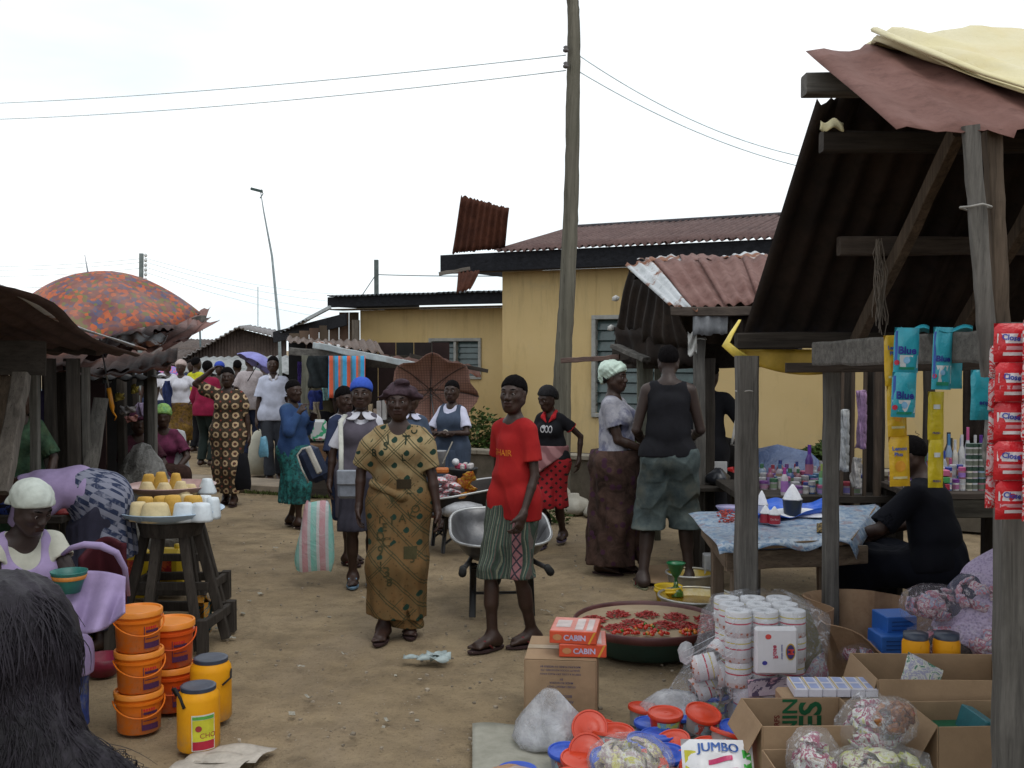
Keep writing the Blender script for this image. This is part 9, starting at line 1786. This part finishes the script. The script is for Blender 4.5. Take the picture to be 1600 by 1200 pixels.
obj('carton_print',mb,plain('black carton ink',(.02,.018,.02),.8),t)
BBX = plain('bright blue carton',(.022,.115,.42),.45,.1,12)
for i,(px,py,d,lab) in enumerate(((1397,972,5.25,'upper bright blue box inside the torn carton'),(1390,1002,5.18,'lower bright blue box inside the torn carton'))):
    t2 = thing('blue_box',lab,'box',P(px,py+14,d)); c2 = P(px,py,d); Rb = MR(.12-.05*i,3,'Z'); obj('box_body',MB().bbox(c2,(.155,.17,.095),.004,Rb),BBX,t2); f = plane_fn(c2+Rb @ V(0,-.086,0),Rb @ V(1,0,0),V(0,0,1),.001); mb = MB(); [quad(mb,f,-.055,.02-.02*j,.045-.01*j,.026-.02*j) for j in range(3)]; obj('box_print',mb,plain('dark blue print',(.01,.05,.20),.5),t2)
one('box_pile',MB().bbox((P(1390,600,5.2).x,5.27,.145),(.3,.26,.27),.01),BBX,'bright blue box at the bottom of the torn carton','box')
# packs of wine-red sachets in film
WIN = film_m('wine and silver sachets',[(.42,.34,.38),(.28,.04,.08),(.50,.44,.48),(.35,.10,.15),(.22,.24,.36),(.48,.42,.45),(.30,.05,.10)],17); PFILM = plastic_film('mauve film',(.72,.66,.74),.30)
for i,(px,py,d,sx_,sz_,lab) in enumerate(((1462,945,5.0,.30,.17,'upper left pack of wine and silver sachets in clear film'),(1530,935,4.9,.24,.22,'upper right pack of wine and silver sachets beside the post'),(1482,1000,4.95,.34,.16,'lower left pack of wine and silver sachets above the large carton'),(1540,1000,4.85,.24,.18,'lower right pack of wine and silver sachets at the post'),(1335,1015,5.15,.20,.10,'small flat pack of wine sachets under the torn carton flap'))):
    pack_bag('sachet_pack',P(px,py,d),sx_,.24,sz_,44,WIN,lab,seed=20+i,fm=PFILM,size=(.06,.045,.02))
pl = thing('platform','low plank platform under the cartons of the near stall','platform',(P(1480,600,5.0).x,4.95,0)); 
for i in range(4): obj('plank',MB().bbox((P(1490,600,4.9).x,4.72+i*.14,.18),(.72,.135,.03),.003),BRNX,pl)
for x_ in (-.3,.3): obj('leg',MB().bbox((P(1490,600,4.9).x+x_,4.93,.083),(.06,.4,.164)),DKW,pl)
for i,(px,py) in enumerate(((1441,1040),(1490,1038))):
    g = P(px,py,4.66); t = thing('jar','amber jar with dark lid behind the large carton, %s of the two' % ('left','right')[i],'jar',(g.x,4.74,0)); obj('jar_body',MB().lathe([(.0,.195),(.058,.195),(.06,.47),(.05,.50)],24,(g.x,4.74,0)),YJ,t,True); obj('lid',MB().lathe([(.055,.49),(.055,.515),(.0,.517)],24,(g.x,4.74,0)),DLID,t,True)
# medicine cards row behind the green-lettered carton
for i in range(6):
    px = 1240+i*22; p_ = V(P(px+10,600,4.33).x,4.31,.40); t = thing('flat_box','%s white and blue soap box in the row above the green-lettered carton' % ('first','second','third','fourth','fifth','sixth')[i],'box',p_,'white and blue soap boxes in a row'); Rb = MR(-.06,3,'Z'); obj('box_body',MB().bbox(p_+V(0,.02,0),(.056,.16,.035),.003,Rb),plain('white soap box',(.56,.55,.62),.4,.06,14),t); f = plane_fn(p_+V(0,.02,.0175),Rb @ V(1,0,0),Rb @ V(0,1,0),.001)
    mb = MB(); quad(mb,f,-.016,-.07,.018,-.01); quad(mb,f,-.016,.01,.018,.07); obj('box_print',mb,plain('pale blue print',(.25,.30,.50),.5),t); mb = MB(); quad(mb,f,-.027,-.08,-.021,.08); obj('gold_edge',mb,plain('gold edge',(.45,.33,.10),.5),t)
one('support_box',MB().bbox((P(1295,600,4.33).x,4.335,.188),(.38,.16,.376),.01),CARD,'brown carton supporting the row of white and blue soap boxes','carton')
# ---- hanging sachet strips
def strip(name,px,py0,py1,d,wpx,cols,label,tilt=0,n=3,lettering=None,back=None):
    t = thing(name,label,'sachet strip',P(px,py1,d)); w_ = wpx*d/F_PX; seg = (py1-py0)/n
    for i in range(n):
        ya,yb = py0+seg*i+2,py0+seg*(i+1)-2; xa = px+tilt*(i+.5)/n; c = P(xa,(ya+yb)/2,d-.01*(i % 2)); h_ = (yb-ya)*d/F_PX; Rz_ = MR(.10*sin(i*2+px),3,'Z') @ MR(rad_(-2*tilt/10),3,'Y'); s_ = obj('sachet',sachet('s',c,w_,h_*1.06,.024,0,Rz_,int(px)+i),cols[i % len(cols)],t,True)
        bvh_ = BVHTree.FromPolygons([v.co for v in s_.data.vertices],[p.vertices for p in s_.data.polygons]); off = parent_world(t)
        def fs(u,v,lift=.0015): 
            o_ = (c-off)+Rz_ @ V(u,-.3,v); r_ = bvh_.ray_cast(o_,Rz_ @ V(0,1,0)); return (r_[0]+Rz_ @ V(0,-lift,0) if r_[0] else (c-off)+Rz_ @ V(u,-.02,v))+off
        if lettering:
            for (tx,sz,u,v,mm,ft) in lettering(i,w_,h_):
                mb = MB()
                if tx == '#': quad(mb,lambda a,b: fs(a,b,.001 if not ft else .0022),u-sz[0]/2,v-sz[1]/2,u+sz[0]/2,v+sz[1]/2,4)
                elif tx == 'o': mb.add([fs(u+sz*cos(a),v+sz*1.1*sin(a),.0028) for a in np.linspace(0,2*PI,15)[:-1]],[tuple(range(14))])
                else: text(mb,tx,sz,lambda a,b: fs(a+u,b+v,.0035),ft,.03)
                o_ = obj('sachet_print',mb,mm,t); o_.parent = s_; o_.location = (0,0,0)
    return t
TEA_ = plain('turquoise foil',(.035,.36,.46),.3,.12,12,bsc=14,bs=.6,bd=.01); PWH = plain('white foil',(.58,.62,.64),.3,.08,12); NVY = plain('indigo ink',(.02,.025,.25),.5); GRN = plain('green ink',(.02,.28,.17),.5); REDI = plain('red ink',(.48,.02,.05),.5); YEF = plain('golden foil',(.62,.38,.02),.32,.15,12,bsc=14,bs=.6,bd=.01); YEL2 = plain('lemon foil',(.58,.46,.02),.32,.15,12,bsc=14,bs=.6,bd=.01); LEM = plain('lemon picture',(.62,.28,.02),.5); BLU2 = plain('blue ink',(.03,.10,.40),.5); PWB = plain('pale blue mark',(.22,.45,.68),.5)
bl_ = lambda i,w_,h_: [('#',(w_*.93,h_*.30),0,-h_*.27,PWH,0),('Blue',w_*.42,.0,-.002,NVY,0),('#',(w_*.62,h_*.06),w_*.02,-h_*.43,GRN,1),('o',w_*.10,-w_*.38,-h_*.30,REDI,0),('o',w_*.13,.0,-h_*.24,PWB,0),('#',(w_*.10,h_*.8),-w_*.42,.05*h_,BLU2,1)]
ylo = lambda i,w_,h_: [('Lemon',w_*.26,0.0,h_*.27,BLU2,0),('Plus',w_*.26,-.005,h_*.15,BLU2,0),('o',w_*.26,0,-h_*.10,LEM,0),('#',(w_*.7,h_*.05),0,-h_*.34,plain('cream ink',(.6,.55,.3),.5),1)]
strip('sachet_strip',1418,512,652,3.98,38,[TEA_],'front turquoise and white Blue detergent strip draped over the rail, nearest the umbrella side',-8,2,bl_)
strip('sachet_strip',1476,512,608,3.92,30,[TEA_],'second turquoise Blue detergent strip right of the first on the rail',-8,1,bl_)
strip('sachet_strip',1494,556,608,4.04,18,[TEA_],'small turquoise sachet turned sideways behind the second strip',0,1,None)
strip('sachet_strip',1534,578,656,3.72,36,[TEA_],'turquoise strip hung upside down below the two hanging boards',0,1,lambda i,w_,h_: [('Blue',w_*.28,.005,-h_*.18,NVY,PI)])
strip('sachet_strip',1395,524,760,4.08,31,[YEF,YEF],'long golden Lemon Plus sachet strip left of the first turquoise strip',12,3,ylo)
strip('sachet_strip',1462,612,762,4.06,24,[YEL2],'narrow lemon yellow sachet strip below the second turquoise strip',0,2,lambda i,w_,h_: [('#',(w_*.4,h_*.10),0,h_*.2,PWH,1),('FRESH',w_*.18,0,-h_*.38,NVY,0)])
for (x0_,x1_,d_) in ((1408,1452,4.02),(1468,1520,3.94)): one('sachet',MB().slab(lambda u,v: P(x0_+(x1_-x0_)*u,515+4*sin(u*6)+v*6,d_-.03+.10*v)+V(0,0,.018*sin(v*PI)),10,6,.004),TEA_,'flat turquoise sachet lying over the top of the rail, %s one' % ('left' if x0_ < 1450 else 'right'),'sachet',smooth=True)
CU = film_m('red toothpaste sachets',[(.50,.012,.02),(.50,.012,.02),(.58,.40,.42),(.55,.02,.03),(.60,.55,.56),(.45,.01,.02),(.55,.20,.24)],13); CUB = plain('blue toothpaste lettering',(.03,.05,.32),.5); CUW = plain('silvery white ink',(.60,.56,.58),.35)
CU1 = plain('red foil',(.50,.012,.02),.3,.15,8,bsc=18,bs=.7,bd=.01)
def cul(i,w_,h_): return [('#',(w_*.86,h_*.26),.0,h_*.12,CUW,0),('Close up',w_*.20,w_*.03,h_*.12,CUB,-.12),('#',(w_*.8,h_*.10),0,-h_*.14,plain('pink wave ink',(.52,.25,.28),.4),0),('#',(w_*.5,h_*.09),-w_*.05,-h_*.30,CUW,1)]
strip('sachet_strip',1583,505,812,3.24,60,[CU1],'long red and white Close up toothpaste strip hanging on the right-hand post',0,5,cul)
strip('sachet_strip',1562,540,795,3.30,30,[CU],'second red toothpaste strip just behind the front one on the post',-8,5,None)
strip('sachet_strip',1622,500,815,3.20,50,[CU],'red toothpaste strip cut by the right edge of the picture',0,5,None)
